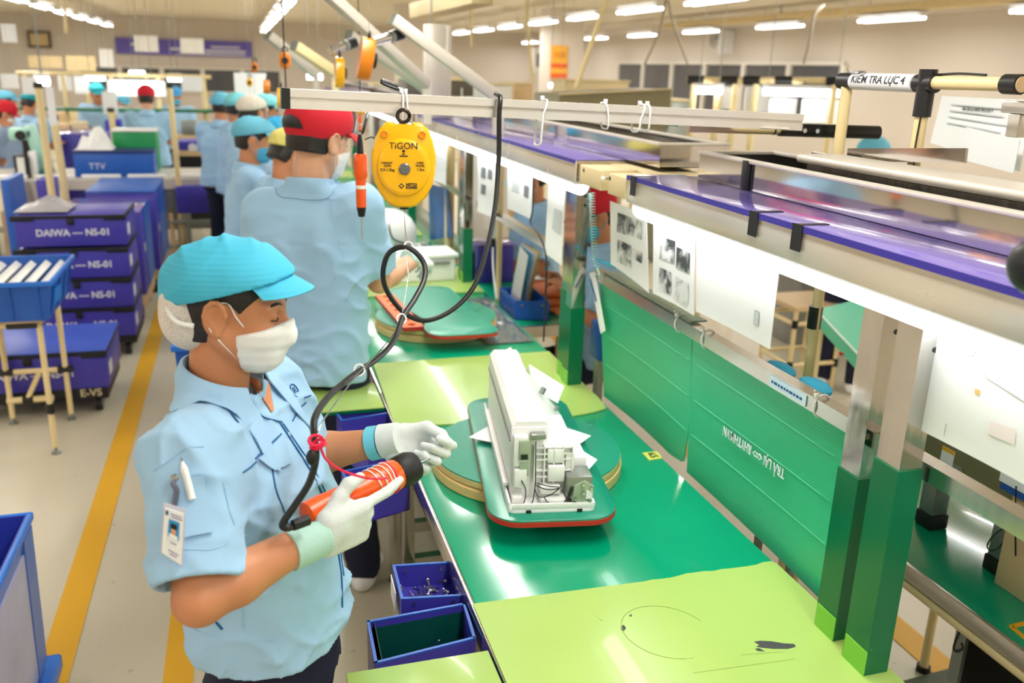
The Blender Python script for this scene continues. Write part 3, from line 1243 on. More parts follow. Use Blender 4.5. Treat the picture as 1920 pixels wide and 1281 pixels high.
struct(B().bx(XL, XR, YF, YB, -0.1, 0).build('floor', floor_m))
struct(B().bx(XL, XR, YF, YB, ZC, ZC + 0.1).build('ceiling', ceil_m))
struct(B().bx(XL, XR, YB, YB + 0.15, 0, ZC).build('wall_back', wall_m))
struct(B().bx(XL, XR, YF - 0.15, YF, 0, ZC).build('wall_front', wall_m))
struct(B().bx(XL - 0.15, XL, YF, YB, 0, ZC).build('wall_left', wall_m))
struct(B().bx(XR, XR + 0.15, YF, YB, 0, ZC).build('wall_right', wall_m))
b = B()
b.bx(XR - 0.35, XR, YF, YB, ZC - 0.16, ZC)
struct(b.build('trim_1', wall_m))
for n, (x0, x1, y0, y1) in enumerate(((-0.715, -0.615, 0.8, 26), (-0.335, -0.245, 1.2, 2.9), (2.06, 2.17, 0.2, 6.0))):
    struct(B().bx(x0, x1, y0, y1, 0.0, 0.003).build('trim_%d' % (n + 2), floor_y))
# windows of the right wall and the back wall
wn = 0


def window(x0, x1, y0, y1, z0, z1, nx, axis):
    global wn
    wn += 1
    b = B()
    t = 0.05
    if axis == 'y':
        x = XR - 0.03
        b.bx(x - t, XR, y0, y1, z1 - 0.06, z1)
        b.bx(x - t, XR, y0, y1, z0, z0 + 0.06)
        for i in range(nx + 1):
            yy = y0 + (y1 - y0) * i / nx
            b.bx(x - t, XR, yy - 0.06, yy + 0.06, z0 + 0.06, z1 - 0.06)
    else:
        y = YB - 0.03
        b.bx(x0, x1, y - t, YB, z1 - 0.06, z1)
        b.bx(x0, x1, y - t, YB, z0, z0 + 0.06)
        for i in range(nx + 1):
            xx = x0 + (x1 - x0) * i / nx
            b.bx(xx - 0.06, xx + 0.06, y - t, YB, z0 + 0.06, z1 - 0.06)
    o = struct(b.build('window_%d' % wn, frame_m))
    for i in range(nx):
        b = B()
        if axis == 'y':
            d = (y1 - y0) / nx
            b.bx(XR - 0.02, XR - 0.005, y0 + d * i + 0.06, y0 + d * (i + 1) - 0.06, z0 + 0.06, z1 - 0.06)
        else:
            d = (x1 - x0) / nx
            b.bx(x0 + d * i + 0.06, x0 + d * (i + 1) - 0.06, YB - 0.02, YB - 0.005, z0 + 0.06, z1 - 0.06)
        b.build('pane', glass_d, o)


window(0, 0, 13.0, 22.4, 0.95, 2.12, 6, 'y')
window(-12.5, -8.8, 0, 0, 0.95, 1.78, 3, 'x')
window(-4.2, 1.2, 0, 0, 0.95, 1.66, 5, 'x')
# pillars
for i, (x, y) in enumerate(((5.75, 16.2), (3.15, 17.0))):
    struct(B().bx(x - 0.32, x + 0.32, y - 0.3, y + 0.3, 0, ZC).build('trim_%d' % (i + 6), wall_m))

# ------------------------------------------------------------------ ceiling lamps
LZ = 2.62


def lamp(x, y, label, group=None, first=[None]):
    if first[0] is None:
        t = thing('ceiling_tube_light', label, 'lamp', (x, y, LZ), group)
        b = B()
        b.bx(x - 0.05, x + 0.05, y - 0.62, y + 0.62, LZ, LZ + 0.055, bev=0.008)
        b.bx(x - 0.11, x + 0.11, y - 0.62, y + 0.62, LZ + 0.055, LZ + 0.062)
        b.build('fitting', white_met, t)
        for s in (-1, 1):
            B().cyl((x + 0.05 * s, y - 0.58, LZ - 0.012), (x + 0.05 * s, y + 0.58, LZ - 0.012), 0.016, n=10).build('tube', tube_m, t)
            B().cyl((x, y + 0.45 * s, LZ + 0.062), (x, y + 0.45 * s, ZC), 0.008, n=6).build('hanger', white_met, t)
        ld = bpy.data.lights.new('tube_light', 'AREA')
        ld.shape = 'RECTANGLE'
        ld.size, ld.size_y = 0.16, 1.16
        ld.energy = LAMP_W
        ld.color = (1.0, 0.975, 0.93)
        lo = bpy.data.objects.new('tube_light', ld)
        COL.objects.link(lo)
        lo.location = (x, y, LZ - 0.035)
        lo.parent = t
        lo.matrix_parent_inverse = world_of(t).inverted()
        first[0] = t
        return t
    return dup(first[0], (x, y, LZ), label=label, group=group)


NTH = 'zeroth first second third fourth fifth sixth seventh eighth ninth tenth eleventh twelfth thirteenth fourteenth fifteenth sixteenth'.split()
rows = {-6.6: 'outer left', -3.0: 'left', 0.70: 'middle', 4.95: 'right', 8.25: 'wall-side'}
for x, nm in rows.items():
    y = -2.6
    q = 0
    while y < 26.5:
        q += 1
        lamp(x, y, 'white twin tube ceiling light, %s from the camera end of the %s row' % (NTH[q], nm), 'tube lights of the %s ceiling row' % nm)
        y += 1.95 if x != 8.25 else 2.6
# cable tray along the row by the right wall
t = thing('cable_tray', 'long cream cable tray hanging above the tube lights near the right wall', 'cable tray', (8.25, 14, 2.70))
B().bx(8.15, 8.35, 3.0, 17.0, 2.70, 2.80, bev=0.01).build('tray', cream_board, t)
for yy in (5.0, 9.0, 13.0):
    B().cyl((8.25, yy, 2.8), (8.25, yy, ZC), 0.012, n=8).build('rod', grey_m, t)
B().tube(spline([at(1248, 0, y=9.0), at(1236, 60, y=9.0), at(1208, 122, y=9.0)], 6), 0.012, 6).build('cord', mat('grey_cord', (150, 140, 126), 0.6), t)
B().tube(spline([at(1252, 0, y=9.0), at(1268, 60, y=9.0), at(1290, 122, y=9.0)], 6), 0.012, 6).build('cord', MATS['grey_cord'], t)
B().tube(spline([at(1548, 8, y=7.0), at(1527, 30, y=7.0), at(1520, 70, y=7.0), at(1507, 120, y=7.0)], 6), 0.012, 6).build('cord', MATS['grey_cord'], t)
# supply pipes that come down from the lamps
for (a, c, yy, lab) in (((1134, 10), (1079, 167), 5.4, 'thin cream supply pipe slanting down beside the olive lamp hood'),
                        ((988, 38), (999, 155), 9.0, 'thin cream supply pipe hanging behind the white bar, left of the orange poster'),
                        ((883, 55), (884, 88), 11.0, 'short cream pull rod under the ceiling light right of the extrusion post'),
                        ((122, 25), (124, 62), 11.0, 'short cream pull rod under the left row of lights')):
    p_ = at(a[0], a[1], y=yy)
    o = B().cyl(p_, at(c[0], c[1], y=yy), 0.017, n=8).cyl(p_, (p_.x, p_.y, ZC), 0.017, n=8).build('supply_pipe', cream)
    tag(o, lab, 'pipe')
# wall things
def panel_thing(name, label, cat, u0, v0, u1, v1, y, th, m, border=None, group=None):
    a, c = at(u0, v0, y=y), at(u1, v1, y=y)
    t = thing(name, label, cat, ((a.x + c.x) / 2, y, min(a.z, c.z)), group)
    x0, x1, z0, z1 = min(a.x, c.x), max(a.x, c.x), min(a.z, c.z), max(a.z, c.z)
    B().bx(x0, x1, y, y + th, z0, z1).build('panel', m, t)
    if border:
        b = B()
        w = 0.06
        b.bx(x0 - w, x1 + w, y - 0.02, y + th, z1, z1 + w)
        b.bx(x0 - w, x1 + w, y - 0.02, y + th, z0 - w, z0)
        b.bx(x0 - w, x0, y - 0.02, y + th, z0, z1)
        b.bx(x1, x1 + w, y - 0.02, y + th, z0, z1)
        b.build('frame', border, t)
    return t, (x0, x1, z0, z1)


ban_m = mat('violet_banner', (98, 84, 184), 0.5, var=0.05)
t, (x0, x1, z0, z1) = panel_thing('banner', 'long violet banner on the back wall with pale lettering', 'banner', 215, 70, 473, 108, YB - 0.12, 0.115, ban_m)
for i, (u, v, wd, hg) in enumerate(((0.16, 0.62, 0.10, 0.06), (0.2, 0.35, 0.12, 0.08), (0.43, 0.4, 0.09, 0.07), (0.80, 0.6, 0.22, 0.05), (0.80, 0.35, 0.3, 0.06), (0.7, 0.14, 0.5, 0.05))):
    xx, zz = x0 + (x1 - x0) * u, z0 + (z1 - z0) * v
    B().bx(xx - wd * (x1 - x0) / 2, xx + wd * (x1 - x0) / 2, YB - 0.13, YB - 0.12, zz - hg * (z1 - z0), zz + hg * (z1 - z0)).build('print_line', print_w, t)
panel_thing('framed_notice', 'gold framed notice high on the back wall left of the banner', 'picture', 55, 62, 92, 86, YB - 0.10, 0.06, mat('gold_card', (206, 180, 122), 0.3), mat('dark_frame', (92, 74, 60), 0.5))
t, (x0, x1, z0, z1) = panel_thing('wall_poster', 'orange and yellow poster hung on the white pillar', 'poster', 1034, 85, 1062, 148, 15.86, 0.02, mat('orange_poster', (246, 178, 60), 0.4, var=0.04))
B().bx(x0, x1, 15.85, 15.86, z0 + (z1 - z0) * 0.33, z0 + (z1 - z0) * 0.46).build('print_band', mat('red_orange_print', (228, 96, 40), 0.5), t)
B().bx(x0, x1, 15.85, 15.86, z0, z0 + (z1 - z0) * 0.16).build('print_band', MATS['red_orange_print'], t)
B().bx(x0 + 0.04, x1 - 0.04, 15.85, 15.86, z0 + (z1 - z0) * 0.62, z0 + (z1 - z0) * 0.82).build('print_band', mat('ochre_print', (226, 150, 40), 0.5), t)
t, _ = panel_thing('wall_cabinet', 'grey electrical wall cabinet with dark window behind the poster pillar', 'cabinet', 1001, 90, 1022, 138, 17.6, 0.15, mat('pale_grey_paint', (206, 200, 190), 0.5))
a, c = at(1007, 100, y=17.58), at(1015, 126, y=17.58)
B().bx(a.x, c.x, 17.57, 17.6, c.z, a.z).build('window', glass_d, t)
# wall fan on the right wall
p = at(1340, 72, x=XR - 0.3)
t = thing('wall_fan', 'pale wall fan high on the right wall above the windows', 'fan', p)
b = B()
for r in (0.05, 0.12, 0.18):
    b.tube([p + V((0, math.cos(q) * r, math.sin(q) * r)) for q in [2 * math.pi * k / 20 for k in range(20)]], 0.008, 5, True)
for k in range(8):
    q = 2 * math.pi * k / 8
    b.cyl(p, p + V((0, math.cos(q) * 0.18, math.sin(q) * 0.18)), 0.006, n=5)
b.build('guard', grey_m, t)
B().cyl(p, p + V((0.3, 0.0, 0)), 0.05, n=10).build('motor', white_met, t)
B().bx(p.x - 0.02, p.x + 0.3, p.y - 0.26, p.y - 0.2, p.z - 0.3, p.z + 0.15).build('bracket', white_met, t)
b = B()
for k in range(4):
    q = 2 * math.pi * k / 4 + 0.4
    d = V((0, math.cos(q), math.sin(q)))
    e = V((0.25, -math.sin(q), math.cos(q)))
    b.sheet([[p + V((0.03, 0, 0)) + d * 0.03 - e * 0.03, p + V((0.03, 0, 0)) + d * 0.03 + e * 0.03], [p + V((0.03, 0, 0)) + d * 0.16 - e * 0.05, p + V((0.03, 0, 0)) + d * 0.16 + e * 0.05]], 0.004)
b.build('blade', white_pl, t)
# ------------------------------------------------------------------ the assembly line in the foreground
BZ = 0.80
PER = 1.56
ORD = ['nearest', 'second', 'third', 'fourth', 'fifth', 'sixth', 'seventh', 'eighth']


def bench(k):
    y0, y1 = 1.22 + PER * (k - 1), 1.22 + PER * k - 0.004
    lab = ['green topped assembly bench nearest the camera, under the torn lime mat',
           'green topped assembly bench carrying the turntable with the white machine',
           'green topped assembly bench with the empty paddle and the orange strip',
           'fourth green topped assembly bench along the line, beyond the man in the red cap',
           'fifth green topped assembly bench along the line from the camera', 'sixth green topped assembly bench along the line',
           'seventh green topped assembly bench along the line', 'farthest green topped assembly bench of the line'][k]
    t = thing('assembly_bench', lab, 'workbench', (0.75, (y0 + y1) / 2, 0), 'green benches of the assembly line')
    B().bx(0.402, 1.098, y0, y1, BZ - 0.024, BZ, bev=0.003).build('tabletop', green_top, t)
    B().bx(0.392, 0.402, y0, y1, BZ - 0.05, BZ + 0.001, bev=0.002).build('edge_strip', steel, t)
    for x in (0.46, 1.05):
        for y in (y0 + 0.12, y1 - 0.12):
            b = B()
            b.bx(x - 0.022, x + 0.022, y - 0.022, y + 0.022, 0.03, BZ - 0.024, bev=0.003)
            b.build('leg', steel, t)
            B().cyl((x, y, 0), (x, y, 0.03), 0.03, 0.022, 12).build('foot', black_rub, t)
        B().bx(x - 0.018, x + 0.018, y0 + 0.14, y1 - 0.14, 0.20, 0.24).build('rail', steel, t)
        B().bx(x - 0.018, x + 0.018, y0 + 0.14, y1 - 0.14, BZ - 0.085, BZ - 0.024).build('rail', steel, t)
    for y in (y0 + 0.12, y1 - 0.12):
        B().bx(0.482, 1.028, y - 0.018, y + 0.018, 0.20, 0.24).build('crossbar', steel, t)
    if k in (1, 2):
        for i, y in enumerate((y0 + 0.5, y0 + 0.62, y0 + 0.74)):
            B().bar((0.50, y, 0.24), (0.44, y - 0.06, BZ - 0.06), 0.03, 0.012).build('brace', steel, t)


for k in range(8):
    bench(k)


def jag(x0, x1, y, n, a, rs):
    return [(x0 + (x1 - x0) * i / n, y + rs.uniform(-a, a)) for i in range(n + 1)]


rs = random.Random(4)
LIME = [(0.930, 1.510), (2.470, 3.080), (4.070, 4.640), (5.62, 6.2), (7.18, 7.76), (8.74, 9.3)]
for k, (y0, y1) in enumerate(LIME):
    lab = ['worn lime green mat with a black tear, nearest the camera', 'shiny lime green mat between the two turntables',
           'lime green mat beyond the second turntable, under the man\'s gloved hand', 'fourth lime green mat along the bench line',
           'fifth lime green mat along the bench line', 'farthest lime green mat along the bench line'][k]
    t = thing('lime_mat', lab, 'mat', (0.75, (y0 + y1) / 2, BZ), 'lime mats across the bench joints')
    tw = 0.0
    out = [(0.394, y0), (1.096, y0)] + [(1.096, y1 - 0.012)]
    out += [(x, y) for x, y in reversed(jag(0.75, 1.09, y1 - 0.003, 16, 0.004, rs))] + [(0.396, y1 + 0.004)]
    if k == 1:
        out = [(0.394, y0 + 0.005), (0.66, y0 - 0.03), (0.91, y0 - 0.045), (1.03, y0 - 0.02), (1.086, y0 + 0.005), (1.096, y0 + 0.1), (1.097, y1 + 0.008), (0.412, y1)]
    B().prism(out, BZ + 0.0005, BZ + 0.005).build('sheet', lime, t)
    if k == 0:
        def tear(pix, name='tear'):
            B().prism([(at(u, v, z=BZ + 0.005).x, at(u, v, z=BZ + 0.005).y) for u, v in pix][::-1], BZ + 0.0048, BZ + 0.0056).build(name, mat('dark_tear', (58, 62, 62), 0.7), t)
        tear([(1414, 1204), (1425, 1202), (1445, 1203), (1470, 1207), (1489, 1208), (1492, 1213), (1478, 1217), (1450, 1217), (1430, 1215), (1418, 1213), (1424, 1210)])
        tear([(1416, 1217), (1424, 1216), (1434, 1222), (1420, 1221)])
        tear([(1164, 1176), (1169, 1172), (1174, 1178), (1169, 1184), (1165, 1182)])
        tear([(1179, 1155), (1185, 1152), (1184, 1157)])
        c = at(1251, 1192, z=BZ + 0.005)
        pts = [at(1251 + 86 * math.cos(q) + 6 * math.sin(q), 1186 + 48 * math.sin(q) + 12 * math.cos(q), z=BZ + 0.0052) for q in [math.radians(s) for s in range(60, 330, 9)]]
        B().tube(pts, 0.0009, 5).build('scribed_ring', mat('lime_scratch', (146, 172, 82), 0.5), t)
        for (a, e) in (((1300, 1262), (1490, 1236)), ((1390, 1228), (1470, 1222)), ((1130, 1165), (1110, 1150))):
            B().tube([at(a[0], a[1], z=BZ + 0.0052), at(e[0], e[1], z=BZ + 0.0052)], 0.0007, 5).build('scratch', MATS['lime_scratch'], t)

# side shelves that stick out towards the aisle
for k, (x0, x1, y0, y1) in enumerate(((0.124, 0.388, 0.86, 1.363), (0.170, 0.388, 2.645, 2.875), (0.17, 0.388, 4.14, 4.30))):
    t = thing('side_shelf', ['lime covered side shelf beside the blue bin lined with a green sheet', 'lime covered side shelf above the purple bins, before the man in the red cap', 'lime covered side shelf beyond the man in the red cap'][k], 'shelf', (x0, y0, BZ))
    B().bx(x0, x1, y0, y1, BZ - 0.012, BZ - 0.002).build('board', green_dark, t)
    B().bx(x0 - 0.001, x1, y0 - 0.001, y1 + 0.001, BZ - 0.002, BZ + 0.002, bev=0.001).build('lime_cover', lime, t)
    for yy in (y0 + 0.05, y1 - 0.05):
        B().bar((x0 + 0.06, yy, BZ - 0.014), (0.44, yy, BZ - 0.13), 0.02, 0.012).build('bracket', steel, t)

# ---- posts, rails
def post(y, x0, x1, dy, label, near=False):
    t = thing('steel_post', label, 'post', (x0, y, BZ), 'steel angle posts of the bench frame')
    th = 0.004
    L = [(x0, y), (x1, y), (x1, y + th), (x0 + th, y + th), (x0 + th, y + dy), (x0, y + dy)]
    B().prism(L, BZ + 0.03, 1.575).build('angle', post_steel, t)
    g = 0.003
    zt = near
    L2 = [(x0 - g, y - g), (x1 + g, y - g), (x1 + g, y + th + g), (x0 + th + g, y + th + g), (x0 + th + g, y + dy + g), (x0 - g, y + dy + g)]
    B().prism(L2, BZ + 0.004, zt).build('sleeve', green_dark, t)
    B().bx(x0 - g - 0.002, x0 - g, y - g, y + dy, BZ + 0.005, BZ + 0.055).build('tape', lime_dark, t)
    for zz in (1.46, 1.43):
        B().cyl((x0 + 0.03, y - 0.001, zz), (x0 + 0.03, y + 0.001, zz), 0.005, n=10).build('bolt_hole', black_pl, t)
    return t


for k in range(6):
    yo = PER * k
    n = ['nearest the camera', 'beside the coiled cord', 'third along the line', 'fourth along the line', 'fifth along the line', 'farthest along the line'][k]
    post(1.223 + yo, 1.046, 1.080, 0.054, 'steel angle post with green sleeve, far one of the pair ' + n, 1.15 if k == 0 else 1.12)
    post(1.119 + yo + (0.03 if k else 0), 1.037, 1.082, 0.058, 'steel angle post with green sleeve, front one of the pair ' + n, 1.215 if k == 0 else 1.08)

for k, (y0, y1) in enumerate(((-0.4, 1.19), (1.325, 2.665), (2.90, 4.23), (4.46, 5.79), (6.02, 7.35))):
    lab = ['steel rail below the line drawing sheet, right of the nearest posts', 'steel rail that holds the two green partition sheets',
           'steel rail behind the second turntable', 'steel rail behind the fourth bench', 'steel rail behind the fifth bench'][k]
    t = thing('steel_rail', lab, 'rail', (1.11, (y0 + y1) / 2, 1.19), 'horizontal steel rails')
    L = [(1.092, 1.192), (1.096, 1.192), (1.096, 1.220), (1.125, 1.220), (1.125, 1.224), (1.092, 1.224)]
    M = Matrix(((1, 0, 0, 0), (0, 0, -1, 0), (0, 1, 0, 0), (0, 0, 0, 1)))
    B().prism(L, -y1, -y0, M).build('angle', steel, t)
    B().cyl((1.088, y1 - 0.02, 1.208), (1.092, y1 - 0.02, 1.208), 0.006, n=10).build('bolt', screw_m, t)
    if k == 1:
        a, c = at(1446, 690, x=1.09), at(1513, 738, x=1.09)
        B().bx(1.0895, 1.0915, c.y, a.y, 1.196, 1.220).build('label_strip', mat('pale_blue_label', (206, 228, 246), 0.5, var=0.0), t)
        rb_ = random.Random(8)
        yy_ = a.y - 0.008
        while yy_ > c.y + 0.012:                       # a line of small blurred words
            w_ = rb_.uniform(0.006, 0.012)
            B().bx(1.0891, 1.0895, yy_ - w_, yy_, 1.2045, 1.2105).build('printed_word', print_b, t)
            yy_ -= w_ + 0.003

# green partition sheets
for k, (y0, y1, yb0, yb1, lab) in enumerate(((1.992, 2.64, 1.978, 2.585, 'green corrugated partition sheet farther from the camera, with a torn lower corner'),
                                             (1.345, 1.986, 1.352, 1.982, 'green corrugated partition sheet with upside-down white lettering'))):
    t = thing('partition_sheet', lab, 'partition', (1.12, (y0 + y1) / 2, BZ), 'green partition sheets')
    rows = []
    nI, nJ = 14, 10
    for i in range(nI + 1):
        u = i / nI
        row = []
        for j in range(nJ + 1):
            v = j / nJ
            y = (yb0 + (yb1 - yb0) * u) * (1 - v) + (y0 + (y1 - y0) * u) * v
            zb = BZ + 0.002 - 0.012 * (1 - u) * (k == 1)
            z = zb + (1.204 - zb) * v
            x = 1.121 - 0.017 * v + 0.012 * math.sin(u * 3.1) * (1 - v) * (1 if k == 0 else 0.4)
            if k == 0 and v < 0.01:
                z += 0.02 * max(0, 0.2 - u) / 0.2
            if k == 0 and u < 0.01:
                y += 0.03 * max(0, 0.35 - v) / 0.35
            row.append((x, y, z))
        rows.append(row)
    B().sheet(rows, 0.004).build('sheet', green_sheet, t)
    for q in range(3):
        v = 0.3 + 0.25 * q
        B().tube([(1.1205 - 0.017 * v - 0.0012 + 0.012 * math.sin((i / 8) * 3.1) * (1 - v) * (1 if k == 0 else 0.4), yb0 + 0.02 + (yb1 - yb0 - 0.04) * i / 8, BZ + 0.002 + 0.402 * v) for i in range(9)], 0.0006, 5).build('crease', mat('pale_crease', (120, 214, 176), 0.4, var=0), t)
    if k == 1:
        pa, pb = at(1478, 893, x=1.112), at(1354, 803, x=1.112)
        lettering('TRẢ LẠI <=> RHYTHM.VN', 0.033, ((1.1085), (pa.y + pb.y) / 2, (pa.z + pb.z) / 2), pb - pa, V((0, 0, -1)), print_w, t, bold=0.0004, squeeze=(pb - pa).length / 0.412)

# zip ties that hold the sheets on the rail
for k, (u, v) in enumerate(((1268, 590), (1318, 620), (1530, 742))):
    p = at(u, v, x=1.09)
    pts = [V((1.108 + 0.020 * math.cos(q), p.y, 1.207 + 0.025 * math.sin(q))) for q in [2 * math.pi * i / 18 for i in range(18)]]
    t = thing('cable_tie', 'white cable tie round the rail of the green sheets, %s from the left' % ['first', 'second', 'third'][k], 'cable tie', p, 'cable ties on the partition rail')
    B().tube(pts, 0.0022, 6, True).build('strap', white_pl, t)
    B().box((1.091, p.y, 1.232), (0.008, 0.008, 0.008), bev=0.001).build('head', white_pl, t)
    B().tube([(1.091, p.y, 1.234), (1.082, p.y - 0.004, 1.245)], 0.0016, 5).build('tail', white_pl, t)

# ---- the lit shelf above the bench
SHELF = [(0.30, 2.235), (2.64, 5.3), (5.5, 8.3), (8.5, 11.3)]
for k, (y0, y1) in enumerate(SHELF):
    n = ['nearest the camera', 'above the second turntable', 'third along the line', 'fourth along the line'][k]
    t = thing('light_shelf', 'cream fronted shelf with purple film on top, ' + n, 'shelf', (1.2, (y0 + y1) / 2, 1.515), 'shelves above the bench')
    B().bx(1.0, 1.006, y0, y1, 1.512, 1.580, bev=0.001).build('fascia', fascia_m, t)
    B().bx(1.006, 1.402, y0, y1, 1.572, 1.580).build('board', steel, t)
    B().bx(0.997, 1.168, y0, y1, 1.581, 1.584, bev=0.001).build('purple_cover', purple_film, t)
    B().bx(0.9965, 0.9995, y0, y1, 1.572, 1.584).build('purple_lip', mat('purple_lip', (60, 50, 160), 0.3), t)
    t2 = thing('strip_light', 'long bright white strip light under the shelf ' + n, 'lamp', (1.034, (y0 + y1) / 2, 1.469), 'strip lights under the shelves')
    B().bx(1.008, 1.062, y0 + 0.02, y1 - 0.02, 1.503, 1.5115).build('housing', white_met, t2)
    M = Matrix(((1, 0, 0, 0), (0, 0, -1, 0), (0, 1, 0, 0), (0, 0, 0, 1)))
    arc = [(1.034 + 0.028 * math.cos(math.pi + math.pi * i / 10), 1.503 + 0.034 * math.sin(math.pi + math.pi * i / 10)) for i in range(11)]
    B().prism(arc, -(y1 - 0.03), -(y0 + 0.03), M).build('diffuser', strip_m, t2)
    # polished tray standing on the shelf
    ya, yb = (0.40, 2.16) if k == 0 else ((2.40, 5.1) if k == 1 else (y0 + 0.1, y1 - 0.2))
    t3 = thing('steel_tray', 'polished steel tray lying on the shelf ' + n, 'tray', (1.33, (ya + yb) / 2, 1.585), 'polished trays on the shelves')
    zt = 1.648
    B().bx(1.172, 1.175, ya, yb, 1.5845, zt).build('front_wall', mirror, t3)
    B().bx(1.396, 1.399, ya, yb, 1.5845, zt).build('back_wall', mirror, t3)
    B().bx(1.175, 1.396, ya, ya + 0.003, 1.5845, zt).build('end_wall', mirror, t3)
    B().bx(1.175, 1.396, yb - 0.003, yb, 1.5845, zt).build('end_wall', mirror, t3)
    B().bx(1.175, 1.396, ya, yb, 1.5845, 1.587).build('bottom', steel, t3)
    b = B()
    b.bx(1.164, 1.192, ya, yb, zt, zt + 0.008, bev=0.002)
    b.bx(1.380, 1.404, ya, yb, zt, zt + 0.008, bev=0.002)
    b.bx(1.192, 1.380, ya, ya + 0.025, zt, zt + 0.008, bev=0.002)
    b.bx(1.192, 1.380, yb - 0.025, yb, zt, zt + 0.008, bev=0.002)
    b.build('rim', alu_pale, t3)
# rounded channel lying inside the near tray and the long grey plate behind it
t = thing('steel_channel', 'round nosed steel channel lying across the near tray', 'channel', (1.32, 1.2, 1.6))
B().box((1.315, 1.17, 1.668), (0.12, 1.36, 0.020), bev=0.009, seg=4).build('channel', alu_pale, t)
B().box((1.315, 1.17, 1.622), (0.09, 1.30, 0.068)).build('support', steel, t)
t = thing('grey_plate', 'dark polished plate standing on edge behind the near tray', 'plate', (1.5, 1.95, 1.58))
B().bar(at(1590, 290, x=1.41), at(1812, 292, x=1.41), 0.006, 0.030).build('plate', mirror, t)
B().bx(1.4045, 1.415, 1.5, 2.0, 1.575, 1.668).build('stand', steel, t)
# tape tabs and black clips on the shelf edge
for k, (u, v, hgt) in enumerate(((1415, 415, 0.04), (1497, 438, 0.05), (1189, 352, 0.04))):
    p = at(u, v, x=0.999)
    t = thing('tape_tab', ['black tape tab on the purple shelf edge, left of two', 'black tape tab on the purple shelf edge, right of two', 'black tape tab at the far end of the near shelf'][k], 'tape', p)
    w = 0.016
    B().bx(0.9945, 0.9962, p.y - w, p.y + w, 1.535, 1.586).build('front_tab', black_pl, t)
    B().bx(0.9945, 1.06, p.y - w * 0.5, p.y + w * 0.5, 1.5842, 1.5856).build('top_tab', black_pl, t)
p = at(1398, 340, x=1.168)
t = thing('black_clip', 'black upright clip on the front of the polished tray', 'clip', p)
B().bx(1.160, 1.171, p.y - 0.012, p.y + 0.012, 1.5845, 1.655, bev=0.002).build('clip', black_pl, t)
# cream end blocks in the gap between the two shelves
for k, (y0, y1) in enumerate(((2.43, 2.60), (2.245, 2.37))):
    t = thing('wooden_block', 'cream wooden block in the gap between the shelves, %s one' % ('far' if k == 0 else 'near'), 'block', (1.05, (y0 + y1) / 2, 1.515))
    B().bx(1.0, 1.12, y0, y1, 1.515, 1.574, bev=0.003).build('block', cream_board, t)
    B().cyl((0.999, (y0 + y1) / 2 + 0.05, 1.56), (1.0, (y0 + y1) / 2 + 0.05, 1.56), 0.006, n=8).build('screw', black_pl, t)
t = thing('shelf_bridge', 'cream strip that joins the two shelves behind the wooden blocks', 'strip', (1.15, 2.43, 1.5))
B().bx(1.12, 1.30, 2.2, 2.68, 1.52, 1.571).build('strip', cream_board, t)
p = at(1131, 335, x=1.0)
t = thing('push_pin', 'small white headed pin between the wooden blocks', 'pin', p)
B().sph(p, 0.007, 10).build('head', white_pl, t)
B().cyl(p, p + V((0.12, 0, 0.0)), 0.002, n=6).build('shaft', screw_m, t)

# ---- sheets hanging below the strip light
def pap(quad, prints, label, x=1.072, lines=()):
    Q = [at(u, v, x=x) for u, v in quad]
    t = thing('hanging_sheet', label, 'paper', (x, (Q[0].y + Q[1].y) / 2, min(q.z for q in Q)), 'instruction sheets under the strip lights')
    def S(u, v, lift=0.0):
        p = (Q[0] * (1 - u) + Q[1] * u) * (1 - v) + (Q[3] * (1 - u) + Q[2] * u) * v
        return p + V((0.004 * math.sin(u * 3.14) - lift, 0, 0))
    rows = [[S(i / 6, j / 6) for j in range(7)] for i in range(7)]
    B().sheet(rows, 0.0012).build('sheet', paper, t)
    def inv(px, py):
        p = at(px, py, x=x)
        best, bu, bv = 9, 0, 0
        u, v = 0.5, 0.5
        for _ in range(30):
            c = S(u, v)
            e = p - c
            du = S(u + 0.01, v) - c
            dv = S(u, v + 0.01) - c
            det = du.y * dv.z - du.z * dv.y
            u += (e.y * dv.z - e.z * dv.y) / det * 0.01
            v += (du.y * e.z - du.z * e.y) / det * 0.01
        return u, v
    for q, m in prints:
        uv = [inv(*c) for c in q]
        b = B()
        rows = []
        for i in range(5):
            row = []
            for j in range(5):
                a, c = i / 4, j / 4
                u = (uv[0][0] * (1 - a) + uv[1][0] * a) * (1 - c) + (uv[3][0] * (1 - a) + uv[2][0] * a) * c
                v = (uv[0][1] * (1 - a) + uv[1][1] * a) * (1 - c) + (uv[3][1] * (1 - a) + uv[2][1] * a) * c
                row.append(S(u, v, 0.0016))
            rows.append(row)
        b.grid(rows)
        b.build('printed_picture', m, t)
    for ln in lines:
        pts = []
        for a, c in zip(ln[:-1], ln[1:]):
            for i in range(4):
                pts.append(S(*inv(a[0] + (c[0] - a[0]) * i / 4, a[1] + (c[1] - a[1]) * i / 4), 0.0014))
        pts.append(S(*inv(*ln[-1]), 0.0014))
        B().tube(pts, 0.0005, 4).build('printed_line', print_g, t)
    return t


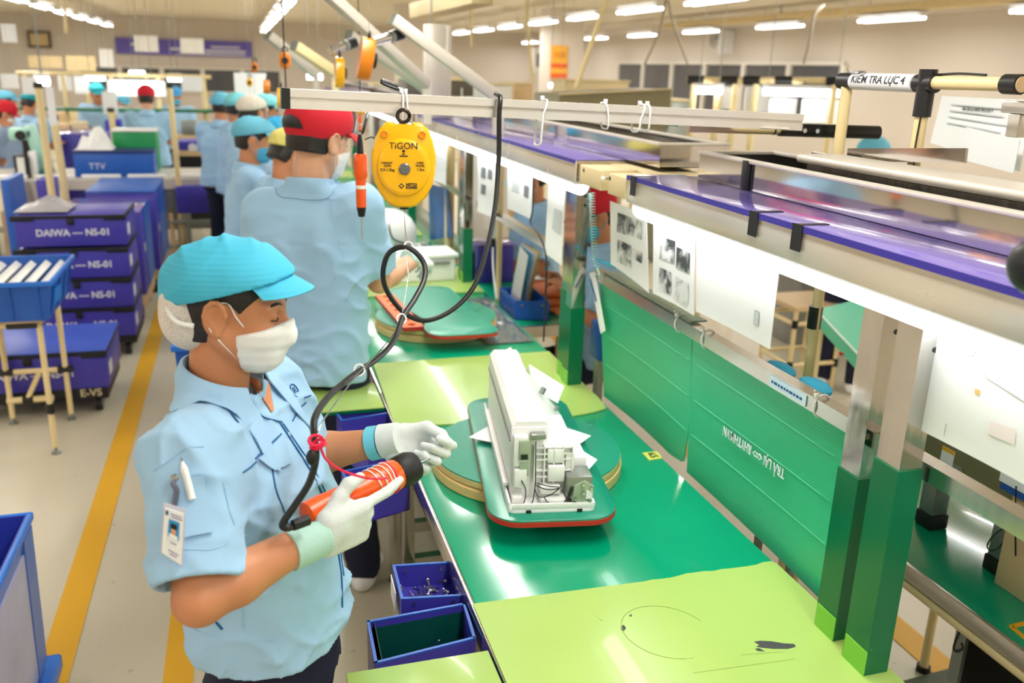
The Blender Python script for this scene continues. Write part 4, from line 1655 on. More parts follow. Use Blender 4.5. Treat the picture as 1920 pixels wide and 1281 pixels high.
pic = mat('grey_photo_print', (128, 132, 132), 0.5, var=0)
_nt = pic.node_tree
_tc = _nt.nodes.new('ShaderNodeTexCoord')
_vn = _nt.nodes.new('ShaderNodeTexNoise')
_vn.inputs['Scale'].default_value = 17
_vn.inputs['Distortion'].default_value = 0.4
_vn.inputs['Detail'].default_value = 7
_nt.links.new(_tc.outputs['Object'], _vn.inputs['Vector'])
_cr = _nt.nodes.new('ShaderNodeValToRGB')
_cr.color_ramp.elements[0].position = 0.42
_cr.color_ramp.elements[0].color = (0.05, 0.055, 0.06, 1)
_cr.color_ramp.elements[1].position = 0.60
_cr.color_ramp.elements[1].color = (0.8, 0.82, 0.82, 1)
_nt.links.new(_vn.outputs['Fac'], _cr.inputs[0])
_nt.links.new(_cr.outputs[0], _nt.nodes['Principled BSDF'].inputs['Base Color'])


def z7(p):
    return (960 + p[0] / 4, 320 + p[1] / 4)


pap([(1144, 377), (1212, 405), (1216, 549), (1145, 495)],
    [([z7(c) for c in q], pic) for q in ([(790, 315), (862, 342), (855, 485), (785, 460)], [(868, 345), (975, 388), (970, 520), (862, 478)], [(790, 515), (890, 565), (885, 738), (785, 680)], [(897, 582), (975, 617), (972, 697), (895, 655)])],
    'plastic sleeved sheet with four small grey photos, beside the coiled cord')
pap([(1225, 412), (1303, 438), (1301, 592), (1224, 550)],
    [([z7(c) for c in q], pic) for q in ([(1110, 490), (1218, 530), (1210, 705), (1105, 660)], [(1228, 570), (1335, 620), (1328, 775), (1222, 730)], [(1105, 725), (1190, 765), (1185, 935), (1100, 890)], [(1220, 790), (1325, 850), (1315, 1020), (1210, 955)])],
    'sheet with four large grey photos, left of the blank white sheet', x=1.074)
pap([(1306, 440), (1461, 500), (1443, 655), (1305, 584)], [([(1414, 580), (1423, 584), (1422, 612), (1412, 607)], print_l)],
    'large almost blank white sheet above the green partition', x=1.070, lines=([(1414, 582), (1423, 586), (1421, 611), (1412, 606), (1414, 582)],))
z4 = lambda p: (1720 + p[0] * 200 / 754, 580 + p[1] * 340 / 1281)
pap([(1762, 610), (1990, 692), (1985, 945), (1724, 806)],
    [([z4(c) for c in q], m) for q, m in (([(395, 200), (450, 218), (385, 330), (318, 300)], print_l), ([(560, 285), (800, 420), (800, 690), (470, 480)], print_l), ([(400, 560), (438, 575), (432, 610), (396, 595)], mat('orange_dot', (236, 190, 110), 0.5)), ([(500, 790), (690, 850), (680, 960), (490, 880)], mat('pink_print', (246, 232, 232), 0.6, var=0)))],
    'large sheet with a faint line drawing of a machine, right of the nearest posts', x=1.068,
    lines=[[z4(c) for c in q] for q in ([(395, 200), (318, 300), (335, 330), (385, 330), (450, 218), (395, 200)], [(560, 285), (480, 410), (470, 480), (760, 660)], [(560, 285), (760, 400)], [(480, 410), (760, 570)], [(200, 810), (185, 895)], [(335, 330), (375, 390), (440, 350)], [(580, 330), (540, 420), (760, 520)])])
pap([(1030, 324), (1060, 341), (1053, 499), (1021, 476)], [([(1038, 390), (1054, 397), (1051, 440), (1034, 428)], print_l)], 'white sheet hanging just left of the second pair of posts', x=1.05)
pap([(952, 302), (999, 320), (996, 412), (951, 391)], [([(960, 340), (972, 345), (971, 362), (959, 357)], print_l), ([(982, 346), (992, 350), (990, 372), (981, 368)], print_g)], 'white sheet with small coloured figures, third from the near end of the far shelf')
pap([(896, 283), (928, 294), (927, 410), (895, 397)], [([(902, 312), (910, 315), (909, 336), (901, 333)], print_g), ([(914, 316), (923, 319), (922, 338), (913, 335)], print_g), ([(902, 345), (910, 348), (909, 366), (901, 363)], print_g)], 'white sheet with small grey photos behind the black cord')
pap([(812, 262), (838, 272), (836, 348), (810, 338)], [], 'small white sheet hanging behind the yellow balancer')
# ------------------------------------------------------------------ turntables and paddles
def turntable(c, r, label):
    t = thing('turntable', label, 'turntable', (c[0], c[1], BZ), 'round plywood turntables')
    T = Matrix.Translation((c[0], c[1], BZ))
    B().lathe([(r - 0.004, 0.001), (r, 0.003), (r, 0.027), (r - 0.003, 0.029)], 64, T).build('lower_disc', plywood, t)
    B().lathe([(r - 0.012, 0.029), (r - 0.012, 0.033)], 64, T).build('gap_ring', black_rub, t)
    B().lathe([(r - 0.006, 0.033), (r - 0.003, 0.035), (r - 0.003, 0.049), (r - 0.006, 0.050)], 64, T).build('upper_disc', plywood, t)
    B().lathe([(r - 0.004, 0.050), (r - 0.004, 0.0535), (0, 0.0535)], 64, T).build('green_top', green_mat, t)
    return t


def smooth_outline(pts, n=8):
    P = [V((p[0], p[1], 0)) for p in pts]
    N = len(P)
    out = []
    for i in range(N):
        p0, p1, p2, p3 = P[i - 1], P[i], P[(i + 1) % N], P[(i + 2) % N]
        for k in range(n):
            t = k / n
            q = 0.5 * ((2 * p1) + (p2 - p0) * t + (2 * p0 - 5 * p1 + 4 * p2 - p3) * t * t + (3 * p1 - p0 - 3 * p2 + p3) * t ** 3)
            out.append((q.x, q.y))
    return out


def paddle(outline, label, z=0.0537):
    cx = sum(p[0] for p in outline) / len(outline)
    cy = sum(p[1] for p in outline) / len(outline)
    t = thing('paddle_board', label, 'board', (cx, cy, BZ + z), 'green paddle boards on the turntables')
    B().prism(outline, BZ + z, BZ + z + 0.012).build('red_base', red_edge, t, angle=50)
    ins = [(p[0] + (cx - p[0]) * 0.004, p[1] + (cy - p[1]) * 0.004) for p in outline]
    B().prism(ins, BZ + z + 0.012, BZ + z + 0.016, bev=0.001).build('green_cover', green_mat, t, angle=50)
    return t


def orient(pts):
    a = sum(pts[i][0] * pts[(i + 1) % len(pts)][1] - pts[(i + 1) % len(pts)][0] * pts[i][1] for i in range(len(pts)))
    return pts if a > 0 else pts[::-1]


turntable((0.705, 2.135), 0.262, 'round plywood turntable under the white machine')
PA = V((0.168, 0.986, 0))
PW = V((0.986, -0.168, 0))
PO = V((0.637, 1.690, 0))                       # middle of the near edge of the first paddle


def on1(u, v, z):
    return PO + PW * u + PA * v + V((0, 0, z))


out = [(PO + PW * x + PA * (y + 0.395)).to_2d()[:] for x, y in rrect(0.306, 0.79, 0.075, 8)]
paddle(orient(out), 'long green paddle board with red edge that carries the white machine')

turntable((0.742, 3.53), 0.256, 'round plywood turntable under the orange strip')
o2 = [at(*q, z=BZ + 0.066) for q in ((727, 560), (740, 541), (785, 538), (835, 539), (856, 552), (893, 588), (932, 617), (926, 625), (900, 628), (866, 630), (828, 631), (806, 627), (795, 617), (790, 598))]
paddle(orient(smooth_outline([(p.x, p.y) for p in o2], 5)), 'empty green paddle board with red edge behind the black cable loop')
# orange strip with round holes lying on the second turntable
a, c = at(722, 558, z=BZ + 0.06), at(774, 616, z=BZ + 0.06)
ax = (c - a).normalized()
ay = V((-ax.y, ax.x, 0))
t = thing('orange_strip', 'orange strip with seven dark round holes beside the empty paddle', 'strip', (a + c) / 2)
Ln = (c - a).length + 0.03
M = Matrix((ax, ay, V((0, 0, 1)))).transposed().to_4x4()
M.translation = (a + c) / 2 + V((0, 0, 0.0))
Wd = 0.082
hx = [-Ln / 2 + 0.04 + i * (Ln - 0.08) / 6 for i in range(7)]
b = B()
# plate with true holes: fan quads between each hole rim and its cell
cell = (Ln - 0.0) / 7
for i in range(7):
    cx = -Ln / 2 + cell * (i + 0.5)
    n = 16
    for (z, fl) in ((-0.006, 1), (0.010, 0)):
        inn, outr = [], []
        for q in range(n):
            an = 2 * math.pi * q / n
            inn.append(V((cx + 0.017 * math.cos(an), 0.017 * math.sin(an), z)))
            k = 1 / max(abs(math.cos(an)) / (cell / 2), abs(math.sin(an)) / (Wd / 2))
            outr.append(V((cx + k * math.cos(an), k * math.sin(an), z)))
        iv = [b.bm.verts.new(M @ p) for p in inn]
        ov = [b.bm.verts.new(M @ p) for p in outr]
        for q in range(n):
            w = (q + 1) % n
            b.bm.faces.new((iv[q], ov[q], ov[w], iv[w]))
        if fl:
            lowi = iv
        else:
            for q in range(n):
                w = (q + 1) % n
                b.bm.faces.new((lowi[q], lowi[w], iv[w], iv[q]))
bmesh.ops.remove_doubles(b.bm, verts=b.bm.verts, dist=0.0004)
b.build('plate', orange_dark, t, smooth=False)
B().prism([(-Ln / 2, -Wd / 2), (Ln / 2, -Wd / 2), (Ln / 2, Wd / 2), (-Ln / 2, Wd / 2)], -0.0062, -0.0055, M).build('backing', mat('dark_orange_backing', (150, 52, 22), 0.6), t)
b = B()
for s in (-1, 1):
    b.prism([(-Ln / 2, s * Wd / 2 - 0.001), (Ln / 2, s * Wd / 2 - 0.001), (Ln / 2, s * Wd / 2 + 0.001), (-Ln / 2, s * Wd / 2 + 0.001)], -0.006, 0.0102, M)
for s in (-1, 1):
    b.prism([(s * Ln / 2 - 0.001, -Wd / 2), (s * Ln / 2 + 0.001, -Wd / 2), (s * Ln / 2 + 0.001, Wd / 2), (s * Ln / 2 - 0.001, Wd / 2)], -0.006, 0.0102, M)
b.build('edge_band', red_edge, t, smooth=False)

# ------------------------------------------------------------------ white machine chassis on the first paddle
Z0 = BZ + 0.0700
t = thing('machine_chassis', 'open white machine chassis with exposed gears and wiring, on the paddle board', 'machine', on1(0, 0.35, Z0))
MM = Matrix((PW, PA, V((0, 0, 1)))).transposed().to_4x4()
MM.translation = on1(0, 0, Z0)


def mb(x0, x1, y0, y1, z0, z1, bev=0.002):
    b = B()
    b.bx(x0, x1, y0, y1, z0, z1, bev=bev)
    b.bm.transform(MM)
    return b


def mbs(items, bev=0.0015):
    b = B()
    for i in items:
        b.bx(*i, bev=bev)
    b.bm.transform(MM)
    return b


b = B()
b.prism([(p[0] - 0.005, p[1] + 0.36) for p in rrect(0.205, 0.64, 0.014, 4)], 0.0, 0.008, MM, bev=0.0015)
b.build('base_plate', white_pl, t)
mbs([(-0.1075, -0.1015, 0.045, 0.68, 0.008, 0.026), (0.0915, 0.0975, 0.045, 0.68, 0.008, 0.02)]).build('side_flange', white_pl, t)
mbs([(-0.1, 0.092, 0.040, 0.046, 0.008, 0.022)]).build('front_flange', white_pl, t)
# tall housing
M90 = MM @ Matrix(((1, 0, 0, 0), (0, 0, -1, 0), (0, 1, 0, 0), (0, 0, 0, 1)))
prof = [(-0.098, 0.008), (-0.012, 0.008), (-0.012, 0.195), (-0.020, 0.203), (-0.084, 0.203), (-0.096, 0.190)]
b = B()
b.prism(prof, -0.645, -0.10, M90, bev=0.0)
b.build('housing', white_pl, t)
mb(-0.1005, -0.0975, 0.11, 0.64, 0.150, 0.153, 0).build('housing_seam', print_g, t)
mb(-0.112, -0.098, 0.12, 0.60, 0.030, 0.040, 0.003).build('side_ledge', white_pl, t)
# sloping cover to the right
b = B()
P = [[MM @ V((-0.010 + 0.112 * i / 4, 0.27 + 0.36 * j / 4, 0.155 - 0.125 * i / 4 + 0.010 * math.sin(i / 4 * 3.14))) for j in range(5)] for i in range(5)]
b.sheet(P, 0.002)
b.build('sloping_cover', white_pl, t)
mb(-0.012, 0.050, 0.095, 0.27, 0.008, 0.150).build('middle_block', white_pl, t)
mbs([(0.000, 0.088, 0.10, 0.26, 0.008, 0.075), (0.052, 0.088, 0.12, 0.26, 0.075, 0.10)]).build('right_block', white_pl, t)
# ribs and boxes on the near end
mbs([(-0.098, -0.012, 0.096, 0.101, 0.015, 0.19)]).build('end_panel', white_pl, t)
for i, (x0, x1, z0, z1, d) in enumerate(((-0.094, -0.060, 0.10, 0.175, 0.02), (-0.092, -0.062, 0.05, 0.095, 0.026), (-0.012, 0.028, 0.06, 0.10, 0.022), (-0.014, 0.026, 0.105, 0.140, 0.016), (0.030, 0.052, 0.085, 0.128, 0.012), (-0.030, 0.018, 0.032, 0.052, 0.03), (-0.096, -0.07, 0.010, 0.028, 0.03), (-0.03, 0.03, 0.009, 0.026, 0.045), (0.05, 0.085, 0.010, 0.020, 0.04))):
    mb(x0, x1, 0.096 - d, 0.097, z0, z1, 0.003).build('moulded_box', white_pl, t)
for z in (0.068, 0.084, 0.112, 0.126, 0.142):
    mb(-0.045, 0.044, 0.082, 0.096, z, z + 0.003, 0).build('rib', white_pl, t)
for x in (-0.045, -0.022, 0.0, 0.022, 0.044):
    mb(x, x + 0.003, 0.080, 0.096, 0.055, 0.148, 0).build('rib', white_pl, t)
mb(-0.082, -0.058, 0.070, 0.096, 0.118, 0.168, 0.002).build('switch_box', grey_green, t)
mb(-0.078, -0.062, 0.068, 0.0705, 0.122, 0.134, 0).build('switch_opening', black_pl, t)
mb(-0.080, -0.058, 0.072, 0.096, 0.078, 0.112, 0.002).build('switch_box', grey_green, t)
mb(-0.054, -0.020, 0.074, 0.1, 0.168, 0.180, 0.002).build('connector', grey_m, t)
mb(0.030, 0.090, 0.052, 0.115, 0.026, 0.082, 0.003).build('motor_bracket', grey_m, t)
b = B()
b.prism([(0.042, 0.024), (0.074, 0.016), (0.092, 0.03), (0.092, 0.06), (0.07, 0.074), (0.046, 0.062)], -0.052, -0.046, M90, bev=0.001)
b.build('gear_plate', grey_green, t)
for x, z in ((0.05, 0.03), (0.066, 0.066), (0.086, 0.055), (0.084, 0.026), (0.068, 0.044)):
    b = B()
    b.cyl((x, 0.040, z), (x, 0.047, z), 0.0042, n=12)
    b.bm.transform(MM)
    b.build('screw', screw_m, t)
mb(0.074, 0.089, 0.043, 0.0462, 0.030, 0.050, 0).build('sticker', paper, t)
for pts in ([(-0.044, 0.072, 0.165), (-0.044, 0.066, 0.12), (-0.043, 0.064, 0.07), (-0.046, 0.06, 0.03), (-0.052, 0.055, 0.012)],
            [(-0.075, 0.068, 0.07), (-0.066, 0.06, 0.05), (-0.066, 0.058, 0.03), (-0.072, 0.055, 0.012)],
            [(-0.043, 0.062, 0.06), (-0.02, 0.05, 0.054), (0.006, 0.058, 0.05), (0.018, 0.066, 0.053)],
            [(-0.044, 0.062, 0.05), (-0.036, 0.048, 0.036), (-0.01, 0.048, 0.040), (0.014, 0.062, 0.049)],
            [(-0.043, 0.06, 0.066), (-0.014, 0.05, 0.062), (0.01, 0.055, 0.057)],
            [(0.04, 0.05, 0.06), (0.03, 0.048, 0.03), (0.018, 0.05, 0.012)],
            [(0.044, 0.05, 0.058), (0.035, 0.048, 0.03), (0.024, 0.05, 0.012)],
            [(-0.024, 0.05, 0.036), (-0.018, 0.045, 0.026), (-0.01, 0.05, 0.018)]):
    B().tube([MM @ p for p in spline(pts, 5)], 0.0013, 6).build('wire', black_pl, t)
for x in (-0.06, 0.06):
    mb(x - 0.006, x + 0.006, 0.037, 0.041, 0.0, 0.007, 0).build('foot_notch', black_pl, t)
for a, c in (((1001, 742), (1018, 796)), ((1018, 798), (1030, 815))):
    p, q = at(a[0], a[1], z=0.985), at(c[0], c[1], z=0.955)
    b = B()
    b.cyl(p, q, 0.006, n=10)
    b.build('rod', grey_m, t)
p = MM @ V((0.03, 0.47, 0.132))
B().cyl(p, p + V((0.008, 0, 0.016)), 0.008, n=12).build('boss', grey_m, t)
p = MM @ V((0.07, 0.46, 0.085))
B().cyl(p, p + V((0.006, 0, 0.012)), 0.006, n=12).build('boss', grey_m, t)

# white sheets whose corners stick out round the machine
def loose(pix, z, label, curl=0.0):
    q = [at(u, v, z=zz) for (u, v), zz in zip(pix, z)]
    tt = thing('loose_sheet', label, 'paper', q[0], 'white sheets round the machine')
    rows = [[(q[0] * (1 - i / 4) + q[1] * (i / 4)) * (1 - j / 4) + (q[3] * (1 - i / 4) + q[2] * (i / 4)) * (j / 4) + V((0, 0, curl * math.sin(i / 4 * 3.14))) for j in range(5)] for i in range(5)]
    B().sheet(rows, 0.0012).build('sheet', paper, tt)


loose([(879, 820), (926, 793), (985, 815), (938, 833)], (0.882, 0.885, 0.884, 0.882), 'white sheet corner sticking out left of the machine')
loose([(1108, 817), (1079, 838), (1000, 800), (1040, 795)], (0.886, 0.884, 0.884, 0.888), 'white sheet corner sticking out right of the machine, upper one')
loose([(1120, 862), (1104, 880), (1040, 850), (1060, 826)], (0.9, 0.895, 0.905, 0.92), 'white sheet corner sticking out right of the machine, lower one')
loose([(957, 651), (985, 690), (1000, 700), (930, 668)], (1.02, 1.01, 1.0, 1.02), 'white sheet corner above the far end of the machine')
loose([(992, 683), (1058, 724), (1046, 756), (1000, 730)], (1.0, 0.96, 0.93, 0.98), 'white sheet behind the machine next to the lime mat')

# sticky note and gap marks on the bench
q = [at(u, v, z=BZ + 0.002) for u, v in ((1204, 849), (1232, 846), (1242, 859), (1217, 863))]
t = thing('sticky_note', 'small yellow green sticky note marked 65 on the green bench', 'note', q[0])
B().prism(orient([(p.x, p.y) for p in q]), BZ + 0.0005, BZ + 0.0018).build('note', mat('note_paper', (196, 206, 92), 0.6), t)
ctr = (q[0] + q[1] + q[2] + q[3]) / 4
lettering('65', 0.034, ctr + V((0, 0, 0.0015)), (q[3] - q[0]).normalized(), (q[1] - q[0]).normalized(), print_k, t, extrude=0.0002)


# ------------------------------------------------------------------ blue parts bins on the bench front
def bin_(c4, depth, label, m=purple, group='corrugated blue bins on the bench front', rim=blue_pl, th=0.005, rivets=True):
    """c4: four top corners (near-left, near-right, far-right, far-left) world points"""
    c4 = [V(p) for p in c4]
    ctr = sum(c4, V()) / 4
    t = thing('parts_bin', label, 'bin', (ctr.x, ctr.y, ctr.z - depth), group)
    names = ('near_wall', 'right_wall', 'far_wall', 'left_wall')
    for i in range(4):
        p, q = c4[i], c4[(i + 1) % 4]
        n = V((0, 0, 1)).cross(q - p).normalized()
        b = B()
        P2 = [p, q, q + n * th, p + n * th]
        lo = [v - V((0, 0, depth)) for v in P2]
        A = [b.bm.verts.new(v) for v in lo]
        C = [b.bm.verts.new(v) for v in P2]
        b.bm.faces.new(A[::-1])
        b.bm.faces.new(C)
        for k in range(4):
            b.bm.faces.new((A[k], A[(k + 1) % 4], C[(k + 1) % 4], C[k]))
        w = b.build(names[i], m, t, smooth=False)
        B().bar(p + n * th / 2 + V((0, 0, 0.001)), q + n * th / 2 + V((0, 0, 0.001)), th + 0.001, 0.003).build('rim', rim, w)
        if rivets:
            for u in (0.2, 0.8):
                r = p.lerp(q, u) - V((0, 0, depth * 0.2))
                B().cyl(r - n * 0.002, r + n * (th + 0.002), 0.005, n=10).build('rivet', screw_m, w)
    b = B()
    b.prism(orient([(v.x, v.y) for v in c4]), ctr.z - depth, ctr.z - depth + 0.004)
    b.build('bottom', m, t)
    return t, ctr


z = 0.775
t, c = bin_([at(752, 1125, z=z), at(876, 1118, z=z), at(851, 1054, z=z), at(736, 1061, z=z)], 0.058, 'blue bin holding loose steel screws, on the bench front')
q = [at(752, 1125, z=z), at(736, 1061, z=z)]
B().bar(q[0].lerp(q[1], 0.25) + V((-0.007, 0, -0.03)), q[0].lerp(q[1], 0.8) + V((-0.007, 0, -0.03)), 0.002, 0.05).build('paper_label', paper, t)
rs = random.Random(3)
proto = None
corners = [at(762, 1116, z=z - 0.09), at(862, 1110, z=z - 0.09), at(846, 1080, z=z - 0.09), at(756, 1084, z=z - 0.09)]
for i in range(46):
    u, v = rs.uniform(0.05, 0.95), rs.uniform(0.25, 1.0)
    near = V((0.282, 1.632, 0)) + V((0.10 * rs.random(), 0.085 * rs.random(), z - 0.050 + 0.004 * (i % 4)))
    if proto is None:
        proto = thing('steel_screw', 'loose small steel screw among others in the blue bin', 'screw', near, 'loose steel screws in the blue bin')
        B().cyl(near, near + V((0.013, 0, 0)), 0.0022, n=8).build('shank', screw_m, proto)
        B().cyl(near + V((0.013, 0, 0)), near + V((0.0155, 0, 0)), 0.0045, n=10).build('head', screw_m, proto)
        proto.rotation_euler = (0, 0.2, 0.5)
    else:
        r = dup(proto, near)
        r.rotation_euler = (0, rs.uniform(-0.5, 0.5), rs.uniform(0, 6.28))
z = 0.778
c4 = [at(703, 1246, z=z), at(892, 1198, z=z), at(872, 1132, z=z), at(688, 1166, z=z)]
t, c = bin_(c4, 0.13, 'battered blue bin lined with a dark green sheet, in front of the side shelf', rivets=False)
M_ = [p.lerp(c, 0.035) for p in c4]
b = B()
b.sheet([[M_[3].lerp(M_[2], i / 5) + V((0, -0.03 * j / 4, -0.004 - 0.118 * j / 4)) for j in range(5)] for i in range(6)], 0.002)
b.build('green_liner', mat('deep_green_liner', (0, 66, 54), 0.3), t)
b = B()
b.sheet([[M_[3].lerp(M_[0], i / 5) + V((0.010 + 0.015 * j / 4, 0, -0.001 - 0.12 * j / 4)) for j in range(5)] for i in range(6)], 0.002)
b.build('liner_edge', MATS['deep_green_liner'], t)
pp = at(824, 1222, z=0.70)
o = B().cyl(at(804, 1222, z=0.695), at(823, 1201, z=0.745), 0.0014, n=6).build('bin_needle', screw_m)
tag(o, 'thin steel pin lying in the bin with the green liner', 'pin')
z = 0.74
bin_([at(690, 845, z=z), at(752, 832, z=z), at(738, 782, z=z), at(645, 800, z=z)], 0.11, 'purple bin behind the woman\'s raised arm')
z = 0.77
bin_([at(660, 925, z=z), at(768, 895, z=z), at(752, 862, z=z), at(640, 885, z=z)], 0.10, 'purple bin under the woman\'s wrist, nearer the camera')
z = 0.79
bin_([at(640, 790, z=z), at(733, 775, z=z), at(728, 764, z=z), at(630, 775, z=z)], 0.13, 'dark purple bin tucked under the lime side shelf', rivets=False)

# ------------------------------------------------------------------ white aluminium bar with its yellow balancer
pL, pR = at(530, 184, y=1.975), at(1497, 229, y=2.0)
t = thing('support_bar', 'long white aluminium profile bar crossing above the bench', 'bar', (pL + pR) / 2)
b = B()
d = (pR - pL).normalized()
a_, u_, _ = frame(d)
M = Matrix((a_, u_, d)).transposed().to_4x4()
M.translation = pL
Lb = (pR - pL).length
w = 0.020
pf = []
g, dp = 0.004, 0.005
side = [(-w, -w), (-g, -w), (-g, -w + dp), (g, -w + dp), (g, -w), (w, -w)]
for k in range(4):
    an = k * math.pi / 2
    for x, y in side[:-1]:
        pf.append((x * math.cos(an) - y * math.sin(an), x * math.sin(an) + y * math.cos(an)))
b.prism(pf, 0.012, Lb, M)
b.build('profile', alu_bar, t, smooth=False)
b = B()
b.prism([(-w - 0.001, -w - 0.001), (w + 0.001, -w - 0.001), (w + 0.001, w + 0.001), (-w - 0.001, w + 0.001)], -0.004, 0.014, M)
b.build('end_cap', black_pl, t)


def on_bar(px):
    k = (px - 530) / (1497 - 530)
    lo, hi = 0.0, 1.0
    for _ in range(40):
        mid = (lo + hi) / 2
        p = pL.lerp(pR, mid)
        c_ = np3(p - V((0, 0, CAM_H)))
        cc = RM.T @ c_
        u = 960 + cc[0] / -cc[2] * FPX
        if u < px:
            lo = mid
        else:
            hi = mid
    return pL.lerp(pR, lo)


def tie(px, label, hang=0.0, lean=0.0):
    p = on_bar(px)
    lean *= 0.5
    tt = thing('cable_tie', label, 'cable tie', p, 'cable ties on the white bar')
    R_ = 0.0236
    pts = []
    for k in range(20):
        q = 2 * math.pi * k / 20
        cx, cz = math.cos(q), math.sin(q)
        s_ = R_ / max(abs(cx), abs(cz)) ** 0.7
        pts.append(p + V((lean * cz, cx * s_, cz * s_ - (hang if cz < -0.5 else 0))))
    B().tube(pts, 0.0024, 6, True).build('strap', white_pl, tt)
    B().box(p + V((0, -0.004, 0.0275)), (0.008, 0.008, 0.009), bev=0.001).build('head', white_pl, tt)
    return tt, p


tie(752, 'white cable tie that hangs the yellow balancer, left strand', 0.024, 0.002)
tie(760, 'white cable tie that hangs the yellow balancer, right strand', 0.024, -0.002)
tie(1015, 'long white cable tie right of the black cable', 0.055, 0.02)
tie(1133, 'white cable tie in the middle of the right half of the bar', 0.012, -0.008)
tie(1197, 'white cable tie at the tray corner, slanting one', 0.016, 0.018)
tie(1211, 'white cable tie at the tray corner, upright one', 0.012, 0.0)

# big yellow balancer
bc = at(757, 309, y=1.935)
t = thing('tool_balancer', 'large yellow spring balancer with black print hanging from the white bar', 'balancer', bc, 'spring balancers of the line')
fw = (V((0, 0, CAM_H)) - bc)
fw.z = 0
fw.normalize()                                   # faces the aisle end of the line
sx = V((0, 0, 1)).cross(fw).normalized()
MB_ = Matrix((sx, V((0, 0, 1)), fw)).transposed().to_4x4()
MB_.translation = bc
S = 2.01 / FPX * 1.0
op = [(-30, 74), (-17, 74), (-12, 67), (12, 67), (17, 74), (32, 73), (44, 62), (52, 42), (57, 18), (57, -8), (51, -34), (40, -56), (24, -71), (12, -75), (-14, -75), (-28, -68), (-43, -50), (-53, -28), (-57, -2), (-56, 22), (-50, 46), (-42, 62)]
op = [(x * S, y * S) for x, y in op][::-1]
b = B()
b.prism(op, -0.026, 0.020, MB_, bev=0.006)
b.build('case', yellow_pl, t, angle=50)
b = B()
T2 = MB_ @ Matrix.Translation((0, -0.004, 0.0195)) @ Matrix.Diagonal((1, 1.08, 1, 1))
b.lathe([(0.0570, 0.0), (0.0555, 0.005), (0.051, 0.0075), (0.045, 0.0075), (0.0, 0.0078)], 40, T2)
b.build('drum_cover', yellow_pl, t)
b = B()
b.lathe([(0.0125, 0.0), (0.0125, 0.003), (0.010, 0.005), (0.0, 0.005)], 24, MB_ @ Matrix.Translation((0.002, -0.008 * 0 - 0.006, 0.027)))
b.build('hub', mat('grey_hub', (118, 120, 120), 0.3, 0.4), t)
b = B()
b.tube([MB_ @ V((0.013 * math.cos(q), 0.103 + 0.013 * math.sin(q), 0)) for q in [2 * math.pi * k / 20 for k in range(20)]], 0.0042, 8, True)
b.cyl(MB_ @ V((0, 0.080, 0)), MB_ @ V((0, 0.092, 0)), 0.006, n=10)
b.build('eye_bolt', mat('dark_steel', (60, 52, 50), 0.4, 0.7), t)
for x in (-0.040, 0.040):
    b = B()
    b.lathe([(0.0085, 0), (0.0085, 0.003), (0.006, 0.004), (0.005, 0.002), (0, 0.002)], 16, MB_ @ Matrix.Translation((x, 0.066, 0.020)))
    b.build('screw_boss', mat('amber_plastic', (240, 150, 10), 0.4), t)
b = B()
b.box((0, 0, 0), (0.018, 0.007, 0.02))
b.bm.transform(MB_ @ Matrix.Translation((0, -0.0925, 0)))
b.build('wire_outlet', black_rub, t)
for s_, sz, x, y, bold, sq in (('TiGON', 0.0195, 0.0, 0.042, 0.0, 1.0), ('WEIGHT', 0.0062, -0.0355, 0.006, 0.0001, 1.0), ('CAPA', 0.0062, -0.0345, 0.0, 0.0001, 1.0), ('0.5-1.5kg', 0.0082, -0.0345, -0.0085, 0.0001, 1.0),
                            ('WIRE', 0.0062, 0.035, 0.007, 0.0001, 1.0), ('TRAVEL', 0.0058, 0.035, 0.001, 0.0001, 1.0), ('1.5m', 0.0082, 0.036, -0.007, 0.0001, 1.0), ('NITTO', 0.0078, 0.0165, -0.0395, 0.0003, 1.0), ('KOHKI', 0.0078, 0.0165, -0.0458, 0.0003, 1.0)):
    lettering(s_, sz, MB_ @ V((x, y, 0.0278)), sx, V((0, 0, 1)), print_k, t, bold=bold, squeeze=sq, extrude=0.0003)
b = B()
b.prism([(-0.006, 0), (0, -0.006), (0.006, 0), (0, 0.006)][::1], 0, 0.0008, MB_ @ Matrix.Translation((-0.005, -0.0425, 0.0273)))
b.build('printed_mark', print_k, t)
b = B()
b.lathe([(0.0026, 0), (0.0026, 0.0004), (0.0, 0.0004)], 12, MB_ @ Matrix.Translation((-0.005, -0.0425, 0.0281)))
b.build('printed_mark', yellow_pl, t)
for yy_, ww_ in ((0.0255, 0.006), (0.021, 0.018)):
    B().bar(MB_ @ V((-ww_ / 2, yy_, 0.0279)), MB_ @ V((ww_ / 2, yy_, 0.0279)), 0.0006, 0.0022).build('printed_line', print_k, t)
b = B()
b.lathe([(0.0032, 0), (0.0032, 0.0005), (0.0, 0.0005)], 12, MB_ @ Matrix.Translation((0, 0.0315, 0.0272)))
b.build('printed_mark', print_k, t)

# black cable and wire of the woman's tool
HAND_Y = 1.235
path = [(930, 176, 1.985), (938, 184, 1.945), (936, 215, 1.94), (935, 300, 1.94), (928, 390, 1.92), (912, 470, 1.90), (890, 535, 1.88), (850, 580, 1.86), (800, 601, 1.84), (760, 588, 1.83), (728, 550, 1.82), (718, 515, 1.81), (727, 478, 1.80), (750, 464, 1.79), (775, 470, 1.78), (795, 495, 1.77), (795, 525, 1.75), (778, 560, 1.72), (755, 596, 1.68), (738, 640, 1.62), (708, 672, 1.55), (660, 706, 1.47), (615, 745, 1.37), (590, 785, 1.285), (590, 825, 1.255), (592, 860, 1.245), (580, 905, 1.235), (555, 945, 1.225), (530, 982, 1.215), (540, 990, 1.215), (562, 981, 1.22), (580, 974, 1.228)]
t = thing('tool_cable', 'thick black cable looping from the white bar to the orange screwdriver', 'cable', at(930, 178, y=1.985))
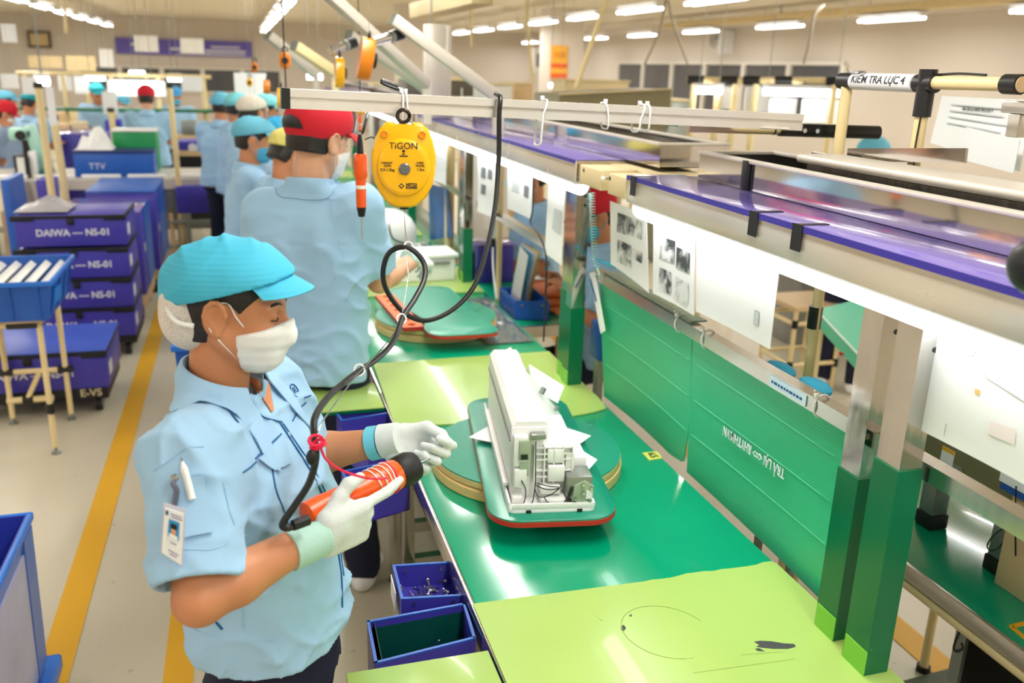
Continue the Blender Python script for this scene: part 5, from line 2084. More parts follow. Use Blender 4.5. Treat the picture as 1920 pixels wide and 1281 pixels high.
B().tube(spline([at(u, v, y=y) for u, v, y in path], 7), 0.0056, 10).build('cable', black_pl, t)
q = [at(586, 868, y=1.232), at(584, 848, y=1.236)]
B().sph(q[0].lerp(q[1], 0.5), (0.009, 0.009, 0.013), 12).build('ferrite_bead', black_rub, t)
for u, v, y in ((766, 462, 1.785), (753, 598, 1.675), (674, 694, 1.49)):
    p = at(u, v, y=y)
    B().tube([p + V((0.009 * math.cos(k), 0.009 * math.sin(k) * 0.5, 0.009 * math.sin(k))) for k in [2 * math.pi * i / 12 for i in range(12)]], 0.0018, 5, True).build('tie', white_pl, t)
B().tube(spline([at(548, 986, y=1.216), at(562, 981, y=1.22), at(578, 975, y=1.227)], 4), 0.0085, 10).build('strain_relief', black_rub, t)
t = thing('balancer_wire', 'thin steel wire running from the yellow balancer down to the cord knot', 'wire', at(757, 384, y=1.935))
B().tube(spline([at(u, v, y=y) for u, v, y in ((757, 383, 1.935), (759, 420, 1.9), (763, 465, 1.82), (765, 520, 1.76), (757, 575, 1.72), (748, 610, 1.67), (715, 655, 1.57), (672, 700, 1.46), (630, 755, 1.35), (602, 795, 1.27), (594, 828, 1.25))], 6), 0.0012, 5).build('wire', screw_m, t)
t = thing('red_cord', 'red cord knotted to the cable and tied to the orange screwdriver', 'cord', at(594, 832, y=1.245))
for k in range(3):
    p = at(592 + 3 * k, 826 + 7 * k, y=1.24)
    B().tube([p + V((0.010 * math.cos(s), 0.006 * math.sin(s), 0.006 * math.sin(s + k))) for s in [2 * math.pi * i / 12 for i in range(12)]], 0.0026, 6, True).build('knot', copper_red, t)
B().tube(spline([at(u, v, y=y) for u, v, y in ((600, 836, 1.24), (612, 862, 1.235), (640, 882, 1.235), (680, 895, 1.24), (705, 898, 1.245), (728, 896, 1.25))], 6), 0.0021, 6).build('cord', copper_red, t)

# second orange screwdriver hanging before the man, with small balancer
def driver_hang(u0, v0, v1, y, label):
    top, bot = at(u0, v0, y=y), at(u0, v1, y=y)
    L_ = (top - bot).length
    t = thing('hanging_screwdriver', label, 'screwdriver', top, 'hanging orange screwdrivers')
    k = L_ / 0.36
    M = Matrix.Translation(bot)
    B().lathe([(0.0, 0.08 * k), (0.011 * k, 0.082 * k), (0.017 * k, 0.115 * k)], 16, M).build('nose', black_rub, t)
    B().lathe([(0.0175 * k, 0.115 * k), (0.018 * k, 0.20 * k), (0.0185 * k, 0.21 * k)], 16, M).build('body', orange_pl, t)
    B().lathe([(0.0185 * k, 0.21 * k), (0.0235 * k, 0.22 * k), (0.0235 * k, 0.285 * k), (0.019 * k, 0.296 * k)], 16, M).build('motor_grip', orange_pl, t)
    B().lathe([(0.0, 0.0), (0.0028 * k, 0.002), (0.0028 * k, 0.08 * k)], 8, M).build('bit', screw_m, t)
    B().lathe([(0.019 * k, 0.178 * k), (0.0195 * k, 0.18 * k), (0.0195 * k, 0.188 * k), (0.019 * k, 0.19 * k)], 16, M).build('tape_ring', white_pl, t)
    B().lathe([(0.012 * k, 0.296 * k), (0.010 * k, 0.33 * k), (0.006 * k, 0.36 * k)], 12, M).build('cable_boot', black_rub, t)
    return t, top


t, p = driver_hang(679, 252, 450, 2.42, 'orange screwdriver hanging point down before the man in the red cap')
B().tube(spline([p, at(688, 220, y=2.44), at(694, 195, y=2.6), at(705, 175, y=3.0)], 6), 0.004, 7).build('cable', black_pl, t)
B().tube(spline([at(684, 262, y=2.42), at(700, 258, y=2.45), at(712, 280, y=2.6), at(700, 300, y=2.7)], 6), 0.002, 6).build('loop_wire', black_pl, t)
t, p = driver_hang(676, 205, 262, 4.6, 'small orange screwdriver hanging far behind the red cap, near the shelf end')
B().tube([p, (p.x, p.y, ZC)], 0.003, 6).build('cable', black_pl, t)
t, p = driver_hang(538, 206, 232, 4.0, 'orange screwdriver hanging left of the red cap')
B().tube([p, (p.x, p.y, ZC)], 0.003, 6).build('cable', black_pl, t)

# arms of the next stations with their balancers
def arm(a, c, w_, label, m=alu_pale):
    t = thing('slanting_beam', label, 'arm', c, 'slanting profile arms over the line')
    B().bar(a, c, w_, w_, bev=0.003).build('profile', m, t)
    d_ = (V(c) - V(a)).normalized()
    B().bar(V(a) - d_ * 0.006, V(a), w_ + 0.002, w_ + 0.002).build('end_cap', grey_m, t)
    B().bx(c.x - 0.02, c.x + 0.02, c.y - 0.02, c.y + 0.02, 1.585, max(c.z, 1.6)).build('upright', m, t)
    return t


arm(at(737, 36, y=3.62), at(935, 184, y=3.66), 0.045, 'short grey slanting profile arm left of the upright extrusion')
arm(at(612, -14, y=3.9), at(800, 158, y=4.35), 0.045, 'long slanting profile arm that enters at the top of the view')
arm(at(655, 65, y=4.5), at(808, 175, y=4.95), 0.04, 'lower slanting profile arm behind the orange balancer')
arm(at(503, 66, y=6.6), at(592, 140, y=6.8), 0.06, 'pale slanting arm over the far stations, thin left one')
arm(at(552, 86, y=6.0), at(628, 136, y=6.2), 0.06, 'cream slanting arm over the far stations', cream)


def crossbar(a, c, r, label):
    t = thing('cross_pipe', label, 'pipe', c, 'short pipes that carry the balancers')
    B().cyl(a, c, r, n=14).build('pipe', steel, t)
    d_ = (V(c) - V(a)).normalized()
    B().cyl(V(c) - d_ * 0.03, V(c) + d_ * 0.01, r + 0.005, n=14).build('taped_joint', black_pl, t)
    B().cyl(V(c) - d_ * 0.05, V(c) - d_ * 0.032, r + 0.004, n=14).build('ring', grey_m, t)
    return t


crossbar(at(700, 79, y=3.60), at(750, 64, y=3.66), 0.018, 'short steel pipe with black joint above the orange balancer')
crossbar(at(618, 96, y=4.30), at(662, 80, y=4.36), 0.020, 'short steel pipe above the thin yellow balancer')


def small_bal(u, v0, v1, y, wd, label, m, tilt=0.0, edge=True):
    """a balancer seen edge on"""
    a, c = at(u + tilt, v0, y=y), at(u - tilt, v1, y=y)
    L_ = (a - c).length
    t = thing('tool_balancer', label, 'balancer', (a + c) / 2, 'spring balancers of the line')
    ax_ = (a - c).normalized()
    side_ = V((1, 0, 0)) if edge else V((0, -1, 0))
    side_ = (side_ - ax_ * side_.dot(ax_)).normalized()
    f_ = ax_.cross(side_).normalized()
    M = Matrix((f_, ax_, side_)).transposed().to_4x4()
    M.translation = (a + c) / 2
    o_ = [(0.5 * L_ * 0.72 * math.cos(q), 0.5 * L_ * math.sin(q)) for q in [2 * math.pi * k / 20 for k in range(20)]]
    b = B()
    b.prism(o_, -wd / 2, wd / 2, M, bev=wd * 0.2)
    b.build('case', m, t, angle=50)
    b = B()
    b.lathe([(0.2 * L_, 0), (0.18 * L_, wd * 0.28), (0, wd * 0.3)], 16, M @ Matrix.Translation((0, 0, wd / 2)))
    b.build('hub', black_pl, t)
    b = B()
    b.tube([a + ax_ * 0.012 + f_ * (0.014 * math.cos(q)) + ax_ * (0.014 * math.sin(q)) for q in [2 * math.pi * k / 14 for k in range(14)]], 0.004, 6, True)
    b.build('eye_bolt', MATS['dark_steel'], t)
    B().cyl(c, c - ax_ * 0.3, 0.0015, n=5).build('wire', screw_m, t)
    B().cyl(a, (a.x, a.y, ZC), 0.0008, n=4).build('hanging_string', screw_m, t)
    return t


or_b = mat('orange_balancer_plastic', (232, 132, 18), 0.35)
small_bal(686, 71, 150, 3.60, 0.052, 'tilted orange balancer hanging below the short steel pipe', or_b, 6)
small_bal(637, 107, 165, 4.32, 0.040, 'thin yellow balancer seen edge on, left of the orange one', yellow_pl, 0)
small_bal(534, 97, 130, 5.2, 0.05, 'round orange balancer with dark hub, far left of the white bar end', or_b, 0, False)
small_bal(477, 116, 136, 6.6, 0.06, 'small orange balancer above the far workers', or_b, 0, False)
small_bal(468, 146, 163, 7.4, 0.05, 'small yellow balancer against the far white sheet', yellow_pl, 0, False)
small_bal(500, 150, 176, 6.0, 0.04, 'small orange balancer edge on behind the bar end cap', or_b)
small_bal(527, 165, 203, 5.0, 0.04, 'yellow balancer half hidden by the black bar end cap', yellow_pl)
small_bal(676, 196, 214, 4.6, 0.05, 'small yellow balancer between the red cap and the large balancer', yellow_pl)

# upright extrusion that stands on the shelf and the suspension wire above it
a = at(797, 178, y=4.9)
c = at(843, 178, y=4.9)
t = thing('upright_profile', 'tall cream upright extrusion standing on the far shelf', 'post', ((a.x + c.x) / 2, 4.9, 1.584))
zt_ = at(820, 46, y=4.9).z
b = B()
b.bx(a.x, c.x - 0.03, 4.85, 4.95, 1.5845, zt_, bev=0.004)
b.build('profile', alu_pale, t)
B().bx(c.x - 0.03, c.x, 4.86, 4.94, 1.5845, zt_ - 0.005, bev=0.003).build('side_channel', alu_pale, t)
for k, (u, v) in enumerate(((817, 98), (827, 107))):
    p = at(u, v, y=4.85)
    B().cyl(p, p - V((0, 0.006, 0)), 0.009, n=10).build('bolt', screw_m, t)
B().cyl(at(809, 46, y=4.9), V((at(809, 46, y=4.9).x, 4.9, ZC)), 0.004, n=6).build('wire', grey_m, t)
# olive lamp hood and dark cabinets behind the bar
olive = mat('olive_metal', (138, 130, 98), 0.4, 0.2)
t = thing('lamp_hood', 'long olive metal hood with cream top edge beyond the white bar', 'hood', at(1150, 190, y=5.6))
a, c = at(1048, 196, y=5.4), at(1257, 199, y=5.4)
h1, h2 = at(1052, 178, y=5.4).z, at(1254, 168, y=5.4).z
b = B()
M = Matrix(((1, 0, 0, 0), (0, 0, -1, 5.4), (0, 1, 0, 0), (0, 0, 0, 1)))
b.prism([(a.x, 1.5), (c.x, 1.5), (c.x, h2), (a.x, h1)], -0.5, 0.0, M)
b.build('box', olive, t)
for x in (a.x + 0.05, c.x - 0.05):
    B().cyl((x, 5.8, 0), (x, 5.8, 1.5), 0.014, n=10).build('leg', cream, t)
B().bar((a.x, 5.39, h1 + 0.005), (c.x, 5.39, h2 + 0.005), 0.03, 0.010).build('edge', cream_board, t)
t = thing('dark_cabinet', 'dark olive cabinet beside the upright extrusion', 'cabinet', at(860, 180, y=6.2))
a, c = at(764, 178, y=6.2), at(888, 152, y=6.2)
B().bx(a.x, c.x, 6.2, 6.6, 1.660, c.z, bev=0.004).build('case', mat('dark_olive', (96, 88, 74), 0.5), t)
B().bx(a.x, c.x, 6.19, 6.6, c.z, c.z + 0.02).build('top_edge', cream_board, t)
p = at(866, 165, y=6.19)
B().cyl(p, p + V((0, 0, -0.12)), 0.006, n=6).build('pull_cord', white_pl, t)
# black cable knot behind the bar
o = B().tube(spline([at(u, v, y=2.02) for u, v in ((714, 150), (730, 155), (745, 163), (737, 158), (716, 153), (722, 158), (748, 167), (762, 166))], 6), 0.004, 7).build('cable_knot', black_pl)
tag(o, 'small black cable loop behind the white bar above the yellow balancer', 'cable')
# ------------------------------------------------------------------ pipe frames and the second line on the right
PR = 0.014


def pipe(t, a, c, r=PR, m=cream, name='pipe'):
    return B().cyl(a, c, r, n=14).build(name, m, t)


def joint(t, c, d, ln=0.05, r=PR + 0.005, name='joint'):
    d = V(d).normalized()
    return B().cyl(V(c) - d * ln / 2, V(c) + d * ln / 2, r, n=14).build(name, black_pl, t)


FX = 1.436
zt = 1.845
t = thing('pipe_rack', 'cream pipe frame with the white lettered sleeve, right of the white bar', 'frame', (FX, 1.8, 0))
A, C, D = V((FX, 1.923, zt)), V((FX, 1.657, zt)), V((FX, 1.428, zt + 0.004))
pipe(t, (FX, 1.934, 0.0), (FX, 1.934, zt))
pipe(t, (FX, 1.662, 0.0), (FX, 1.662, zt))
pipe(t, A, D)
joint(t, (FX, 1.934, zt), (0, 1, 0), 0.05, 0.0195)
joint(t, (FX, 1.662, zt - 0.02), (0, 0, 1), 0.10, 0.0195)
joint(t, (FX, 1.662, zt), (0, 1, 0), 0.055, 0.0195)
joint(t, (FX, 1.428, zt + 0.004), (0, 1, 0), 0.038, 0.0195)
B().cyl((FX, 1.4085, zt + 0.004), (FX, 1.406, zt + 0.004), 0.015, n=18).build('end_plug', wood_b, t)
joint(t, at(1528, 595, x=FX), (0, 0, 1), 0.06, 0.0185)
B().cyl((FX, 1.908, zt), (FX, 1.694, zt), 0.0195, n=20).build('paper_sleeve', paper, t)
me = text_mesh('KIỂM TRA LỰC 4', 0.0245, 'CENTER', 0.0003, 0.0004, 1.0)
bm_t = bmesh.new()
bm_t.from_mesh(me)
for k in range(-8, 9):
    bmesh.ops.bisect_plane(bm_t, geom=bm_t.verts[:] + bm_t.edges[:] + bm_t.faces[:], plane_co=(0, k * 0.002, 0), plane_no=(0, 1, 0))
bm_t.to_mesh(me)
bm_t.free()
wd = max(v.co.x for v in me.vertices) - min(v.co.x for v in me.vertices)
for v in me.vertices:                          # wrapped round the sleeve
    x, y, z = v.co
    an = y / 0.0198 + math.radians(14)
    rr = 0.0200 + z
    v.co = (FX - math.cos(an) * rr, 1.803 - x * 0.185 / wd, zt + math.sin(an) * rr)
link('lettering', me, print_k, t)
B().box((FX, 1.903, zt + 0.021), (0.03, 0.05, 0.008), bev=0.003).build('tape_wrap', clear_film, t)
B().tube(spline([(1.428, 1.652, zt - 0.02), (1.423, 1.65, 1.75), (1.420, 1.647, 1.69), (1.424, 1.642, 1.66)], 5), 0.002, 6).build('thin_wire', black_pl, t)
B().tube(spline([(1.446, 1.652, zt + 0.018), (1.441, 1.58, zt + 0.022), (FX, 1.5, zt + 0.02)], 5), 0.003, 6).build('thin_wire', black_pl, t)
t = thing('cross_pipe', 'cream pipe with black joints lying under the right end of the white bar', 'pipe', at(1500, 245, y=2.1), 'short pipes that carry the balancers')
a, c = at(1290, 238, y=2.12), at(1626, 248, y=2.05)
pipe(t, a, c, 0.0135)
d = (c - a).normalized()
B().cyl(c, c + d * 0.003, 0.0145, n=18).build('end_plug', wood_b, t)
for u, ln in ((0.985, 0.10), (0.86, 0.05), (0.79, 0.05), (0.72, 0.06), (0.62, 0.10)):
    joint(t, a.lerp(c, u - 0.02), d, ln, 0.0175)
for u in (0.47, 0.51, 0.55):
    joint(t, a.lerp(c, u), d, 0.005, 0.0142, 'ring')
for u in (0.62, 0.69):
    p = a.lerp(c, u) - V((0, 0.018, 0))
    B().cyl(p, p - V((0, 0.003, 0)), 0.006, n=10).build('bolt', screw_m, t)
t = thing('rolled_sheet', 'rolled grey sheet lying under the white bar on the tray', 'sheet', at(1280, 240, y=2.2))
p0, p1 = at(1205, 236, y=2.25), at(1470, 252, y=1.95)
rows = [[p0.lerp(p1, i / 8) + V((0.0, 0.10 * math.cos(q) * (1 - 0.8 * i / 8), 0.014 + 0.014 * math.sin(q) * (1 - 0.6 * i / 8))) for q in [math.radians(s) for s in range(-20, 201, 20)]] for i in range(9)]
B().sheet(rows, 0.0015).build('sheet', mat('grey_film', (196, 190, 172), 0.3), t)
o = B().bar(at(1210, 229, y=2.3), at(1270, 236, y=2.3), 0.01, 0.004).build('green_strip', green_dark)
tag(o, 'thin green strip lying under the white bar', 'strip')

# aluminium bracket at the right edge and the sheet behind it
t = thing('profile_bracket', 'pale aluminium T bracket at the right edge, beside the cream pipe end', 'bracket', at(1900, 215, x=1.46))
p = at(1886, 202, x=1.45)
B().bx(1.445, 1.475, p.y - 0.10, p.y + 0.008, p.z - 0.010, p.z + 0.014, bev=0.003).build('arm', alu, t)
B().bx(1.447, 1.473, p.y - 0.040, p.y - 0.012, p.z - 0.055, p.z - 0.010, bev=0.003).build('stem', alu, t)
def sheet_on(quad, x, label, m=paper, group=None, y=None):
    Q = [at(u, v, x=x) if y is None else at(u, v, y=y) for u, v in quad]
    t = thing('hanging_sheet', label, 'paper', sum(Q, V()) / 4, group)
    rows = [[(Q[0] * (1 - i / 3) + Q[1] * (i / 3)) * (1 - j / 3) + (Q[3] * (1 - i / 3) + Q[2] * (i / 3)) * (j / 3) for j in range(4)] for i in range(4)]
    B().sheet(rows, 0.002).build('sheet', m, t)
    return t, Q


t, Q = sheet_on([(1766, 180), (1935, 188), (1912, 322), (1744, 268)], 1.75, 'large white form sheet hanging at the right edge behind the cream pipe frame')
for k in range(4):
    a = Q[0].lerp(Q[1], 0.15).lerp(Q[3].lerp(Q[2], 0.15), 0.15 + 0.12 * k)
    c = Q[0].lerp(Q[1], 0.9 - 0.15 * (k % 2)).lerp(Q[3].lerp(Q[2], 0.9 - 0.15 * (k % 2)), 0.15 + 0.12 * k)
    B().bar(a - V((0.004, 0, 0)), c - V((0.004, 0, 0)), 0.0015, 0.003).build('printed_line', print_l, t)
lettering('GIA TRI DO KIEM TRA LUC 4', 0.011, Q[0].lerp(Q[2], 0.45) + V((-0.004, 0, 0.045)), Q[1] - Q[0], V((0, 0, 1)), print_g, t, squeeze=0.7)
t, Q = sheet_on([(1812, 238), (1912, 262), (1900, 325), (1806, 300)], 1.70, 'blank white sheet clipped over the form at the right edge')
t = thing('pipe_plug', 'round black plastic pipe cap very close at the right edge', 'cap', at(1935, 500, y=0.72))
p = at(1942, 502, y=0.72)
B().sph(p, (0.020, 0.035, 0.030), 20).build('cap', black_pl, t)
B().cyl(p, p + V((0.25, 0.02, -0.01)), 0.016, n=14).build('pipe', cream, t)
B().bx(p.x + 0.24, p.x + 0.27, p.y - 0.1, p.y + 0.1, 1.585, p.z + 0.02).build('stand', black_pl, t)

# second bench line
t = thing('side_bench', 'green bench of the second line at the lower right, with aluminium edge and cream pipe', 'workbench', (1.78, 0.9, 0))
B().bx(1.466, 2.06, -0.6, 2.02, 0.722, 0.75, bev=0.002).build('tabletop', green_top, t)
B().bx(1.456, 1.466, -0.6, 2.02, 0.712, 0.751, bev=0.001).build('edge_strip', alu, t)
pipe(t, (1.47, -0.6, 0.695), (1.47, 2.0, 0.695), name='front_pipe')
joint(t, (1.47, 1.09, 0.695), (0, 1, 0), 0.07)
pipe(t, (2.05, -0.6, 0.695), (2.05, 2.0, 0.695), name='rear_pipe')
for x in (1.49, 2.04):
    for y in (-0.5, 0.98, 1.95):
        pipe(t, (x, y, 0.02), (x, y, 0.72), name='leg')
        B().cyl((x, y, 0), (x, y, 0.02), 0.022, n=12).build('foot', black_rub, t)
for s, (u, v) in enumerate(((1897, 1176), (1925, 1192))):
    pass
q = [at(u, v, z=0.7505) for u, v in ((1896, 1175), (1940, 1165), (1985, 1195), (1938, 1210))]
for i in range(4):
    B().bar(q[i], q[(i + 1) % 4], 0.012, 0.001).build('yellow_tape', floor_y, t)
t = thing('test_machine', 'olive steel test machine on grey legs with black rubber feet, on the right hand bench', 'machine', (1.8, 1.5, 0.75))
B().bx(1.635, 2.02, 1.22, 1.74, 0.93, 1.32, bev=0.004).build('case', olive, t)
p = at(1778, 850, x=1.6345)
B().bx(1.6330, 1.6350, p.y - 0.02, p.y + 0.02, p.z - 0.035, p.z + 0.012).build('warning_label', paper, t)
B().bx(1.6325, 1.6332, p.y - 0.02, p.y + 0.02, p.z + 0.002, p.z + 0.012).build('warning_stripe', yellow_pl, t)
p = at(1795, 872, x=1.6345)
B().bx(1.6335, 1.6350, p.y - 0.018, p.y + 0.012, p.z - 0.012, p.z + 0.0).build('name_plate', grey_m, t)
for y in (1.645, 1.415):
    for x in (1.650, 1.98):
        lg = B().bx(x - 0.022, x + 0.026, y - 0.024, y + 0.024, 0.79, 0.93, bev=0.003).build('leg', mat('galvanised_leg', (140, 144, 142), 0.4, 0.5, var=0.15, scale=25), t)
        B().bx(x - 0.026, x + 0.030, y - 0.028, y + 0.028, 0.7505, 0.79, bev=0.003).build('rubber_foot', black_rub, lg)
B().tube(spline([at(u, v, x=1.62) for u, v in ((1896, 985), (1870, 998), (1852, 1020), (1856, 1032), (1872, 1028), (1888, 1005), (1896, 985))], 5), 0.0016, 6).build('loose_wire', black_pl, t)
t = thing('blue_folder', 'blue and white folder with black wires at the right edge under the line drawing', 'folder', at(1905, 905, x=1.66))
p = at(1905, 898, x=1.60)
B().bx(1.58, 1.62, p.y - 0.16, p.y + 0.02, p.z - 0.03, p.z + 0.025, bev=0.002).build('folder', blue_pl, t)
B().bx(1.575, 1.58, p.y - 0.16, p.y + 0.02, p.z - 0.01, p.z + 0.026).build('cover', paper, t)
for k in range(2):
    B().tube([p + V((-0.03, -0.03 - 0.03 * k, 0)), p + V((-0.03, -0.04 - 0.05 * k, -0.05)), p + V((0.0, -0.04 - 0.04 * k, -0.17))], 0.0018, 6).build('wire', black_pl, t)
B().bx(1.60, 1.63, p.y - 0.3, p.y - 0.0, 0.7505, p.z - 0.03, bev=0.002).build('stand', wood_b, t)
t = thing('black_bag', 'black cloth bag hanging under the right hand bench, with a metal hook', 'bag', at(1850, 1230, x=1.5))
a, c = at(1795, 1172, x=1.50), at(1970, 1320, x=1.50)
rows = []
for i in range(9):
    u = i / 8
    y = a.y + (c.y - a.y) * u
    rows.append([(1.52 + 0.012 * math.sin(9 * u + 3 * v / 6) * v / 6 + 0.02, y + 0.01 * math.sin(v), 0.68 - 0.55 * v / 6) for v in range(7)])
B().sheet(rows, 0.01).build('cloth', mat('black_cloth', (12, 12, 13), 0.9), t)
B().tube(spline([at(u, v, x=1.50) for u, v in ((1803, 1172), (1797, 1190), (1790, 1208), (1789, 1218), (1796, 1222), (1805, 1216), (1803, 1205))], 5), 0.003, 7).build('hook', black_pl, t)
B().bx(1.50, 1.51, a.y - 0.03, a.y + 0.0, 0.52, 0.68).build('side_seam', grey_m, t)
t = thing('floor_patch', 'dark green patch on the floor in the lower right corner under the bench', 'mat', (1.75, 1.25, 0))
B().prism(orient([(p.x, p.y) for p in (at(1676, 1282, z=0.004), at(1797, 1250, z=0.004), at(1900, 1330, z=0.004), at(1700, 1360, z=0.004))]), 0.0005, 0.006).build('mat', mat('dark_green_patch', (70, 84, 66), 0.6), t)  # flat dark grey-green patch lying on the floor
# tilted green tray board beyond the cream post
t = thing('tray_board', 'green tray board seen between the cream post and the steel posts', 'board', at(1610, 620, z=0.8))
q = [at(1529, 580, z=0.86), at(1628, 556, z=0.86), at(1770, 690, z=0.86), at(1612, 668, z=0.86)]
B().prism(orient([(p.x, p.y) for p in q]), 0.80, 0.858).build('board', green_sheet, t)
for i in (0, 3):
    pass
B().bar(q[0], q[3], 0.004, 0.006).build('white_edge', white_pl, t)
cc = sum(q, V()) / 4
for p in q:
    e = p.lerp(cc, 0.15)
    pipe(t, (e.x, e.y, 0.0), (e.x, e.y, 0.80), name='leg')
p = at(1583, 662, z=0.84)
B().cyl(p + V((-0.015, -0.005, 0)), p + V((-0.02, -0.008, 0)), 0.008, n=10).build('red_dot', red_edge, t)
# stool behind, with cream pipes
t = thing('pipe_stool', 'cream pipe stool standing beyond the rail between the white sheet and the cream post', 'stool', at(1490, 700, z=0.0))
g = at(1492, 690, z=0.1)
gx, gy = g.x, g.y
for dx in (-0.16, 0.16):
    for dy in (-0.16, 0.16):
        pipe(t, (gx + dx, gy + dy, 0), (gx + dx, gy + dy, 0.52), name='leg')
for z_ in (0.18, 0.44):
    for s in (-0.16, 0.16):
        pipe(t, (gx - 0.16, gy + s, z_), (gx + 0.16, gy + s, z_), name='rail')
        pipe(t, (gx + s, gy - 0.16, z_), (gx + s, gy + 0.16, z_), name='rail')
        joint(t, (gx + s, gy - 0.16, z_), (0, 0, 1), 0.05)
B().bx(gx - 0.18, gx + 0.18, gy - 0.18, gy + 0.18, 0.52, 0.55, bev=0.004).build('seat', wood_b, t)
t = thing('grey_machine', 'large grey machine housing behind the big blank sheet', 'machine', at(1480, 540, x=3.2))
a = at(1484, 560, x=3.7)
B().bx(3.7, 4.3, a.y - 0.1, a.y + 0.2, 0.0, 1.05, bev=0.01).build('case', mat('mottled_grey', (146, 144, 138), 0.5, 0.2, var=0.2, scale=6), t)
B().bx(3.6, 3.7, a.y - 0.6, a.y + 0.2, 0.62, 0.66).build('shelf', grey_m, t)
B().bx(3.75, 4.2, a.y - 0.9, a.y - 0.12, 0.55, 0.95, bev=0.01).build('green_box', green_dark, t)
for u, v, lab in ((1462, 690, 'left'), (1528, 722, 'right')):
    p = at(u, v, x=1.16)
    t = thing('turquoise_cover', 'turquoise plastic cover just behind the rail of the green sheets, %s one' % lab, 'cover', p)
    B().sph(p - V((0, 0, 0.004)), (0.03, 0.05, 0.016), 16).build('cover', cap_c, t)
    B().bx(p.x - 0.006, p.x + 0.006, p.y - 0.01, p.y + 0.01, 0.70, p.z).build('stem', grey_m, t)

# bench of the second line seen between the posts
t = thing('side_bench', 'green bench of the second line beyond the posts, holding the blue open box', 'workbench', (1.3, 5, 0))
B().bx(1.15, 1.38, 3.62, 8.6, 0.72, 0.75, bev=0.002).build('tabletop', green_top, t)
B().bx(1.14, 1.15, 3.62, 8.6, 0.70, 0.751).build('edge_strip', alu, t)
B().bx(1.15, 1.38, 3.60, 3.62, 0.70, 0.751).build('edge_strip', alu, t)
for x in (1.17, 1.36):
    for y in (3.7, 5.2, 6.8, 8.5):
        pipe(t, (x, y, 0.0), (x, y, 0.72), name='leg')
p = at(937, 430, x=1.17)
t = thing('pipe_post', 'cream pipe post behind the second turntable', 'post', (1.17, p.y, 0.75))
pipe(t, (1.17, p.y, 0.7505), (1.17, p.y, 1.50))
p = at(843, 340, x=1.15)
t = thing('pipe_post', 'thick cream pipe post left of the third pair of steel posts', 'post', (1.15, p.y, 0.75))
pipe(t, (1.15, p.y, 0.7505), (1.15, p.y, 1.51), 0.03)
t = thing('clear_hose', 'clear plastic hose with black fitting hanging behind the second turntable', 'hose', at(925, 500, x=1.12))
B().tube(spline([at(u, v, x=1.12) for u, v in ((931, 395), (926, 440), (924, 480), (926, 520), (931, 560))], 6), 0.005, 8).build('hose', mat('pale_hose', (214, 222, 220), 0.2), t)
B().cyl(at(925, 447, x=1.12), at(924, 462, x=1.12), 0.012, n=10).build('fitting', black_pl, t)
z = 0.84
a = at(947, 583, z=0.752)
bin_([(a.x, a.y - 0.16, z), (a.x + 0.15, a.y - 0.20, z), (a.x + 0.16, a.y + 0.10, z), (a.x, a.y + 0.10, z)], 0.088, 'bright blue open box with papers on the second line bench', blue_pl, None)
t = thing('paper_bundle', 'bundle of upright papers in the bright blue open box', 'papers', (a.x + 0.07, a.y, z))
for k in range(5):
    B().box((a.x + 0.06 + 0.012 * k, a.y - 0.02 + 0.015 * k, 0.92), (0.003, 0.14, 0.26), Euler((0.15, 0.1, 0.1 * k)).to_matrix()).build('sheet', [paper, mask_b, paper, paper, mat('yellow_sheet', (240, 206, 96), 0.6)][k], t)
t = thing('orange_packet', 'pile of orange packets on the second line bench', 'packet', at(1030, 545, z=0.78))
c = at(1030, 550, z=0.79)
for k in range(3):
    B().box((c.x + 0.02 * k, c.y - 0.05 + 0.06 * k, 0.765 + 0.022 * k), (0.24, 0.42, 0.022), Euler((0, 0.02 * k, 0.25 - 0.15 * k)).to_matrix(), bev=0.01).build('packet', mat('orange_packet_film', (240, 128, 72), 0.35, var=0.12, scale=9), t)
B().box((c.x, c.y + 0.15, 0.833), (0.26, 0.05, 0.006), Euler((0, 0, 0.2)).to_matrix()).build('white_band', paper, t)
for k, (u, v, w_, h_, m, lab) in enumerate(((905, 560, 0.16, 0.16, purple, 'purple crate low behind the third pair of posts'), (918, 500, 0.09, 0.2, purple, 'purple crate behind the clear hose'))):
    p = at(u, v, x=1.25)
    t = thing('small_crate', lab, 'crate', p)
    B().bx(p.x - 0.09, p.x + 0.11, p.y - w_, p.y + w_, 0.7505, 0.7505 + h_, bev=0.006).build('body', m, t)
    B().bx(p.x - 0.106, p.x + 0.126, p.y - w_ - 0.006, p.y + w_ + 0.006, 0.7505 + h_, 0.762 + h_, bev=0.004).build('rim', purple_film, t)
# coiled cord and pen card on the far posts
t = thing('coiled_cord', 'pale turquoise coiled cord hanging beside the second pair of posts', 'cord', at(1115, 430, x=1.08))
a, c = at(1110, 362, x=1.085), at(1119, 500, x=1.085)
pts = []
N = 26 * 12
for i in range(N + 1):
    u = i / N
    q = a.lerp(c, u) + V((0.0, 0.012 * math.sin(u * 3), 0))
    an = 2 * math.pi * 26 * u
    pts.append(q + V((0.0095 * math.cos(an), 0.0095 * math.sin(an), 0)))
B().tube(pts, 0.0014, 5).build('coil', mat('turquoise_cord', (176, 230, 226), 0.3, var=0), t)
B().tube(spline([c, at(1124, 515, x=1.08), at(1122, 522, x=1.08)], 5), 0.002, 6).build('tail', MATS['turquoise_cord'], t)
t = thing('pen_card', 'white and blue card hanging below the coiled cord', 'card', at(1120, 560, x=1.1))
Q = [at(u, v, x=1.088) for u, v in ((1105, 512), (1115, 510), (1134, 620), (1126, 626))]
B().sheet([[Q[0].lerp(Q[1], i / 2).lerp(Q[3].lerp(Q[2], i / 2), j / 6) for j in range(7)] for i in range(3)], 0.002).build('card', paper, t)
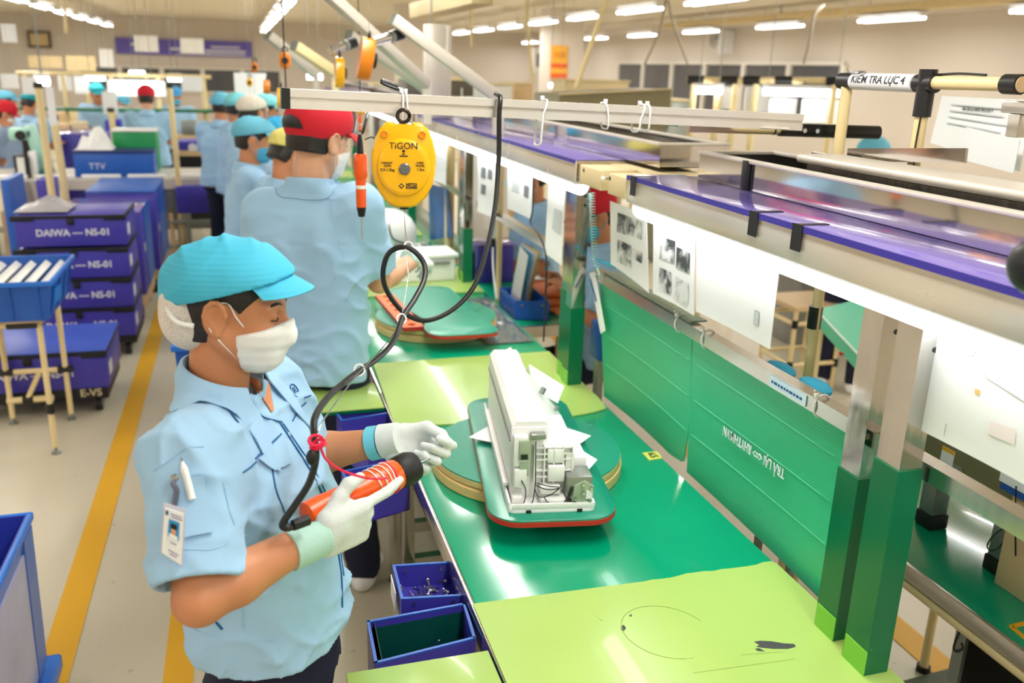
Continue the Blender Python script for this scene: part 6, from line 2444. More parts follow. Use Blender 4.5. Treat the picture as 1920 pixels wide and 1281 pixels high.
B().bar(Q[0].lerp(Q[2], 0.1) - V((0.003, 0, 0)), Q[0].lerp(Q[2], 0.5) - V((0.003, 0, 0)), 0.001, 0.008).build('blue_print', print_b, t)
t = thing('blue_packet', 'blue printed packet behind the far post, under the hanging card', 'packet', at(1125, 640, x=1.12))
p = at(1124, 622, x=1.14)
B().bx(1.13, 1.16, p.y - 0.03, p.y + 0.06, p.z - 0.10, p.z + 0.03, bev=0.004).build('packet', blue_pl, t)
B().bx(1.135, 1.155, p.y - 0.02, p.y + 0.02, 0.5, p.z - 0.10).build('holder', grey_m, t)
t = thing('glass_shelf', 'thin pale green glass strip lying along the rail behind the small photos', 'shelf', at(1170, 530, x=1.11))
B().bx(1.10, 1.15, 2.0, 2.6, 1.226, 1.230).build('strip', teal_film, t)
o = B().cyl(at(1119, 488, x=1.10), at(1154, 500, x=1.10), 0.006, n=8).build('blue_pen', mask_b)
tag(o, 'light blue pen lying on the rail beside the coiled cord', 'pen')
# thin black cord hanging from the far shelf
t = thing('dangling_cable', 'thin black cord hanging in front of the far side bench, left of the posts', 'cord', at(1022, 560, x=1.06))
B().tube(spline([at(u, v, x=1.05) for u, v in ((1000, 320), (999, 390), (995, 418), (1010, 440), (1024, 480), (1023, 560), (1019, 640))], 6), 0.0035, 7).build('cord', black_pl, t)
# parts on the bench line beyond: white machine body under the man's hands and others
t = thing('machine_chassis', 'white machine body on the bench under the man\'s gloved hand', 'machine', at(780, 480, z=0.86))
a, c = at(696, 480, z=0.93), at(835, 470, z=0.93)
B().box(((a.x + c.x) / 2, a.y + 0.02, 0.865), (c.x - a.x + 0.03, 0.20, 0.12), Euler((0, 0, 0.06)).to_matrix(), bev=0.006).build('body', white_met, t)
B().box(((a.x + c.x) / 2, a.y + 0.02, 0.935), (c.x - a.x + 0.06, 0.23, 0.018), Euler((0, 0, 0.06)).to_matrix(), bev=0.004).build('top_plate', white_pl, t)
B().box(((a.x + c.x) / 2, a.y - 0.09, 0.90), (c.x - a.x - 0.02, 0.01, 0.012), Euler((0, 0, 0.06)).to_matrix()).build('groove', grey_m, t)
p = at(733, 420, z=0.98)
t = thing('machine_chassis', 'white rounded machine half with dark fittings, farther along the bench', 'machine', p)
B().sph((p.x - 0.02, p.y, 0.93), (0.17, 0.12, 0.14), 18).build('cover', white_pl, t)
B().bx(p.x - 0.2, p.x + 0.2, p.y - 0.1, p.y + 0.12, 0.8055, 0.84, bev=0.006).build('base', white_met, t)
for k in range(4):
    B().box((p.x + 0.02 + 0.05 * k, p.y - 0.12, 0.86 + 0.015 * (k % 2)), (0.035, 0.04, 0.03), bev=0.004).build('fitting', [black_pl, grey_m, screw_m, grey_m][k], t)
B().tube(spline([(p.x - 0.03, p.y - 0.11, 1.0), (p.x - 0.01, p.y - 0.125, 0.92), (p.x + 0.06, p.y - 0.14, 0.89)], 5), 0.004, 6).build('wire', black_pl, t)
p = at(905, 565, z=0.83)
t = thing('part_bag', 'clear wrinkled plastic bag behind the second turntable on the bench', 'bag', (1.0, 3.75, 0.8))
rows = []
rb = random.Random(9)
for i in range(9):
    rows.append([(0.88 + 0.2 * i / 8, 3.22 + 0.72 * j / 10, 0.806 + 0.014 * rb.random() * (0 < i < 8) * (0 < j < 10)) for j in range(11)])
B().sheet(rows, 0.001).build('film', mat('wrinkled_film', (225, 238, 240), 0.08, var=0, trans=0.85), t, smooth=False)
t = thing('blue_bag', 'blue printed bag hanging behind the yellow balancer', 'bag', at(810, 420, x=1.2))
Q = [at(u, v, x=1.12) for u, v in ((803, 345), (838, 352), (842, 445), (806, 450))]
rows = [[Q[0].lerp(Q[1], i / 6).lerp(Q[3].lerp(Q[2], i / 6), j / 6) + V((0.02 * math.sin(i * 1.4) * j / 6, 0, 0)) for j in range(7)] for i in range(7)]
B().sheet(rows, 0.006).build('bag', mat('blue_bag_film', (52, 92, 170), 0.4), t)
for k, (u, v, m_, lab) in enumerate(((841, 312, blue_pl, 'blue'), (846, 340, paper, 'white'), (866, 330, cream, 'cream'))):
    a, c = at(u, v - 45, x=1.2), at(u, v + 45, x=1.2)
    t = thing('upright_strip', '%s upright strip between the far shelf posts' % lab, 'strip', c)
    B().bx(1.19, 1.20, a.y - 0.05, a.y + 0.05, 0.9, a.z).build('strip', m_, t)
    B().bx(1.19, 1.20, a.y - 0.03, a.y + 0.03, 0.75, 0.9).build('foot', grey_m, t)
# ------------------------------------------------------------------ the woman at the nearest station
W_f = V((math.cos(math.radians(-20)), math.sin(math.radians(-20)), 0))
W_l = V((-W_f.y, W_f.x, 0))
JW = dict(f=W_f, l=W_l, k=0.98, sit=False)
JW['pelvis'] = V((0.004, 1.475, 0.86))
JW['neck'] = V((-0.056, 1.470, 1.318))
JW['head'] = V((-0.026, 1.468, 1.467))
JW['shR'] = V((-0.100, 1.322, 1.262))
JW['elR'] = V((-0.098, 1.185, 1.105))
JW['wrR'] = V((0.078, 1.262, 1.146))
JW['shL'] = V((0.010, 1.612, 1.262))
JW['elL'] = V((0.075, 1.640, 1.110))
JW['wrL'] = V((0.236, 1.560, 1.163))
for s_, n in ((1, 'L'), (-1, 'R')):
    JW['hip' + n] = JW['pelvis'] + W_l * 0.085 * s_ - V((0, 0, 0.03))
    JW['kn' + n] = V((JW['hip' + n].x + 0.01, JW['hip' + n].y, 0.46))
    JW['an' + n] = V((JW['hip' + n].x - 0.01, JW['hip' + n].y, 0.085))
RW = rot_head(-16, 8, -2)
wn_ = []
for z, hw, hd, dx in ((0.858, 0.180, 0.140, 0.0), (0.90, 0.178, 0.138, 0.0), (1.0, 0.170, 0.134, 0.002), (1.10, 0.172, 0.142, 0.006), (1.18, 0.172, 0.134, 0.006), (1.235, 0.165, 0.108, 0.0), (1.285, 0.128, 0.082, 0.0), (1.315, 0.082, 0.066, 0), (1.34, 0.06, 0.06, 0)):
    tt = (z - 0.86) / (1.315 - 0.86)
    c = JW['pelvis'].lerp(JW['neck'], max(-0.1, min(1.05, tt))) + W_f * dx
    wn_.append((c.x, c.y, z, hw, hd))


def wfold(x, y, z):
    a = folds(11, 0.0062, 40, [(0.5, 0.3, 1), (-0.6, 0.4, 0.7), (0.9, 0.5, 0.25)])(x, y, z)
    # pull lines from the armpit and soft blousing over the hem
    b = -0.006 * (1 - np.abs(np.sin((z * 0.9 + x * 0.7) * 42 + np.sin(y * 20)))) ** 2 * np.exp(-((z - 1.12) / 0.10) ** 2)
    return a + b


woman, wbody, wshirt = person('person', 'woman in turquoise cap and white mask holding an orange screwdriver at the green bench', JW, RW, None, mask=mask_m, hs=0.0050, hb=0.0030, hh=0.004,
                              fine=True, hk=0.905, nr=0.051, nodes=wn_, fold=wfold, gloves='own', collar=False, hair=True, sleeve=0.60)
wcap = cap_shape(JW['head'], RW, 'bouffant', cap_c, woman, 0.0036, 0.905)
Pw = lambda x, y, z: np3(JW['head']) + RW @ np.array((x, y, z), np.float32) * 0.92
# white hair net hanging behind the cap
s = SDF(Pw(-0.09, 0, -0.03) - 0.15, Pw(-0.09, 0, -0.03) + 0.15, 0.0035)
s.ell(Pw(-0.082, 0, -0.004), (0.040, 0.066, 0.068), RW @ np.array(Matrix.Rotation(math.radians(-14), 3, 'Y'), np.float32), 0.02)
s.ell(Pw(-0.070, 0, -0.034), (0.048, 0.062, 0.050), RW, 0.03)
net_m = mat('white_hair_net', (222, 214, 206), 0.8, var=0.0)
_nt = net_m.node_tree
_tc = _nt.nodes.new('ShaderNodeTexCoord')
_vo = _nt.nodes.new('ShaderNodeTexVoronoi')
_vo.inputs['Scale'].default_value = 620
_nt.links.new(_tc.outputs['Object'], _vo.inputs['Vector'])
_cr = _nt.nodes.new('ShaderNodeValToRGB')
_cr.color_ramp.elements[0].position = 0.25
_cr.color_ramp.elements[0].color = lin((186, 174, 164))
_cr.color_ramp.elements[1].position = 0.5
_cr.color_ramp.elements[1].color = lin((232, 226, 220))
_nt.links.new(_vo.outputs['Distance'], _cr.inputs[0])
_nt.links.new(_cr.outputs[0], _nt.nodes['Principled BSDF'].inputs['Base Color'])
net = link('hair_net', s.mesh('hair_net'), net_m, wcap)
b = B()
b.tube(spline([Pw(-0.114, 0.0, 0.040), Pw(-0.110, -0.035, 0.024), Pw(-0.098, -0.064, -0.002), Pw(-0.074, -0.086, -0.020), Pw(-0.044, -0.089, -0.022)], 6), 0.0040, 8)
b.build('net_hem', mask_m, net)
# collar with open lapels
bv = bvh_of(wshirt)
neck = JW['neck']
collar_shape(neck + V((0, 0, 0.0)) + W_f * 0.006, W_f, W_l, shirt_m, wshirt, r=0.061, hgt=0.040, gap=40, spread=0.022, lean=0.42, snap=bv, tip=0.12)
for q in ([(470, 735), (540, 690), (560, 765), (520, 800)],):
    pass
# skin of the open neck
patch(bv, [(455, 690), (498, 700), (512, 770), (508, 775)], 5, 6, 0.003, 0.002, 'open_neck', skin, wshirt)
for pix, r in (([(372, 676), (400, 730), (446, 793)], 0.0016), ([(473, 755), (490, 782), (526, 792)], 0.0016), ([(522, 790), (548, 830), (580, 880), (606, 930), (628, 1000), (640, 1080), (641, 1140)], 0.0020), ([(527, 790), (553, 828), (586, 876), (612, 926), (633, 998), (644, 1080)], 0.0014),  # first line paints the shaded gap under the lapel as a dark strip
               ([(478, 860), (502, 838), (527, 814)], 0.0014), ([(510, 880), (517, 920), (535, 965), (545, 1000)], 0.0014), ([(548, 790), (562, 765), (573, 755)], 0.0014), ([(570, 746), (582, 742)], 0.0014), ([(455, 886), (470, 876), (480, 866)], 0.0013),
               ([(290, 882), (320, 862), (350, 838), (382, 838)], 0.0008), ([(452, 1100), (455, 1150), (458, 1180)], 0.0008), ([(404, 1165), (417, 1180)], 0.0022),
               ([(345, 1030), (400, 1032), (462, 1002)], 0.0007), ([(362, 895), (372, 935), (380, 1000)], 0.0008), ([(365, 1180), (430, 1204), (520, 1202), (620, 1150)], 0.0007), ([(418, 905), (430, 960), (440, 985)], 0.0007)):
    seam_or_gap(bv, pix, r, 'seam_or_gap', shirt_d if r > 0.001 else shirt_m, wshirt)
patch(bv, [(322, 898), (382, 892), (398, 1000), (345, 1010)], 6, 8, 0.006, 0.003, 'sleeve_pocket', shirt_m, wshirt)
patch(bv, [(480, 862), (528, 818), (545, 870), (512, 884)], 6, 5, 0.006, 0.003, 'chest_pocket', shirt_m, wshirt)
p0, n0 = ray_on(bv, 551, 733, 0.002)
if p0 is not None:
    up = V((0, 0, 1)) - n0 * n0.z
    tx = up.cross(n0)
    b = B()
    b.tube([p0 + tx * (0.0125 * math.cos(q)) + up.normalized() * (0.0125 * math.sin(q)) for q in [math.radians(a) for a in range(-30, 260, 15)]], 0.0011, 6)
    b.build('emblem_ring', shirt_d, wshirt)
    lettering('R', 0.018, p0 + n0 * 0.0004, tx, up, shirt_d, wshirt, bold=-0.0002, name='emblem_letter')
for u, v in ((540, 815), (596, 905)):
    p0, n0 = ray_on(bv, u, v, 0.001)
    if p0 is not None:
        B().cyl(p0, p0 + n0 * 0.002, 0.004, n=12).build('button', shirt_m, wshirt)
# wrist band
d = (JW['wrL'] - JW['elL']).normalized()
c0 = JW['wrL'] - d * 0.028
B().cyl(c0 - d * 0.011, c0 + d * 0.011, 0.0335, 0.0325, n=24).build('wrist_band', mat('turquoise_band', (110, 200, 220), 0.5), woman)
pw = c0 + V((0, -0.033, 0.004))
lettering('VS08', 0.012, pw, V((0.2, 0, -1)), V((1, 0, 0)), print_b, woman)
# gloves
xr = V((0.147, 0.085, 0.004)).normalized()
MR = hand_matrix(JW['wrR'] + xr * 0.004 - V((0, 0, 0.010)), xr, V((0.0, -0.15, 0.98)))
hand_sdf('right_glove', MR, [(6, 10, 4), (50, 60, 30), (56, 62, 34), (60, 64, 36)],
         [(0.02, 0.028, -0.006), (0.046, 0.050, -0.016), (0.066, 0.064, -0.020), (0.090, 0.067, -0.022)], glove_m, woman, h=0.0019, splay=(0.04, 0.0, -0.04, -0.1))
xl = V((0.80, -0.12, -0.40)).normalized()
ML = hand_matrix(JW['wrL'] + xl * 0.004, xl, V((0.40, 0.45, 0.75)), True)
hand_sdf('left_glove', ML, [(60, 70, 36), (80, 88, 46), (88, 92, 50), (92, 94, 52)],
         [(0.02, 0.028, -0.008), (0.050, 0.046, -0.030), (0.078, 0.040, -0.044), (0.100, 0.026, -0.050)], glove_m, woman, left=True, h=0.0019, cuff=0)
B().cyl(JW['wrL'] - d * 0.014, JW['wrL'] + d * 0.022, 0.0335, 0.031, n=24).build('left_glove_cuff', glove_m, woman)
# orange screwdriver in her right hand
A, Cc = at(572, 970, y=1.298), at(745, 888, y=1.395)
dd = (Cc - A).normalized()
t = thing('electric_screwdriver', 'orange electric screwdriver with black nose in the woman\'s right glove', 'screwdriver', A.lerp(Cc, 0.5))
zz = dd
xx = V((0, -1, 0)) - zz * (-zz.y)
xx.normalize()
yy = zz.cross(xx)
MD = Matrix((xx, yy, zz)).transposed().to_4x4()
MD.translation = A
Ld = (Cc - A).length
B().lathe([(0.016, 0.0), (0.023, 0.004), (0.0245, 0.03), (0.023, 0.05), (0.023, 0.11), (0.0265, 0.125), (0.028, Ld - 0.012), (0.026, Ld)], 20, MD).build('body', orange_pl, t)
B().lathe([(0.026, Ld - 0.004), (0.029, Ld), (0.030, Ld + 0.026), (0.026, Ld + 0.038), (0.014, Ld + 0.042)], 18, MD).build('nose', black_rub, t)
B().lathe([(0.006, Ld + 0.03), (0.006, Ld + 0.052), (0.0035, Ld + 0.056), (0.003, Ld + 0.075)], 12, MD).build('bit', screw_m, t)
B().bar(A + dd * 0.035 + yy * 0.025, A + dd * 0.085 + yy * 0.026, 0.012, 0.006).build('lever', black_pl, t)
b = B()
for k in range(4):
    z_ = Ld - 0.055 + 0.009 * k
    b.tube([MD @ V((0.0288 * math.cos(q), 0.0288 * math.sin(q), z_ + 0.004 * math.sin(q + k))) for q in [2 * math.pi * i / 18 for i in range(18)]], 0.0013, 5, True)
b.build('thread_wrap', mask_m, t)
B().tube([MD @ V((0.0285 * math.cos(q), 0.0285 * math.sin(q), Ld - 0.02 + 0.002 * math.sin(q))) for q in [2 * math.pi * i / 18 for i in range(18)]], 0.002, 5, True).build('band', copper_red, t)
# badge clipped to her sleeve, pen in the pocket
pc, nc = ray_on(bv, 332, 930, 0.006)
if pc is None:
    pc, nc = at(332, 930, y=1.22), V((0, -1, 0))
t = thing('id_badge', 'white badge card with blue portrait clipped to the woman\'s sleeve', 'badge', pc)
ys_ = [ray_on(bv, u, v, 0.0)[0] for u, v in ((330, 960), (340, 1000), (338, 1045), (320, 990), (345, 964))]
yb_ = min([q.y for q in ys_ if q is not None] + [pc.y]) - 0.012
bq = [at(u, v, y=y) for u, v, y in ((309, 952, yb_ + 0.004), (345, 964, yb_ + 0.004), (340, 1060, yb_), (303, 1037, yb_))]
G = lambda u, v, o=0.0: bq[0].lerp(bq[1], u).lerp(bq[3].lerp(bq[2], u), v) + V((0, -o, 0))
B().sheet([[G(i / 3, j / 4) for j in range(5)] for i in range(4)], 0.0022).build('card', paper, t)
B().sheet([[G(-0.08 + 1.16 * i / 3, -0.08 + 1.12 * j / 4, -0.003) for j in range(5)] for i in range(4)], 0.001).build('holder', mat('lilac_holder', (206, 206, 226), 0.25), t)
B().sheet([[G(0.25 + 0.55 * i / 2, 0.2 + 0.36 * j / 2, 0.0012) for j in range(3)] for i in range(3)], 0.0004).build('portrait', mat('portrait_blue', (40, 150, 210), 0.5), t)
B().sheet([[G(0.40 + 0.24 * i / 2, 0.30 + 0.2 * j / 2, 0.002) for j in range(3)] for i in range(3)], 0.0004).build('portrait_face', skin_l, t)
B().sheet([[G(0.36 + 0.32 * i / 2, 0.26 + 0.10 * j / 2, 0.0024) for j in range(3)] for i in range(3)], 0.0004).build('portrait_hair', hair_m, t)
B().sheet([[G(0.30 + 0.44 * i / 2, 0.48 + 0.09 * j / 2, 0.0024) for j in range(3)] for i in range(3)], 0.0004).build('portrait_shirt', paper, t)
for u0, u1, v in ((0.3, 0.9, 0.08), (0.35, 0.95, 0.13), (0.4, 0.7, 0.66), (0.3, 0.85, 0.84), (0.4, 0.75, 0.9)):
    B().bar(G(u0, v, 0.0012), G(u1, v, 0.0012), 0.0004, 0.0011).build('printed_line', mat('lilac_print', (150, 130, 180), 0.6, var=0), t)
B().sheet([[G(0.06 + 0.14 * i, 0.04 + 0.09 * j, 0.0012) for j in range(2)] for i in range(2)], 0.0004).build('printed_mark', print_b, t)
B().tube(spline([at(330, 893, y=pc.y - 0.002), at(325, 906, y=pc.y - 0.012), at(331, 920, y=pc.y - 0.012), at(327, 945, y=pc.y - 0.008), at(325, 955, y=pc.y - 0.010)], 5), 0.0045, 8).build('clip_strap', mat('smoky_strap', (104, 108, 130), 0.3), t)
B().box(at(328, 896, y=pc.y - 0.010), (0.012, 0.006, 0.008), bev=0.002).build('clip', screw_m, t)
pb_, _ = ray_on(bv, 351, 897, 0.006)
pt_, _ = ray_on(bv, 346, 862, 0.010)
if pb_ is not None and pt_ is not None:
    t = thing('pen', 'white pen standing in the woman\'s sleeve pocket', 'pen', pb_)
    dp_ = (pt_ - pb_).normalized()
    B().cyl(pb_ - dp_ * 0.03, pb_ + dp_ * 0.016, 0.0055, n=12).build('barrel', white_pl, t)
    B().cyl(pb_ + dp_ * 0.016, pb_ + dp_ * 0.026, 0.0052, 0.0018, n=12).build('tip', white_pl, t)
    B().cyl(pb_ + dp_ * 0.026, pb_ + dp_ * 0.032, 0.0012, n=8).build('point', screw_m, t)

# ------------------------------------------------------------------ the man in the red cap at the second station
M_f = V((math.cos(math.radians(68)), math.sin(math.radians(68)), 0))
M_l = V((-M_f.y, M_f.x, 0))
JM = dict(f=M_f, l=M_l, k=1.06, sit=False)
JM['pelvis'] = V((0.205, 2.90, 0.93))
JM['neck'] = V((0.205, 2.915, 1.465))
JM['head'] = V((0.240, 2.935, 1.612))
JM['shR'] = V((0.348, 2.850, 1.405))
JM['elR'] = V((0.425, 2.93, 1.135))
JM['wrR'] = V((0.585, 3.13, 1.165))
JM['shL'] = V((0.065, 2.965, 1.375))
JM['elL'] = V((0.02, 3.07, 1.13))
JM['wrL'] = V((0.20, 3.24, 1.05))
for s_, n in ((1, 'L'), (-1, 'R')):
    JM['hip' + n] = JM['pelvis'] + M_l * 0.09 * s_ - V((0, 0, 0.03))
    JM['kn' + n] = V((JM['hip' + n].x + 0.02, JM['hip' + n].y, 0.50))
    JM['an' + n] = V((JM['hip' + n].x + (0.05 if n == 'R' else -0.02), JM['hip' + n].y - 0.02, 0.085))
for v_ in JM.values():
    if isinstance(v_, Vector) and v_ is not M_f and v_ is not M_l:
        v_.y += 0.05
RM_ = rot_head(38, 10, 0)
mn_ = []
for z, hw, hd in ((0.815, 0.176, 0.128), (0.95, 0.180, 0.130), (1.05, 0.184, 0.130), (1.18, 0.194, 0.132), (1.28, 0.194, 0.126), (1.35, 0.176, 0.110), (1.40, 0.135, 0.09), (1.45, 0.088, 0.072), (1.485, 0.066, 0.066)):
    tt = (z - 0.93) / (1.465 - 0.93)
    c = JM['pelvis'].lerp(JM['neck'], max(-0.1, min(1.05, tt)))
    mn_.append((c.x, c.y, z, hw, hd))


def mfold(x, y, z):
    return folds(23, 0.010, 24, [(0.7, 0.3, 1), (-0.6, 0.4, 0.9), (0.2, 0.5, 1)])(x, y, z) * (0.35 + 0.65 * (z < 1.3))


man, mbody, mshirt = person('person', 'man in red cap seen from behind, reaching over the second turntable', JM, RM_, None, mask=mask_m, hs=0.007, hb=0.005, hh=0.005,
                            fine=True, nodes=mn_, fold=mfold, gloves='own', collar=False, hair=True, sleeve=0.56, male=True, skin_mat=skin_l)
mcap = cap_shape(JM['head'], RM_, 'peaked', cap_r, man, 0.005, 1.08)
Pm = lambda x, y, z: np3(JM['head']) + RM_ @ np.array((x, y, z), np.float32) * 1.08
b = B()
rows = []
for i in range(11):
    a = math.radians(180 - 30 + 60 * i / 10)
    row = []
    for j in range(5):
        tq = j / 4
        hh_ = 0.036 * math.sqrt(max(0, 1 - ((i - 5) / 5.0) ** 2)) * tq
        zz_ = 0.022 + hh_
        rr = 1.02 * math.sqrt(1 - ((zz_ - 0.046) / 0.092) ** 2)
        row.append(Pm(-0.010 + 0.112 * math.cos(a) * rr, 0.090 * math.sin(a) * rr, zz_))
    rows.append(row)
b.sheet(rows, 0.002)
b.build('cap_opening', black_pl, mcap)
collar_shape(JM['neck'] - V((0, 0, 0.012)), M_f, M_l, shirt_m, mshirt, r=0.070, hgt=0.040, gap=35, spread=0.018, lean=0.22, snap=bvh_of(mshirt), tip=0.06)
bm_ = bvh_of(mshirt)
for pix, r in (([(505, 350), (560, 365), (620, 375), (680, 372)], 0.0010), ([(618, 372), (622, 400), (632, 450), (650, 500)], 0.0009), ([(560, 690), (600, 672), (655, 662)], 0.0009), ([(545, 640), (600, 655), (660, 650)], 0.0009)):
    seam_or_gap(bm_, pix, r, 'seam_or_gap', shirt_m, mshirt)
xr = (JM['wrR'] - JM['elR']).normalized()
MRm = hand_matrix(JM['wrR'] + xr * 0.004, V((0.66, 0.70, -0.25)), V((-0.6, 0.5, 0.5)))
hand_sdf('right_glove', MRm, [(34, 44, 24), (38, 48, 26), (42, 52, 28), (46, 54, 28)],
         [(0.02, 0.028, -0.006), (0.046, 0.052, -0.022), (0.066, 0.058, -0.036), (0.088, 0.050, -0.05)], glove_m, man, h=0.0026, rad=0.0095)
xl = (JM['wrL'] - JM['elL']).normalized()
hand_sdf('left_glove', hand_matrix(JM['wrL'] + xl * 0.004, xl, V((0.6, 0.2, 0.7)), True), [(30, 40, 24)] * 4,
         [(0.02, 0.028, -0.006), (0.046, 0.052, -0.022), (0.066, 0.058, -0.036), (0.088, 0.050, -0.05)], glove_m, man, left=True, h=0.0032)
# ------------------------------------------------------------------ other workers
def worker(u, v, y, h, yaw, hy, capst, capm, maskm, label, x=None, sit=False, hip=None, pitch=14, hs=0.013, reach=(0.22, 0.02, 0), name='person', head_z=None, skinm=None, legs=True, gl=None, shirtm=None):
    """u, v: photo pixel of the head centre"""
    p = at(u, v, y=y) if x is None else at(u, v, x=x)
    k = h / 1.6
    if head_z is None:
        hip = p.z - (0.45 + 0.148) * k
    J = default_joints((p.x - 0.035 * math.cos(math.radians(yaw)), p.y - 0.035 * math.sin(math.radians(yaw))), yaw, h, reach, sit, hip=(hip if sit else hip / k))
    if not sit:
        J['pelvis'].z = hip
    R_ = rot_head(hy, pitch)
    r, bd, sh = person(name, label, J, R_, None if capst is None else (capst, capm), mask=maskm, hs=hs, hb=hs * 0.8, hh=hs * 0.62, gloves=gl, skin_mat=skinm, legs=legs, shirt_mat=shirtm, sleeve=0.56)
    return r, J


worker(468, 262, 5.0, 1.57, 2, -4, 'bouffant', cap_d, mask_b, 'woman in sky blue cap and blue mask, in profile behind the red capped man', hs=0.009, skinm=skin)
worker(521, 258, 5.75, 1.58, 5, 0, 'bouffant', mat('deep_sky_cap', (44, 160, 206), 0.8), mask_b, 'woman in bright blue cap between the profile woman and the man in the red cap', hs=0.011, pitch=22)
worker(532, 290, 4.5, 1.56, 20, 30, 'bouffant', cap_y, mask_m, 'worker in pale yellow cap bending down, half hidden by the man in the red cap', hs=0.011, pitch=34)
worker(413, 200, 8.6, 1.62, 60, 70, 'bouffant', cap_d, mask_b, 'woman in sky blue cap seen from behind, leftmost of the workers along the far line')
worker(442, 203, 7.85, 1.6, 20, 20, 'bouffant', mat('aqua_cap', (120, 206, 214), 0.8), mask_m, 'worker in aqua cap just left of the one in the cream cap')
worker(466, 212, 6.6, 1.58, 30, 50, 'bouffant', cap_w, mask_m, 'worker in loose cream cap behind the profile woman')
worker(494, 207, 7.25, 1.58, 0, -10, 'bouffant', mat('aqua_cap', (120, 206, 214), 0.8), mask_b, 'woman in aqua cap and blue mask right of the one in the cream cap')
worker(274, 184, 10.6, 1.66, 90, 90, 'peaked', cap_r, mask_m, 'man in red cap seen from behind at the long bench, beside the green crate', skinm=skin_l)
worker(329, 180, 13.2, 1.62, -90, -90, 'bouffant', mat('azure_cap', (70, 160, 220), 0.8), mask_b, 'worker in azure cap facing the camera across the back bench', pitch=20)
worker(182, 175, 12.7, 1.6, -80, -70, 'bouffant', mat('teal_cap', (20, 160, 176), 0.8), None, 'worker in teal cap facing the camera left of the hanging white sheet', pitch=24)
worker(229, 192, 13.4, 1.5, -60, -60, 'bouffant', cap_d, mask_m, 'worker in sky blue cap partly behind the hanging white sheet', pitch=30)
worker(14, 214, 10.4, 1.60, 150, 20, 'peaked', cap_r, mask_m, 'worker in red cap with grey shirt at the left edge, by the mint microscope', hs=0.011, pitch=24, shirtm=mat('grey_blue_cloth', (136, 156, 184), 0.85))
worker(8, 190, 11.8, 1.58, 0, 0, 'bouffant', cap_d, mask_m, 'worker in sky blue cap above the red cap at the left edge')
worker(54, 196, 11.0, 1.56, 60, 60, 'bouffant', mat('teal_cap', (20, 160, 176), 0.8), mask_m, 'worker in teal cap bending behind the microscope', pitch=40)
worker(1128, 402, 3.78, 1.62, 170, 176, 'peaked', cap_r, mask_b, 'seated worker in red cap and blue mask seen beside the coiled cord', sit=True, pitch=24, hs=0.009, reach=(0.10, 0.10, 0))
worker(1000, 338, 4.85, 1.6, 175, 180, 'bouffant', mat('ice_cap', (190, 222, 236), 0.8), mask_m, 'seated worker in pale cap whose hands show under the hanging sheets', sit=True, pitch=34, hs=0.010, reach=(0.26, -0.02, 0))
# standing leg seen beyond the tray board: a worker whose upper body is hidden by the white sheets
p = at(1568, 700, y=4.4)
pu, pv = photo_px((p.x + 0.03, 4.4, 1.42))
worker(pu, pv, 4.4, 1.56, 40, 40, 'bouffant', cap_d, mask_m, 'worker beyond the green tray board, only the navy trousers showing under the shelf', reach=(0.1, 0.1, 0))

# ------------------------------------------------------------------ crates on dollies at the left
crate_edge = mat('crate_black_edge', (18, 18, 22), 0.5)
tagw = mat('white_tag', (232, 232, 226), 0.5)


def crate(x0, x1, y0, y1, z0, z1, label, text='DAIWA — NS-01', lid=None, group='purple corrugated crates', latch=True):
    t = thing('storage_crate', label, 'crate', ((x0 + x1) / 2, (y0 + y1) / 2, z0), group)
    B().bx(x0, x1, y0, y1, z0, z1, bev=0.006).build('body', purple, t)
    rim = z1 - 0.016
    for (a, c, d, e, nm) in ((x0 - 0.006, x1 + 0.006, y0 - 0.006, y0 + 0.008, 'rim'), (x1 - 0.008, x1 + 0.006, y0 + 0.008, y1, 'rim')):
        B().bx(a, c, d, e, rim, z1 + 0.004, bev=0.002).build(nm, crate_edge, t)
    for (xx, sx_) in ((x0 + 0.05, 0.07), (x1 - 0.05, 0.07)):
        B().bx(xx - sx_, xx + sx_ * 0.8, y0 - 0.009, y0 - 0.002, z1 - 0.028, z1 + 0.006, bev=0.002).build('corner_grip', crate_edge, t)
    if latch:
        B().bx((x0 + x1) / 2 - 0.02, (x0 + x1) / 2 + 0.02, y0 - 0.012, y0 - 0.004, z1 - 0.055, z1 - 0.016, bev=0.004).build('latch', crate_edge, t)
    B().bx(x1 + 0.0005, x1 + 0.003, y0 + 0.06, y0 + 0.16, z0 + 0.05, z0 + 0.12).build('side_tag', tagw, t)
    if lid:
        B().bx(x0 - 0.004, x1 + 0.004, y0 - 0.004, y1 + 0.004, z1 + 0.004, z1 + 0.012, bev=0.003).build('lid', lid, t)
    if text:
        lettering(text, 0.058, ((x0 + x1) / 2 + 0.01, y0 - 0.0012, (z0 + z1) / 2 - 0.01), (1, 0, 0), (0, 0, 1), print_w, t, bold=0.0016, squeeze=0.96)
    return t


